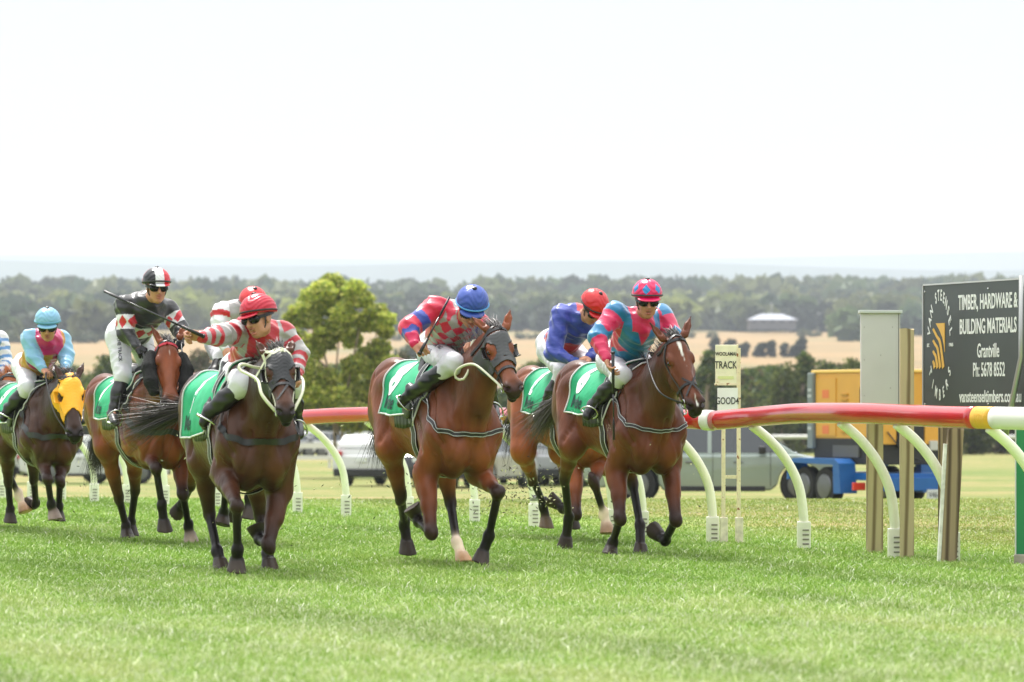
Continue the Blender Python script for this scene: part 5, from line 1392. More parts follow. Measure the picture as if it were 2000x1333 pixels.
# ------------------------------------------------------------------ tack, manes and tails
for k in HD:
    hd = HD[k]
    saddlecloth(hd, number={'F': '8', 'E': '1', 'C': '7', 'H': '6', 'G': '1', 'D': '2', 'B': '5', 'A': '4'}[k], numsize={'F': .46, 'E': .46}.get(k, .38), x0={'E': -.44}.get(k, -.36), depth={'E': .63}.get(k, .57))
    saddle(hd); saddlecloth(hd, x0=-.05, x1=.50, depth=.66, slope=.24, bare=True, name='saddle_pad', off0=.007)
def reins(hd, m, jk=None, pts=None, r=.0065):
    pass
if want('H'):
    hd = HD['H']; fr = hd['fr']; breastplate(hd); bridle(hd, cross=True, noseband=.41)
    rein(hd, [hd['bit'][-1], fr.P(1290, 768, 1.22), fr.P(1268, 720, .95), fr.P(1266, 690, .80), fr.P(1290, 695, .72)], M_LEATHER, .007)
    rein(hd, [hd['bit'][1], fr.P(1350, 760, 1.15), fr.P(1322, 715, .95), fr.P(1302, 704, .78)], M_LEATHER, .007)
    mane(hd); tail(hd, (-1.0, -0.25, -0.55), .55, n=800, w=.004, spread=.16, grav=.35, col=((0.05, 0.04, 0.045), (0.12, 0.10, 0.10)))
if want('F'):
    hd = HD['F']; fr = hd['fr']; breastplate(hd, z=1.20, w=.036)
    bridle(hd, noseband=.40); M_GREYHOOD = mat('grey_blinker', (0.05, 0.052, 0.056), rough=.55)
    blinkers(hd, M_GREYHOOD, down=.30, top=.10, eye_r=.062)
    strap(hd, [hd['H'](.33, -.06, -.1), hd['H'](.33, .03, -.04), hd['H'](.32, .05, 0), hd['H'](.33, .03, .04), hd['H'](.33, -.06, .1)], .03, 'nose_roll', M_GREYHOOD, hd['root'])
    rein(hd, [hd['bit'][-1], fr.P(962, 740, 1.2), fr.P(925, 712, 1.0), fr.P(893, 722, .86), fr.P(890, 738, .84), fr.P(905, 741, .86), fr.P(918, 715, .86), fr.P(922, 670, .8), fr.P(934, 666, .75)], M_REIN, .009)
    rein(hd, [hd['bit'][1], fr.P(1004, 740, 1.2), fr.P(975, 700, 1.0), fr.P(940, 668, .75)], M_REIN, .009)
    mane(hd, blow=(-.5, .3, .7), L=.2, col=((.09, .08, .08), (.22, .20, .20), (.05, .045, .045))); tail(hd, (-1, .1, -0.9), .55, n=700, w=.004, spread=.15, grav=.9)
if want('E'):
    hd = HD['E']; fr = hd['fr']; breastplate(hd, z=1.20, w=.042, edge=False)
    bridle(hd, m=M_REIN, browm=M_REIN, noseband=None, w=.024)
    strap(hd, [hd['H'](.34, -.1, -.09), hd['H'](.34, .02, -.04), hd['H'](.35, .05, 0), hd['H'](.34, .02, .04), hd['H'](.34, -.1, .09)], .02, 'noseband', M_LEATHER, hd['root'])
    strap(hd, [hd['H'](.36, .03, .045), hd['H'](.42, .05, 0), hd['H'](.49, .0, -.06)], .014, 'noseband_cross', M_LEATHER, hd['root'], off=.009)
    blinkers(hd, M_LYCRA, down=.30)
    rein(hd, [hd['bit'][-1], fr.P(512, 772, 1.3), fr.P(502, 742, 1.2), fr.P(470, 724, 1.1), fr.P(468, 714, 1.08), fr.P(478, 712, 1.05), fr.P(500, 718, 1.0), fr.P(540, 722, .8)], M_REIN, .011)
    rein(hd, [hd['bit'][1], fr.P(590, 768, 1.25), fr.P(592, 745, 1.1), fr.P(584, 735, .8)], M_REIN, .011)
    mane(hd, blow=(-.4, 0, .2), L=.12); tail(hd, (-.75, -.62, -0.16), .62, n=1100, grav=.14, spread=.13, w=.0035)
if want('C'):
    hd = HD['C']; fr = hd['fr']; breastplate(hd, z=1.2, w=.05, edge=False, m=mat('grey_web', (.03, .032, .035), rough=.6))
    bridle(hd, browm=mat('red_leather', (.45, .01, .03), rough=.4), noseband=None)
    FUR = mat('black_sheepskin', (.009, .009, .010), rough=.95, bump=1.0, bscale=160)
    for s in (-1, 1):
        f_ = Field(); H = hd['H']; pts = [H(.10, -.10, s * .125), H(.22, -.09, s * .150), H(.36, -.08, s * .142), H(.43, -.10, s * .12)]
        for i in range(3): f_.cap(pts[i], pts[i + 1], [.05, .058, .055][i], [.058, .055, .045][i], k=.02)
        V, Q = f_.mesh(.007, lambda X: .004 * np.sin(X[:, 0] * 210) * np.sin(X[:, 1] * 190 + 3) * np.sin(X[:, 2] * 230) + .003 * np.sin(X[:, 2] * 400 + X[:, 1] * 300)); mesh_obj('sheepskin_roll', V, Q, FUR, hd['root'])
    rein(hd, [hd['bit'][-1], fr.P(300, 740, 1.1), fr.P(284, 710, .8), fr.P(280, 690, .7)], M_LEATHER)
    rein(hd, [hd['bit'][1], fr.P(362, 740, 1.0), fr.P(356, 690, .8), fr.P(354, 672, .7)], M_LEATHER)
    mane(hd, col=((.10, .09, .085), (.05, .045, .042)), L=.15, blow=(-.5, 0, .5)); tail(hd, (-1, -.05, -1.3), .62, n=800, grav=1.2, spread=.10, w=.0035)
if want('G'):
    hd = HD['G']; breastplate(hd); bridle(hd); mane(hd, n=160); tail(hd, (-1, 0, -.8), .55, grav=1.0)
if want('D'):
    hd = HD['D']; breastplate(hd); bridle(hd); mane(hd, n=120); tail(hd, (-1, .1, -.6), .5, grav=.9)
if want('B'):
    hd = HD['B']; fr = hd['fr']; breastplate(hd, z=1.2, w=.05, edge=False, m=mat('grey_web', (.03, .032, .035), rough=.6)); bridle(hd, noseband=None)
    YEL = mat('yellow_lycra', tuple(lin((250, 176, 30))[:3]), rough=.55, bump=.15, bscale=50)
    b = blinkers(hd, YEL, down=.36, cupm=YEL, eye_r=.042)
    rein(hd, [hd['bit'][-1], fr.P(108, 810, 1.1), fr.P(96, 770, .9), fr.P(90, 740, .75), fr.P(90, 728, .7)], M_LEATHER)
    rein(hd, [hd['bit'][1], fr.P(150, 790, 1.0), fr.P(135, 745, .8), fr.P(130, 728, .7)], M_LEATHER)
    mane(hd, blow=(-.6, -.5, .5), L=.17); tail(hd, (-1, 0, -.8), .6)
if want('A'):
    hd = HD['A']; breastplate(hd); bridle(hd); mane(hd, n=100, col=((.25, .09, .03), (.3, .12, .05))); tail(hd, (-1, 0, -.8), .6, col=((.25, .09, .03), (.3, .12, .05)))
if want('H'): brand(HD['H'], ['124', '0'], .33, .96)
if want('F'): brand(HD['F'], ['163', '7'], .33, .98)
# ------------------------------------------------------------------ trees, shrubs and woodland
BG = True
if BG:
    # the pale gum tree in the middle distance, several crowns of foliage
    def gum():
        s = 56.0; y = F_PX / s; cx = 662; x = (cx - 1000) / s; z0 = float(gz(y)); root = empty('gum_tree', (x, y, z0), 0, 'tall yellow-green gum tree with open branches behind the blue-capped jockey', 'tree')
        L = lambda px, py, rx, rz: (((px - cx) / s, 0.25 * math.sin(px), CAM_H + (HOR - py) / s - z0), (rx / s, rx / s * .9, rz / s))
        rr = random.Random(4); bl = []
        for (px, py, r0) in ((650, 556, 26), (636, 572, 24), (668, 578, 28), (612, 586, 26), (588, 604, 24), (575, 622, 18), (690, 572, 22), (704, 590, 28), (728, 606, 24), (746, 626, 20), (752, 650, 16), (640, 604, 26), (676, 612, 26), (604, 628, 24), (718, 636, 24), (700, 622, 20),
                             (572, 660, 22), (598, 668, 24), (566, 700, 26), (590, 716, 28), (616, 690, 20), (742, 676, 22), (722, 694, 24), (760, 700, 20), (704, 716, 26), (748, 730, 28), (684, 742, 24), (640, 742, 26), (612, 754, 30), (576, 756, 30), (556, 786, 28), (664, 776, 30), (716, 770, 32), (752, 782, 28), (620, 800, 34), (690, 812, 34), (585, 815, 30), (740, 820, 32),
                             (655, 640, 24), (685, 660, 22), (630, 668, 22), (552, 740, 22), (775, 760, 22), (664, 654, 12), (632, 652, 12), (540, 800, 24), (790, 800, 24)):
            bl.append(L(px + rr.uniform(-6, 6), py + rr.uniform(-5, 5), r0 * rr.uniform(.85, 1.25), r0 * rr.uniform(.6, .95)))
        bl = [((q[0][0], rr.uniform(-.9, .9), q[0][2]), q[1]) for q in bl]
        V, Q, C = crown_mesh('gum', bl, 60000, .12, GUM, 3, .05); mesh_obj('crown', V, Q, M_LEAF, root, C, smooth=False)
        m = MB()
        P = lambda px, py: Vector(((px - cx) / s, 0, CAM_H + (HOR - py) / s - z0))
        for pl, r0 in (([(655, 900), (652, 800), (640, 720), (622, 640), (612, 600)], .06), ([(665, 900), (672, 790), (690, 700), (702, 640), (700, 600)], .06), ([(660, 850), (655, 740), (662, 660), (655, 590)], .05), ([(690, 720), (725, 680), (740, 640)], .05), ([(640, 720), (605, 690), (590, 640)], .05), ([(672, 790), (715, 760), (738, 715)], .05)):
            m.tube([P(*q) for q in pl], [r0 * (1 - .7 * i / (len(pl) - 1)) for i in range(len(pl))], 7)
        m.build('trunk', M_BARK, root, smooth=True)
    gum()
    # belt of shrubs beyond the car park; each its own bush
    r = random.Random(21); k = 0
    where = ['left of the light blue capped rider', 'behind the black and red rider']
    shrubs = [(20, 716, 40), (70, 742, 34), (150, 770, 34), (200, 690, 46), (250, 700, 40), (395, 680, 44), (440, 690, 40), (520, 700, 50), (780, 690, 36), (830, 745, 40), (905, 760, 36), (1040, 740, 36), (1060, 700, 30), (1380, 684, 40), (1420, 706, 36), (1470, 718, 44), (1530, 712, 46), (1565, 684, 34), (1610, 706, 40), (1660, 700, 40), (1790, 752, 36), (1830, 770, 40), (1900, 770, 44), (1960, 765, 46)]
    protos = []
    kinds = [('rounded green shrub', DARKG), ('yellowish green shrub', [(.10, .13, .03), (.15, .17, .04), (.06, .085, .025)]), ('brownish twiggy shrub', [(.10, .085, .05), (.07, .07, .03), (.13, .10, .06), (.05, .07, .02)])]
    spots = ['at the far left edge', 'behind the light blue capped rider\'s shoulder', 'beyond the yellow-hooded horse', 'left of the black-silked rider', 'behind the legs of the black-silked rider', 'behind the outstretched whip arm', 'just below the outstretched whip arm', 'left of the tall gum tree', 'right of the tall gum tree', 'behind the magenta rider\'s fist', 'behind the grey-blinkered horse\'s back', 'between the grey-blinkered horse and blue rider', 'behind the blue rider\'s back', 'just right of the bridled bay head', 'behind the small track sign', 'right of the small track sign', 'left of the yellow generator top', 'tallest above the generator\'s left corner', 'behind the yellow generator', 'behind the grey metal cabinet', 'between timber post and black board', 'behind the left part of the black board', 'behind the middle of the black board', 'behind the right part of the black board']
    for i, (px, top, half) in enumerate(shrubs):
        kd = i % 3 if i not in (3, 13, 17) else 0
        s = r.uniform(28, 32)
        tree('shrub', px, s, top + r.uniform(-6, 6), half * 1.15, kinds[kd][0] + ' ' + spots[i], kinds[kd][1], n=4200, leaf=.24, seed=i, group='shrubs behind the car park', cat='shrub', low=.05, stems=3)
    # continuous low scrub between them
    pts = []; rs = np.random.RandomState(8); n = 230000; px = rs.uniform(-600, 2600, n); y = rs.uniform(272, 310, n); x = (px - 1000) / (F_PX / y); h = (5.0 + .9 * np.sin(x * .6) * np.sin(x * .27 + 1) + .5 * np.sin(x * 1.5)) * rs.uniform(.02, 1, n) ** .6
    p = np.stack([x, y, gz(y) + h], 1); a = rs.normal(size=(n, 3)); a /= np.linalg.norm(a, axis=1)[:, None]; b = np.cross(a, rs.normal(size=(n, 3))); b /= np.linalg.norm(b, axis=1)[:, None]; sz = .21 * rs.uniform(.5, 1.3, n)[:, None]
    V = np.stack([p - a * sz, p + b * sz * .7, p + a * sz, p - b * sz * .7], 1).reshape(-1, 3); cs = np.array(DARKG + [(.11, .09, .05), (.13, .14, .04)]); C = cs[(np.sin(x * 1.7) * 1.2 + rs.uniform(0, 6, n)).astype(int) % 7]
    o = mesh_obj('scrub', V, np.arange(n * 4).reshape(n, 4).astype(np.int32), M_LEAF, None, np.repeat(C, 4, 0), smooth=False); tag(o, 'low mixed green and brown scrub across the middle distance', 'scrub', kind='stuff')
    # hedge-like row of dark bushes out on the dry field
    row = [(1395, 662, 16), (1425, 664, 16), (1452, 672, 14), (1485, 672, 15), (1505, 668, 13), (1530, 672, 10), (1550, 676, 12), (1565, 662, 16), (1045, 700 - 14, 10)]
    for i, (px_, top, half) in enumerate(row[:8]):
        tree('bush', px_, 8.6, top, half, 'dark round bush on dry field, %s in its row' % ['first from the left', 'second from the left', 'third from the left', 'fourth from the left', 'fifth from the left', 'sixth from the left and smallest', 'seventh from the left', 'last and tallest at the right end'][i], [(.025, .04, .02), (.04, .055, .025)], n=700, leaf=.9, seed=40 + i, group='row of dark bushes on the dry field', cat='bush', low=.1, stems=2, nblob=6)
    # woodland on the far hillside, one mass
    rs = np.random.RandomState(5); Vs = []; Cs = []; tot = 0
    def crowns(n, y0, y1, h0, h1, cols, seed, keep=None, leafn=90):
        r2 = np.random.RandomState(seed); y = np.exp(r2.uniform(np.log(y0), np.log(y1), n)); u = r2.uniform(-2.2, 2.2, n); x = u * y * .125
        if keep is not None: kk = keep(1000 + x * F_PX / y, y, r2); x, y = x[kk], y[kk]
        n = len(x); hh = r2.uniform(h0, h1, n); z = gz(y, x); c = np.array(cols)[r2.choice(len(cols), n)] * r2.uniform(.6, 1.5, n)[:, None]
        d = r2.normal(size=(n, leafn, 3)); d /= np.linalg.norm(d, axis=2)[..., None]; rr = r2.uniform(.6, 1.1, (n, leafn, 1)); W_ = hh * r2.uniform(.45, .8, n)
        P = np.stack([x, y, z + hh * .52], 1)[:, None] + d * rr * np.stack([W_, W_, hh * .5], 1)[:, None]
        a = r2.normal(size=P.shape); a /= np.linalg.norm(a, axis=2)[..., None]; b = np.cross(a, r2.normal(size=P.shape)); b /= np.linalg.norm(b, axis=2)[..., None]; s = (hh * .25)[:, None, None]
        V = np.stack([P - a * s, P + b * s, P + a * s, P - b * s], 2).reshape(-1, 3); return V, np.repeat(c, leafn * 4, 0) * np.repeat(r2.uniform(.85, 1.15, n * leafn), 4)[:, None]
    acc_v = []; acc_c = []; FORB = [(.05, .075, .035), (.08, .10, .04), (.10, .11, .05)]
    FOR = [(.05, .08, .04), (.07, .10, .04), (.09, .11, .045), (.06, .075, .05), (.12, .135, .05)]
    # ridge forest, the green slope in front of it, scattered paddock trees
    a1 = crowns(2600, 1900, 2600, 6, 19, FOR, 1)
    a2 = crowns(1500, 1450, 1950, 7, 13, FOR + [(.18, .21, .06), (.16, .18, .08), (.20, .22, .08)], 2, lambda p, y, q: (p < 9999))
    a3 = crowns(120, 1150, 1450, 6, 11, FOR, 3, lambda p, y, q: (np.abs(p - 60) < 130) | (np.abs(p - 1650) < 60) | (np.abs(p - 1780) < 90))
    V = np.concatenate([a1[0], a2[0], a3[0]]).astype(np.float32); C = np.concatenate([a1[1], a2[1], a3[1]])
    o = mesh_obj('woodland', V, np.arange(len(V)).reshape(-1, 4).astype(np.int32), M_LEAF, None, C, smooth=False); tag(o, 'hazy grey-green woodland covering the far hillside', 'woodland', kind='stuff')
    # straggling rows of bushes and fence-line trees across the paddocks
    r = random.Random(33); q = 0
    for (pa, pb, py, s, n_) in ((790, 900, 700, 9.5, 6), (1180, 1400, 640, 6.2, 9), (1560, 1700, 640, 6.0, 6), (1000, 1130, 640, 6.4, 6), (0, 240, 655, 7.0, 8), (560, 800, 650, 6.6, 7), (1850, 2000, 690, 9.5, 6)):
        for i in range(n_):
            px_ = pa + (pb - pa) * (i + r.random()) / n_; sz = r.uniform(.7, 1.4) * s
            y = F_PX / s; x = (px_ - 1000) / s; zz = float(gz(y, x)); top = HOR - (zz - CAM_H + sz * .35) * s
            bl_ = [((r.uniform(-.12, .12) * sz, 0, sz * .2), (sz * .28, sz * .28, sz * .18)), ((r.uniform(-.2, .2) * sz, 0, sz * .12), (sz * .25, sz * .25, sz * .13))]; V, Q, C = crown_mesh('c', bl_, 160, sz * .12, FORB, q); q += 1
            acc_v.append(V + np.array([x, y, zz])); acc_c.append(C)
    Vb = np.concatenate(acc_v).astype(np.float32); o = mesh_obj('paddock_scrub', Vb, np.arange(len(Vb)).reshape(-1, 4).astype(np.int32), M_LEAF, None, np.concatenate(acc_c), smooth=False); tag(o, 'straggling grey-green bushes scattered along the paddock fence lines', 'scrub', kind='stuff')
    # farm buildings
    def farmhouse(px, py, s, w, dp, hw_, hr, label, roofc, wallc, name='farmhouse'):
        y = F_PX / s; x = (px - 1000) / s; z = CAM_H + (HOR - py) / s; root = empty(name, (x, y, z), 0, label, 'house')
        m = MB(); m.box((0, 0, hw_ / 2 - 1), (w * .9, dp * .9, hw_ + 2)); wl = m.build('wall', mat(name + '_wall' + str(px), wallc, rough=.8, noise=.1, nscale=.3), root)
        m = MB(); a, b = w / 2, dp / 2; m.add([(-a, -b, hw_), (a, -b, hw_), (a, b, hw_), (-a, b, hw_), (-a * .4, 0, hw_ + hr), (a * .4, 0, hw_ + hr)], [[0, 1, 5, 4], [1, 2, 5], [2, 3, 4, 5], [3, 0, 4], [3, 2, 1, 0]]); m.build('roof', mat('roof' + str(px), roofc, rough=.5), root)
        for i in range(5):
            m = MB(); m.box((-w * .36 + i * w * .18, -dp * .45 - .02, hw_ * .5), (w * .08, .1, hw_ * .5)); m.build('window', mat('far_window', (.05, .06, .08), rough=.2), wl)
        return root
    farmhouse(1507, 633, 5.6, 18, 12, 1.3, 2.2, 'low farmhouse with a wide pale grey hipped roof on the far hillside', (.24, .26, .31), (.13, .13, .14))
    farmhouse(1690, 590 + 4, 4.2, 9, 7, 3, 2, 'small white house among trees right of the pale roof', (.6, .6, .62), (.6, .6, .62))
    farmhouse(190, 641, 5.3, 13, 8, 1.9, .5, 'long low white shed on the far hillside at left', (.62, .6, .58), (.55, .52, .48), 'shed')
    farmhouse(1775, 622, 5.0, 10, 7, 2.0, 1.2, 'pale roofed outbuilding right of the grey metal cabinet', (.6, .58, .56), (.5, .42, .38), 'outbuilding')
    farmhouse(1075, 668, 9.0, 6, 5, 1.0, .3, 'dark low shed roof on the dry field beside the grey-blinkered head', (.05, .06, .09), (.06, .06, .08), 'shed')
    m = MB(); y = F_PX / 5.6; m.cyl((0, 0, 0), (0, 0, 6.5), .09, 8); m.cyl((-.7, 0, 6), (.7, 0, 6), .05, 6); root = m.build('radio_mast', mat('mast', (.5, .5, .52), rough=.5)); root.location = ((1510 - 1000) / 5.6, y + 8, CAM_H + (HOR - 632) / 5.6 + 1); tag(root, 'thin mast rising behind the grey farmhouse roof', 'mast')
# ------------------------------------------------------------------ haze
HAZE = True
if HAZE:
    m = MB(); x0, x1, y0, y1, z0, z1 = -5500, 5500, -40, 12500, -60, 480
    m.box(((x0 + x1) / 2, (y0 + y1) / 2, (z0 + z1) / 2), (x1 - x0, y1 - y0, z1 - z0)); hz = m.build('haze'); tag(hz, 'pale blue haze over the distant hills', 'haze', kind='stuff')
    mh = bpy.data.materials.new('haze'); mh.use_nodes = True; nt = mh.node_tree; nt.nodes.clear(); o_ = nt.nodes.new('ShaderNodeOutputMaterial'); v_ = nt.nodes.new('ShaderNodeVolumePrincipled')
    v_.inputs['Color'].default_value = (.77, .84, .92, 1); v_.inputs['Density'].default_value = .00017; v_.inputs['Anisotropy'].default_value = .1
    nt.links.new(v_.outputs[0], o_.inputs['Volume']); hz.data.materials.append(mh)
# ------------------------------------------------------------------ running rail
M_PVC = mat('cream_plastic', tuple(lin((232, 234, 212))[:3]), rough=.38, noise=.06, nscale=6, bump=.05, bscale=30, dark=None)
M_SOCK = mat('socket_plastic', tuple(lin((226, 226, 214))[:3]), rough=.5, noise=.12, nscale=10)
M_RAILRED = mat('red_rail', (.50, .012, .016), rough=.20, spec=.7, coat=.6, noise=.12, nscale=3)
M_RAILWHITE = mat('white_rail', (.74, .74, .70), rough=.3); M_RAILYEL = mat('yellow_tape', (.70, .38, .03), rough=.45, bump=.3, bscale=40)
RD = Vector((math.sin(math.radians(20)), -math.cos(math.radians(20)), 0)); RN = Vector((-math.cos(math.radians(20)), -math.sin(math.radians(20)), 0))   # along the rail, towards the track
posts = [(2046, 287), (1860, 272), (1748, 264), (1570, 249), (1392, 238), (1255, 226), (1196, 221), (1043, 209), (927, 200), (798, 194), (676, 190), (581, 184), (500, 179), (424, 174), (322, 169), (248, 167), (184, 165), (120, 162), (62, 160), (3, 158), (-60, 155)]
rail_y = [(2300, 818), (2000, 818), (1850, 815), (1700, 808), (1600, 807), (1550, 808), (1480, 814), (1395, 822), (1340, 819), (1250, 815), (1120, 813), (1000, 813), (850, 811), (720, 810), (650, 812), (600, 815), (500, 818), (300, 818), (160, 819), (0, 820), (-200, 820)]
xs_, ys_ = zip(*sorted(rail_y)); px_, sx_ = zip(*sorted([(p, s) for p, s in posts] + [(2400, 316), (-250, 148)]))
def s_at(px): return float(np.interp(px, px_, sx_))
def rail_pt(px):
    s = s_at(px + 95); g_ = G(px + 95, s) + RN * .44                # rail hangs in front of the post feet
    s2 = F_PX / g_.y; return Vector((g_.x, g_.y, CAM_H + (HOR - float(np.interp(1000 + g_.x * s2, xs_, ys_))) / s2))
M_WHITEPOST = M_PVC
rroot = empty('running_rail', (3.0, 30, 0), 0, 'long red and white plastic running rail along the inside of the track', 'rail')
def rail_seg(name, a, b, m, r=.076, ends=False):
    n = max(4, int(abs(b - a) / 14)); pts = [rail_pt(a + (b - a) * i / n) for i in range(n + 1)]; mb = MB()
    mb.tube([p - Vector((3.0, 30, 0)) for p in pts], r, 20, flat=(Vector(RN), .72)); mb.build(name, m, rroot, smooth=True)
rail_seg('rail_tube', 2330, 1962, M_RAILWHITE); rail_seg('rail_tube', 1962, 1926, M_RAILYEL, .0765); rail_seg('rail_tube', 1926, 1396, M_RAILRED); rail_seg('joint_ring', 1397, 1380, M_RAILWHITE, .082); rail_seg('rail_tube', 1381, -230, M_RAILRED)
_lab = ['nearest, at the right edge', 'in front of the leaning timber post', 'in front of the second timber post', 'left of the trailer wheels', 'just left of the track sign legs', 'seen between the rightmost horse\'s legs', 'behind the rightmost horse', 'between the centre horse and the blue rider\'s horse', 'between the centre horse\'s forelegs', 'beside the centre horse\'s lifted hind leg', 'second to the right of the dark hooded horse', 'just right of the dark hooded horse', 'behind the dark hooded horse\'s chest', 'behind the dark hooded horse\'s rump', 'right of the sheepskin horse\'s foreleg', 'between the sheepskin horse\'s hind legs', 'just left of the sheepskin horse', 'behind the yellow-hooded horse\'s chest', 'between the yellow-hooded horse\'s legs', 'at the left edge of the picture', 'beyond the left edge']
def rail_post(px, s, lab):
    g_ = G(px, s); root = empty('rail_post', g_, 0, 'cream gooseneck rail post ' + lab, 'rail post', 'gooseneck posts carrying the running rail')
    # find the rail above: nearest point along its line
    tgt = min((rail_pt(px - 60 - k * 4) for k in range(0, 30)), key=lambda q: abs((q - g_).dot(RD)))
    rel = tgt - g_; mb = MB(); top = rel - Vector((0, 0, .065))
    h = top.z; H2 = Vector((top.x, top.y, 0))
    pts = [Vector((0, 0, .14)), Vector((0, 0, .30)) + H2 * .015, Vector((0, 0, .30 + (h - .30) * .30)) + H2 * .10, Vector((0, 0, .30 + (h - .30) * .58)) + H2 * .32, Vector((0, 0, .30 + (h - .30) * .82)) + H2 * .64, top]
    mb.tube(dense(pts, .03), .037, 14); mb.build('curved_tube', M_PVC, root, smooth=True)
    mb = MB(); mb.box((0, 0, .10), (.105, .085, .24), bev=.008); sk = mb.build('socket', M_SOCK, root)
    m2 = MB()
    for k in range(4): m2.box((.012, -.0435, .045 + k * .036), (.05, .006, .012))
    m2.build('slots', mat('slot_dark', (.22, .21, .18), rough=.9), sk)
    mb = MB(); mb.cyl(top - Vector((0, 0, .0)), top + Vector((0, 0, .03)), .03, 10); mb.build('bracket', mat('red_clip', (.45, .02, .02), rough=.4), root, smooth=True)
    if abs(px - 1043) < 2:
        mb = MB(); mb.cyl((0, 0, .245), (0, 0, .30), .040, 14); mb.build('tape', mat('grey_tape', (.25, .25, .25), rough=.5), root, smooth=True)
for (px, s), lab in zip(posts, _lab): rail_post(px, s, lab)

# ------------------------------------------------------------------ track sign, timber posts, cabinet, board, green panel
def at_px(px, py, s): return W(px, py, s)
M_RUST = mat('rusty_paint', tuple(lin((226, 214, 182))[:3]), rough=.7, noise=.1, nscale=30, dark=(.22, .07, .02), bump=.3, bscale=60)
for nd in M_RUST.node_tree.nodes:
    if nd.type == 'MAP_RANGE': nd.inputs[1].default_value, nd.inputs[2].default_value = (.60, .66) if nd.inputs[3].default_value == 0 else (nd.inputs[1].default_value, nd.inputs[2].default_value)
M_CREAM = mat('cream_board', tuple(lin((224, 222, 190))[:3]), rough=.6, noise=.10, nscale=14, bump=.1)
M_BOARDW = mat('white_board', tuple(lin((226, 230, 226))[:3]), rough=.5, noise=.05, nscale=10)
M_BLACKINK = mat('black_ink', (.02, .022, .02), rough=.6); M_WHITEINK = mat('white_paint_ink', (.80, .82, .80), rough=.5)
def track_sign():
    s = 240.0; o = G(1422, s); root = empty('track_sign', o, math.radians(4), 'small rusty track condition sign on two thin legs, reading TRACK', 'sign')
    X = lambda px: (px - 1422) / s; Z = lambda py: CAM_H + (HOR - py) / s
    for a, b, y0, y1 in ((1410, 1417, 820, 1020), (1441, 1446, 680, 1020)):
        m = MB(); m.box(((X(a) + X(b)) / 2 - .0, 0.02, (Z(y0) + Z(y1)) / 2), (.030, .030, Z(y0) - Z(y1)), bev=.003); m.build('leg', M_RUST, root)
        m = MB(); m.box(((X(a) + X(b)) / 2 + .004, .02, .10), (.062, .055, .24), bev=.006); m.build('foot_sleeve', mat('sleeve', tuple(lin((214, 206, 186))[:3]), rough=.6, noise=.25, nscale=16), root)
    m = MB(); m.box((X(1427), .02, Z(932)), (.10, .02, .028)); m.build('crossbar', M_RUST, root)
    m = MB(); m.box((X(1419), -.005, (Z(674) + Z(750)) / 2), (.185, .022, Z(674) - Z(750)), bev=.006); b = m.build('upper_board', M_CREAM, root)
    m = MB()
    for (cx, cz, w, h) in ((X(1419), Z(751), .20, .018), (X(1440), Z(710), .014, .31), (X(1401), Z(744), .03, .03)): m.box((cx, -.012, cz), (w, .016, h), bev=.003)
    m.build('rusty_frame', M_RUST, b)
    m = MB(); m.box((X(1421), -.003, (Z(758) + Z(822)) / 2), (.165, .018, Z(758) - Z(822))); b2 = m.build('lower_board', M_BOARDW, root)
    R = Matrix.Rotation(math.radians(90), 4, 'X')
    def tx(t, size, px, py, par, xs=.8): return text_obj('lettering', t, size, M_BLACKINK, par, Matrix.Translation((X(px), -.0185 if par is b else -.0145, Z(py))) @ R, xs, .0006, bold=.001)
    tx('WOOLAMAI', .040, 1417, 692, b, .78); tx('TRACK', .085, 1417, 714, b, .66); tx('GOOD4', .080, 1420, 784, b2, .66)
    m = MB(); m.box((X(1417), -.017, Z(738)), (.13, .004, .024)); m.build('erased_patch', mat('patch', tuple(lin((206, 214, 150))[:3]), rough=.7), b)
track_sign()

def timber_mat(name, c, c2):
    if name in MATS: return MATS[name]
    m = bpy.data.materials.new(name); m.use_nodes = True; nt = m.node_tree; b = nt.nodes['Principled BSDF']; L = nt.links
    tc = nt.nodes.new('ShaderNodeTexCoord'); mp = nt.nodes.new('ShaderNodeMapping'); mp.inputs['Scale'].default_value = (3.2, 3.2, .35); L.new(tc.outputs['Object'], mp.inputs[0])
    nz = nt.nodes.new('ShaderNodeTexNoise'); nz.inputs['Scale'].default_value = 3.5; nz.inputs['Detail'].default_value = 8; nz.inputs['Distortion'].default_value = 1.2; L.new(mp.outputs[0], nz.inputs['Vector'])
    wv = nt.nodes.new('ShaderNodeTexWave'); wv.bands_direction = 'X'; wv.inputs['Scale'].default_value = 1.3; wv.inputs['Distortion'].default_value = 6; wv.inputs['Detail'].default_value = 3; L.new(mp.outputs[0], wv.inputs['Vector'])
    mx = nt.nodes.new('ShaderNodeMath'); mx.operation = 'MULTIPLY'; L.new(nz.outputs['Fac'], mx.inputs[0]); L.new(wv.outputs['Fac'], mx.inputs[1])
    r = nt.nodes.new('ShaderNodeValToRGB'); e = r.color_ramp.elements; e[0].position = -.25; e[0].color = (*c2, 1); e[1].position = .30; e[1].color = (*c, 1); L.new(mx.outputs[0], r.inputs[0]); L.new(r.outputs[0], b.inputs['Base Color'])
    b.inputs['Roughness'].default_value = .85; bp = nt.nodes.new('ShaderNodeBump'); bp.inputs['Strength'].default_value = .7; bp.inputs['Distance'].default_value = .01; L.new(mx.outputs[0], bp.inputs['Height']); L.new(bp.outputs[0], b.inputs['Normal'])
    MATS[name] = m; return m
M_TIMB = timber_mat('weathered_timber', tuple(lin((178, 164, 128))[:3]), tuple(lin((112, 96, 66))[:3]))
M_TIMB2 = timber_mat('brown_timber', tuple(lin((150, 132, 104))[:3]), tuple(lin((78, 62, 46))[:3]))
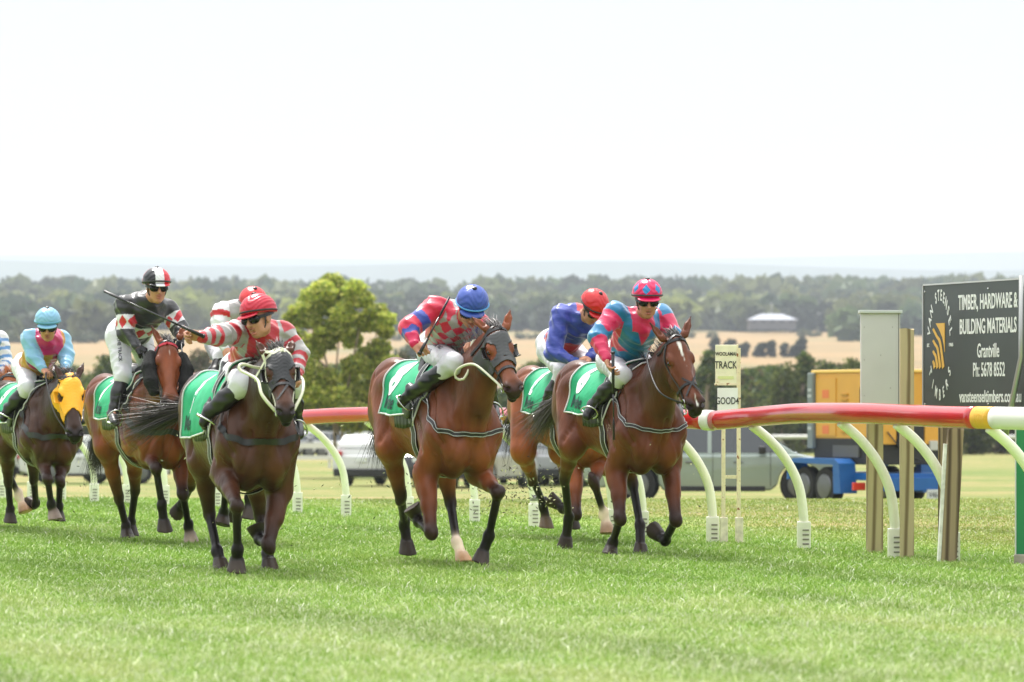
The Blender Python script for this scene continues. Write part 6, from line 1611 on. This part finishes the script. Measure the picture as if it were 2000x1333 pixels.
def timber_post(pxa, pxb, ytop, ybase, label, m, lean=0.0, paint=False, dy=0.0):
    s = (ybase - HOR) / CAM_H; cx = (pxa + pxb) / 2; root = empty('timber_post', G(cx, s) + Vector((0, dy, 0)), 0, label, 'post'); w = (pxb - pxa) / s; h = CAM_H + (HOR - ytop) / s
    mb = MB(); bm = bmesh.new(); N = 9; rr = random.Random(int(pxa)); vs = []; fs = []; n = 12
    for i in range(N):
        z = h * i / (N - 1) - (.05 if i == 0 else 0)
        for j in range(n):
            an = 2 * math.pi * (j + .5) / n; k = 1 / max(abs(math.cos(an)), abs(math.sin(an))) ** .8
            q = w / 2 * k * (1 + rr.uniform(-.02, .02)); vs.append((math.cos(an) * q + lean * z, math.sin(an) * q * .8, z + (rr.uniform(-.008, .008) if i == N - 1 else 0)))
    fs = [[i * n + j, i * n + (j + 1) % n, (i + 1) * n + (j + 1) % n, (i + 1) * n + j] for i in range(N - 1) for j in range(n)] + [[(N - 1) * n + j for j in range(n)]]
    mb.add(vs, fs); mb.build('shaft', m, root, auto=50); bm.free()
    if paint:
        mb = MB(); mb.box((-w / 2 - .012 + lean * h * .5, 0, h * .45), (.022, w * .6, h * .88), Matrix.Rotation(math.atan(lean), 3, 'Y')); mb.build('white_batten', mat('flaking_white', (.7, .7, .66), rough=.7, noise=.2, nscale=20), root)
    return root
timber_post(1692, 1725, 700, 1083, 'squared timber post carrying the grey metal cabinet', M_TIMB)
timber_post(1757, 1785, 643, 1092, 'tall greenish timber post right behind the grey metal cabinet', M_TIMB, .0)
timber_post(1836, 1868, 838, 1101, 'short brown timber post leaning right, painted white along its side', M_TIMB2, .055, True)
def cabinet():
    s = 259.5; root = empty('metal_cabinet', W(1719, 795, s), 0, 'tall narrow grey metal cabinet mounted on a timber post', 'cabinet'); w = 76 / s; h = (795 - 612) / s
    m = MB(); m.box((0, 0, h / 2), (w, .10, h), bev=.004); b = m.build('case', mat('grey_metal', tuple(lin((192, 193, 189))[:3]), rough=.45, noise=.04, nscale=5), root)
    m = MB(); m.box((0, -.005, h + .010), (w + .03, .13, .022), bev=.003); m.build('lid', mat('grey_metal_lid', tuple(lin((190, 196, 192))[:3]), rough=.4), root)
    m = MB(); m.box((w / 2 - .012, -.052, h / 2), (.006, .004, h * .98)); m.build('seam', mat('seam', (.2, .2, .19), rough=.7), b)
    m = MB()
    for q in ((-.42, .85), (-.42, .12), (-.42, .5), (.30, .85), (.0, .55), (.25, .2)): m.lathe((q[0] * w, -.050, q[1] * h), [(.004, 0), (.003, .003)], 8, (0, -1, 0))
    m.build('rivets', mat('rivet', (.25, .25, .24), rough=.5), b)
cabinet()

def board():
    L0 = W(1803, 797, 258); root = empty('advertising_board', L0, math.radians(-70), 'black advertising board with white lettering for timber and hardware', 'sign')
    # in its own frame: x along the track towards the camera, z up, the face looks along -y
    Hh = .925; Wd = 2.05; XX = lambda px: ((px - 1000) * L0.y - F_PX * L0.x) / (F_PX * .342 + .94 * (px - 1000))
    m = MB(); m.box((Wd / 2, .012, Hh / 2), (Wd, .016, Hh)); p = m.build('panel', mat('charcoal_panel', tuple(lin((66, 72, 72))[:3]), rough=.42, noise=.05, nscale=3), root)
    m = MB(); m.box((Wd / 2, .014, Hh + .004), (Wd, .034, .012)); m.box((-.006, .014, Hh / 2), (.012, .034, Hh)); m.build('frame', mat('alu', (.6, .6, .6), rough=.4, metal=.6), p)
    R = Matrix.Rotation(math.radians(90), 4, 'X')
    def tx(t, size, a, b, z, mm=None, bold=.003):
        x0, x1 = XX(a), XX(b); o = text_obj('lettering', t, size, mm or M_WHITEINK, None, None, 1, .0008, 'CENTER', bold); me = o.data
        xs = [v.co.x for v in me.vertices]; w = max(xs) - min(xs); me.transform(Matrix.Translation(((x0 + x1) / 2, .0025, z)) @ R @ Matrix.Diagonal(((x1 - x0) / w, 1, 1, 1)) @ Matrix.Translation((-(max(xs) + min(xs)) / 2, 0, 0))); o.parent = p; return o
    tx('TIMBER, HARDWARE &', .155, 1871, 1987, .775); tx('BUILDING MATERIALS', .155, 1874, 1985, .595)
    tx('Grantville', .145, 1908, 1951, .415, bold=.002); tx('Ph: 5678 8552', .145, 1900, 1962, .275, bold=.002); tx('vansteenseltimbers.com.au', .125, 1873, 1994, .080, bold=.002)
    C0 = (XX(1835), .468); ra, rb = (XX(1857) - XX(1813)) / 2, .375
    def ring(t, a0, a1, flip=False):
        n = len(t)
        for i, ch in enumerate(t):
            if ch == ' ': continue
            a = math.radians(a0 + (a1 - a0) * i / (n - 1)); x = C0[0] + ra * math.sin(a); z = C0[1] + rb * math.cos(a)
            # letters stand square to the oval: place them on a circle and squeeze it sideways
            rot = -a + (math.pi if flip else 0); k = ra / rb
            o = text_obj('letter', ch, .115, M_WHITEINK, None, None, .85, .0008, 'CENTER', .003); me = o.data
            me.transform(Matrix.Translation((x, .0025, z)) @ R @ Matrix.Diagonal((k, 1, 1, 1)) @ Matrix.Rotation(rot, 4, 'Z')); o.parent = p
    ring('VAN STEENSEL', -74, 74); ring('TIMBERS', 238, 122, True)
    tx('EST.', .035, 1810, 1815, .47, bold=.001); tx('1965', .035, 1853, 1861, .47, bold=.001)
    m = MB(); ex = lambda u: XX(1822 + 23 * u); ez = lambda v: .30 + .335 * v
    m.prism([(ex(.25), ez(1)), (ex(1), ez(1)), (ex(1), ez(.35)), (ex(.93), ez(.52)), (ex(.80), ez(.68)), (ex(.6), ez(.82))], -.001, .003)
    for (u0, v0, u1, v1, u2, v2) in ((.0, .88, .62, .55, .88, .0), (.0, .62, .40, .42, .62, .0), (.0, .38, .25, .25, .38, .0), (.0, .16, .10, .08, .14, .0)):
        a = dense([Vector((ex(u0), .001, ez(v0))), Vector((ex(u1 * .55), .001, ez(v1 + (v0 - v1) * .45))), Vector((ex(u1), .001, ez(v1))), Vector((ex(u2), .001, ez(v2)))], .02); m.ribbon(a, [Vector((1, 0, .6))] * len(a), [.022 + .018 * i / len(a) for i in range(len(a))], th=.003)
    m.build('emblem', mat('gold_ink', tuple(lin((226, 178, 84))[:3]), rough=.5), p)
    m = MB()
    for q in ((.012, .95), (.53, .945), (.012, .03), (.53, .03), (.78, .9)): m.lathe((q[0] * Wd, .003, q[1] * Hh), [(.009, 0), (.007, .006)], 8, (0, -1, 0))
    m.build('screws', M_STEEL, p)
    for x in (.25, 1.75):
        m = MB(); m.box((x, .06, -.15), (.09, .07, 2.0)); m.build('support', M_TIMB2, root)
    m = MB(); m.tube([(XX(1976), -.05, -.20), (XX(1988), -.05, .02), (XX(2007), -.05, .36), (XX(2008), -.05, .95)], .022, 8); m.build('steel_brace', mat('galvanised', (.42, .43, .42), rough=.4, metal=.7), root, smooth=True)
board()
def green_panel():
    s = 277.0; root = empty('green_panel', G(2020, s), math.radians(-10), 'green painted steel panel at the right edge standing on a low block', 'panel')
    m = MB(); m.box((0.02, 0, .53), (.30, .10, .96), bev=.006); m.build('panel', mat('green_paint', tuple(lin((24, 120, 72))[:3]), rough=.4, noise=.06, nscale=5), root)
    m = MB(); m.box((-.128, -.052, .53), (.010, .012, .98)); m.build('edge_trim', mat('grey_trim', (.5, .52, .5), rough=.5), root)
    m = MB(); m.box((.02, 0, .03), (.32, .14, .10), bev=.01); m.build('base', mat('concrete', (.30, .27, .23), rough=.9, noise=.25, nscale=20), root)
green_panel()
# ------------------------------------------------------------------ vehicles
M_TYRE = mat('tyre', (.018, .018, .019), rough=.85, bump=.3, bscale=60); M_RIM = mat('alloy', (.16, .165, .17), rough=.4, metal=.7)
M_CARGLASS = mat('car_glass', (.025, .035, .042), rough=.06, spec=1.0, coat=.5); M_TRIM = mat('black_trim', (.02, .02, .022), rough=.6); M_TAIL = mat('tail_lamp', (.45, .01, .015), rough=.15, spec=.8)
M_LAMP = mat('head_lamp', (.7, .72, .75), rough=.1, spec=.8)
def wheel(root, x, y, r, w=.21, name='wheel'):
    m = MB(); m.lathe((x, y - w / 2, r), [(r * .62, 0), (r * .93, .0), (r, .03), (r, w - .03), (r * .93, w), (r * .62, w)], 28, (0, 1, 0)); t = m.build(name, M_TYRE, root, auto=40)
    for sd, yy in ((-1, y - w / 2 - .004), (1, y + w / 2 + .004)):
        m = MB(); m.lathe((x, yy, r), [(r * .64, 0), (r * .60, .02 * sd * -1), (r * .15, .035 * -sd)], 24, (0, -sd * -1, 0))
        for k in range(6):
            an = k * math.pi / 3; m.box((x + math.cos(an) * r * .34, yy - .012 * (-sd) * -1, r + math.sin(an) * r * .34), (r * .56, .03, r * .12), Matrix.Rotation(-an, 3, 'Y'))
        m.build('rim', M_RIM, t, auto=40)
def car(loc, rz, label, paint, L=4.7, Wd=1.84, H=1.66, kind='suv', group='cars parked beyond the rail', belt=.98):
    """x forward; body lofted from side profile sections"""
    root = empty('parked_car', loc, rz, label, 'car', group); r = .36; hb = belt if kind != 'sedan' else .92
    if kind == 'suv': roof = [(-.49, .86), (-.46, 1.25), (-.40, H - .05), (-.20, H), (.03, H - .02), (.11, H - .14), (.285, hb + .06), (.30, hb + .04)]
    elif kind == 'sedan': roof = [(-.49, .9), (-.34, .98), (-.22, H - .06), (-.08, H), (.06, H - .03), (.24, hb + .04), (.30, hb)]
    else: roof = [(-.16, hb), (-.15, H - .05), (-.05, H), (.08, H - .03), (.20, hb + .08), (.26, hb)]
    def panel(prof, name, m, yw, taper):
        mb = MB(); n = len(prof)
        for sg in (1,):
            vs = []
            for (u, z) in prof:
                k = 1 - taper * max(0, (z - hb) / (H - hb)); vs += [(u * L, -yw * k, z), (u * L, yw * k, z)]
            fs = [[2 * i, 2 * i + 1, 2 * ((i + 1) % n) + 1, 2 * ((i + 1) % n)] for i in range(n)] + [[2 * i for i in range(n)][::-1], [2 * i + 1 for i in range(n)]]
            mb.add(vs, fs)
        bm = bmesh.new(); me = bpy.data.meshes.new('t'); me.from_pydata(mb.v, [], mb.f); bm.from_mesh(me); bmesh.ops.recalc_face_normals(bm, faces=bm.faces)
        bmesh.ops.bevel(bm, geom=bm.edges[:], offset=.045, segments=3, affect='EDGES', profile=.6, clamp_overlap=True); me2 = bpy.data.meshes.new(name); bm.to_mesh(me2); bm.free(); bpy.data.meshes.remove(me)
        me2.materials.append(m); me2.polygons.foreach_set('use_smooth', np.ones(len(me2.polygons), bool)); me2.set_sharp_from_angle(angle=math.radians(35)); o = bpy.data.objects.new(name, me2); COL.objects.link(o); o.parent = root; return o
    arch = []
    def wa(c): return [(c + math.cos(a) * .40 / L, .36 + math.sin(a) * .40) for a in np.linspace(math.pi, 0, 9)]
    lower = [(-.495, .42), (-.5, .60), (-.495, hb - .08), (-.47, hb), (.30, hb + .02), (.44, hb - .12), (.49, .72), (.5, .5), (.49, .28)] + [(.305 - (u - .305), z) if False else (u, z) for u, z in reversed(wa(.31))] + [(.2, .26), (-.2, .26)] + [(u, z) for u, z in reversed(wa(-.30))] + [(-.43, .30)]
    body = panel(lower, 'body', paint, Wd / 2, 0)
    cab = panel(roof + [(.28, hb - .03), (-.48 if kind == 'suv' else roof[0][0], hb - .03)], 'cabin', paint, Wd / 2 - .06, .16)
    # glazing laid just proud of the cabin sides
    def side_glass(u0, u1, z0, z1, sl0=0.0, sl1=0.0):
        for sg in (-1, 1):
            mb = MB(); yy = lambda z: sg * ((Wd / 2 - .06) * (1 - .16 * max(0, (z - hb) / (H - hb))) + .006)
            q = [(u0 * L, yy(z0), z0), (u1 * L, yy(z0), z0), ((u1 - sl1) * L, yy(z1), z1), ((u0 + sl0) * L, yy(z1), z1)]; ins = [(a, b - sg * .02, c) for a, b, c in q]
            mb.add(q + ins, [[0, 1, 2, 3], [7, 6, 5, 4], [0, 4, 5, 1], [1, 5, 6, 2], [2, 6, 7, 3], [3, 7, 4, 0]]); mb.build('window', M_CARGLASS, cab)
    z0, z1 = hb + .05, H - .14
    if kind == 'suv': side_glass(-.44, -.235, z0, z1, .035, 0); side_glass(-.22, -.035, z0, z1); side_glass(-.02, .235, z0, z1, 0, .135)
    elif kind == 'sedan': side_glass(-.27, -.06, z0, z1, .05, 0); side_glass(-.045, .19, z0, z1, 0, .11)
    else: side_glass(-.13, -.01, z0, z1, .0, 0); side_glass(.0, .19, z0, z1, 0, .09)
    def end_glass(pts, nm='windscreen'):
        mb = MB(); k = lambda z: (Wd / 2 - .14) * (1 - .16 * max(0, (z - hb) / (H - hb))); (ua, za), (ub, zb) = pts; dx = .02 if ua > 0 else -.02
        q = [(ua * L + dx, -k(za), za), (ua * L + dx, k(za), za), (ub * L + dx, k(zb), zb), (ub * L + dx, -k(zb), zb)]; ins = [(a - dx * 1.6, b, c - .01) for a, b, c in q]
        mb.add(q + ins, [[0, 1, 2, 3], [7, 6, 5, 4], [0, 4, 5, 1], [1, 5, 6, 2], [2, 6, 7, 3], [3, 7, 4, 0]]); mb.build(nm, M_CARGLASS, cab)
    fw = [q for q in roof if q[0] > 0]; end_glass(((fw[-2][0], fw[-2][1]), (fw[-3][0] if len(fw) > 2 else fw[0][0], H - .12)))
    if kind == 'suv': end_glass(((-.468, 1.12), (-.415, H - .13)), 'rear_window')
    for x in (.31 * L, -.30 * L):
        for y in (-Wd / 2 + .12, Wd / 2 - .12): wheel(root, x, y, r)
    for sg in (-1, 1):
        m = MB(); m.box((.42 * L + .13, sg * (Wd / 2 - .30), .74), (.16, .34, .14), Matrix.Rotation(sg * -.25, 3, 'Z'), bev=.02); m.build('headlight', M_LAMP, body)
        m = MB(); m.box((-.5 * L + .02, sg * (Wd / 2 - .17), .98 if kind == 'suv' else .86), (.10, .26, .14), bev=.02); m.build('tail_light', M_TAIL, body)
        m = MB(); m.box((.17 * L, sg * (Wd / 2 + .09), hb + .10), (.13, .2, .14), bev=.04); m.build('wing_mirror', M_TRIM, body)
        for u in (-.10, .08):
            m = MB(); m.box((u * L, sg * (Wd / 2 + .006), hb - .12), (.16, .03, .03), bev=.008); m.build('door_handle', M_RIM, body)
        m = MB()
        for u in (-.22, -.015, .20): m.box((u * L, sg * (Wd / 2 + .001), .65), (.010, .006, .62))
        m.build('door_seams', M_TRIM, body)
        m = MB(); m.box((0, sg * (Wd / 2 - .01), .29), (.36 * L, .05, .09), bev=.01); m.build('sill', M_TRIM, body)
    m = MB(); m.box((-.5 * L - .005, 0, .42), (.10, Wd - .1, .22), bev=.03); m.build('bumper', M_TRIM, body); m = MB(); m.box((.5 * L - .01, 0, .42), (.10, Wd - .1, .26), bev=.03); m.build('bumper', M_TRIM, body)
    m = MB(); m.box((-.5 * L - .03, 0, .80), (.02, .38, .12)); m.build('number_plate', M_LAMP, body)
    return root
def land(px, s): y = F_PX / s; x = (px - 1000) / s; return (x, y, float(gz(y, x)))
P_SILVER = mat('silver_green_paint', tuple(lin((146, 158, 150))[:3]), rough=.26, metal=.25, coat=.5); P_WHITE = mat('white_paint', (.62, .63, .63), rough=.3, coat=.5); P_DARK = mat('dark_paint', (.03, .032, .04), rough=.25, coat=.6); P_GREY = mat('grey_paint', (.30, .31, .32), rough=.3, coat=.5)
car(land(1402, 109), math.radians(-4), 'silver-green station wagon parked sideways behind the rightmost horse', P_SILVER, L=4.75, H=1.62, kind='suv', belt=.88)
car(land(760, 66), math.radians(72), 'white estate car seen from behind, leftmost of the parked cars', P_WHITE, H=1.55)
car(land(850, 68), math.radians(80), 'black car with wide red tail lights behind the centre horse', P_DARK, H=1.55, kind='sedan')
car(land(935, 70), math.radians(70), 'light grey car mostly hidden behind the centre horse\'s chest', P_GREY, H=1.6)
car(land(1024, 64), math.radians(84), 'white four-wheel drive right of the centre horse', P_WHITE, H=1.85, L=4.9)
car(land(1120, 66), math.radians(78), 'grey four-wheel drive behind the blue rider\'s horse', P_GREY, H=1.8, L=4.9)
_far = [(585, 'first'), (615, 'second'), (650, 'third'), (690, 'fourth'), (725, 'fifth'), (985, 'sixth')]
for px, w_ in _far: car(land(px, 34), math.radians(rnd.uniform(-20, 20)), 'tiny distant pale car, %s from the left in the far row' % w_, P_WHITE if px % 2 else P_GREY, H=1.5, kind='sedan', group='distant cars beyond the far fence')
for px, w_ in ((95, 'under the yellow-hooded horse'), (180, 'left of the sheepskin horse')): car(land(px, 62), math.radians(10), 'white car glimpsed far behind ' + w_, P_WHITE, H=1.5, kind='sedan')

def generator():
    s = 116.0; x0, y0, z0 = land(1713, s); root = empty('generator_trailer', (x0, y0, z0), math.radians(-62), 'yellow diesel generator on a blue twin-axle trailer', 'trailer')
    YG = mat('generator_yellow', tuple(lin((214, 158, 62))[:3]), rough=.4, noise=.04, nscale=4); BLU = mat('trailer_blue', tuple(lin((22, 92, 160))[:3]), rough=.4, noise=.08, nscale=6); GRY = mat('generator_grey', tuple(lin((120, 130, 132))[:3]), rough=.5)
    # frame: x right, y away
    L, D, H = 2.1, 1.25, 1.72
    m = MB(); m.box((0, 0, .62 + .30), (L - .1, D, .62 - .18), bev=.02); m.build('black_base', M_TRIM, root)
    m = MB(); m.box((.02, 0, 1.68), (L - .12, D, 1.12), bev=.03); b = m.build('housing', YG, root)
    m = MB(); m.box((0, 0, 2.262), (L, D + .05, .05), bev=.015); m.build('roof_panel', mat('roof_yellow', tuple(lin((240, 200, 110))[:3]), rough=.4), root)
    m = MB(); m.box((-L / 2 + .03, -.02, 1.60), (.17, D + .10, 1.28), bev=.02); g = m.build('end_frame', GRY, root)
    for z in (1.95, 1.85, 1.30): m = MB(); m.box((-L / 2 + .03, -D / 2 - .075, z), (.11, .008, .05)); m.build('decal', mat('pale_decal', (.45, .48, .5), rough=.5), g)
    m = MB()
    for i in range(8): m.box((-.02, -D / 2 - .012, 1.24 + i * .09), (.20, .03, .035), bev=.006)
    m.build('louvres', mat('louvre', tuple(lin((190, 138, 38))[:3]), rough=.5), b)
    for cx, w in ((-.60, .62), (.68, .50)):
        m = MB(); m.box((cx, -D / 2 - .008, 1.66), (w, .018, .98), bev=.006); d = m.build('door', YG, b); m = MB(); m.box((cx + w * .38, -D / 2 - .026, 1.62), (.05, .02, .14), bev=.004); m.build('latch', M_TRIM, d)
        if cx < 0:
            for zz in (1.88, 1.28): m = MB(); m.box((cx, -D / 2 - .020, zz), (.20, .006, .14)); m.build('decal', mat('red_decal', tuple(lin((222, 120, 70))[:3]), rough=.5), d)
    m = MB(); m.box((.70, -D / 2 - .024, 1.83), (.34, .014, .34), bev=.05); m.build('window', mat('dark_window', (.05, .06, .04), rough=.2), b)
    m = MB(); m.box((.05, -D / 2 - .02, .92), (.8, .03, .20)); m.build('machinery', mat('machine_grey', (.09, .09, .09), rough=.5), root)
    # rear end: yellow cheeks either side of the open machinery bay
    for yy, w in ((-.46, .30), (.44, .36)):
        m = MB(); m.box((L / 2 - .02, yy, 1.62), (.05, w, 1.16), bev=.01); m.build('rear_panel', YG, b)
    m = MB(); m.box((L / 2 - .01, -.02, 1.30), (.04, .52, .62), bev=.01); mb_ = m.build('machinery_bay', M_TRIM, root)
    m = MB(); m.box((L / 2 + .02, -.10, 1.44), (.06, .22, .16), bev=.01); m.build('machinery', mat('machine_grey', (.16, .16, .16), rough=.5), mb_)
    m = MB(); m.box((L / 2 + .005, -.16, 1.86), (.03, .22, .26), bev=.03); m.build('window', mat('dark_window', (.05, .06, .04), rough=.2), b)
    m = MB(); m.box((L / 2 + .02, .42, 1.02), (.05, .16, .16), bev=.01); m.build('notice', mat('pale_notice', (.5, .5, .48), rough=.5), root)
    m = MB(); m.tube([(L / 2 + .03, -.5, 1.25), (L / 2 + .06, -.2, .9), (L / 2 + .03, .3, .7)], .012, 6); m.build('cable', M_TRIM, root, smooth=True)
    # chassis
    m = MB(); m.box((0, 0, .50), (L + .1, D + .1, .12), bev=.01); m.box((L / 2 + .10, 0, .38), (.10, D + .3, .22), bev=.01); m.build('chassis', BLU, root)
    for sg in (-1, 1):
        m = MB(); m.prism([(-1.30, .44), (-1.24, .72), (-1.08, .80), (.20, .80), (.34, .72), (.40, .22), (.18, .22), (.16, .70), (-1.14, .72), (-1.22, .44)], sg * (D / 2 + .03), sg * (D / 2 + .36)); m.build('mudguard', BLU, root)
        for x in (-.86, -.20): wheel(root, x, sg * (D / 2 + .19), .33, .20)
    m = MB(); m.box((.62, -D / 2 - .14, .34), (.05, .24, .13), bev=.01); m.build('tail_light', mat('lamp_red', (.75, .06, .03), rough=.2), root)
    m = MB(); m.box((L / 2 + .17, .40, .20), (.02, .42, .18), bev=.004); pl = m.build('number_plate', mat('plate', (.6, .62, .6), rough=.4), root)
    text_obj('lettering', 'V46-124', .13, M_BLACKINK, pl, Matrix.Translation((L / 2 + .183, .40, .20)) @ Matrix.Rotation(math.radians(90), 4, 'Z') @ Matrix.Rotation(math.radians(90), 4, 'X'), .8, .0006)
    m = MB(); m.tube([(-L / 2 - .1, -.3, .5), (-L / 2 - 1.2, 0, .48)], .04, 8); m.tube([(-L / 2 - .1, .3, .5), (-L / 2 - 1.2, 0, .48)], .04, 8); m.build('drawbar', M_TRIM, root, smooth=True)
generator()

def far_rail():
    # white rails on the far side of the infield
    M = mat('far_white', (.66, .66, .62), rough=.5)
    for (y, a, b, lab) in ((235, -200, 1300, 'white running rail on the far side of the infield, left stretch'), (258, 1300, 2200, 'white running rail on the far side of the infield, right stretch')):
        s = F_PX / y; x0 = (a - 1000) / s; x1 = (b - 1000) / s; z0 = float(gz(y)); root = empty('far_rail', (x0, y, z0), 0, lab, 'rail', 'far white running rails')
        m = MB(); m.tube([(0, 0, 1.12), (x1 - x0, 0, 1.12)], .13, 10); m.build('rail_tube', M, root, smooth=True); n = int((x1 - x0) / 3)
        for i in range(n):
            m = MB(); x = i * 3.0 + 1; m.tube([(x + .5, 0, -.1), (x + .48, 0, .5), (x + .3, 0, .85), (x, 0, 1.1)], .05, 6); m.build('post', M, root, smooth=True)
    y = 175; z0 = float(gz(y)); root = empty('low_fence', (-14, y, z0), 0, 'low white plank fence between the gum tree and the parked cars', 'fence'); m = MB(); m.box((3.5, 0, .95), (14, .05, .22)); m.build('top_plank', M, root); m = MB(); m.box((3.5, 0, .45), (14, .05, .18)); m.build('bottom_plank', M, root)
    for i in range(8): m = MB(); m.box((-3.3 + i * 1.9, .08, .5), (.12, .10, 1.1)); m.build('post', M, root)
far_rail()

# tufts and clods thrown up by the hooves
def clods():
    r = random.Random(9); m = MB(); G1, G2 = (.04, .06, .015), (.03, .02, .012)
    for (cx, cy, sx, sy, n, s) in ((1005, 955, 60, 26, 420, 250), (1120, 960, 40, 24, 180, 215), (860, 960, 50, 26, 90, 240), (240, 930, 40, 60, 60, 228), (90, 900, 50, 70, 60, 210), (640, 960, 60, 60, 26, 250), (820, 920, 80, 80, 70, 270), (480, 900, 90, 90, 50, 282), (1250, 930, 80, 80, 50, 262)):
        for i in range(n):
            p = W(r.gauss(cx, sx), r.gauss(cy, sy), s * r.uniform(.9, 1.03))
            if p.z < .03: continue
            q = r.random(); c = (.55, .55, .30) if q < .35 else (G1 if q < .6 else G2); sz = r.uniform(.004, .014); a = Vector((r.uniform(-1, 1), r.uniform(-1, 1), r.uniform(-1, 1))).normalized(); b = a.orthogonal().normalized()
            m.add([p - a * sz * 1.6, p + b * sz * .5, p + a * sz * 1.6, p - b * sz * .5, p + a.cross(b) * sz * .4], [[0, 1, 4], [1, 2, 4], [2, 3, 4], [3, 0, 4], [0, 3, 2, 1]], c)
    o = m.build('turf_debris', mat('debris', vcol=True, rough=.9), None, vcol=True); tag(o, 'bits of torn grass and soil flying up behind the hooves', 'debris', kind='stuff')
clods()
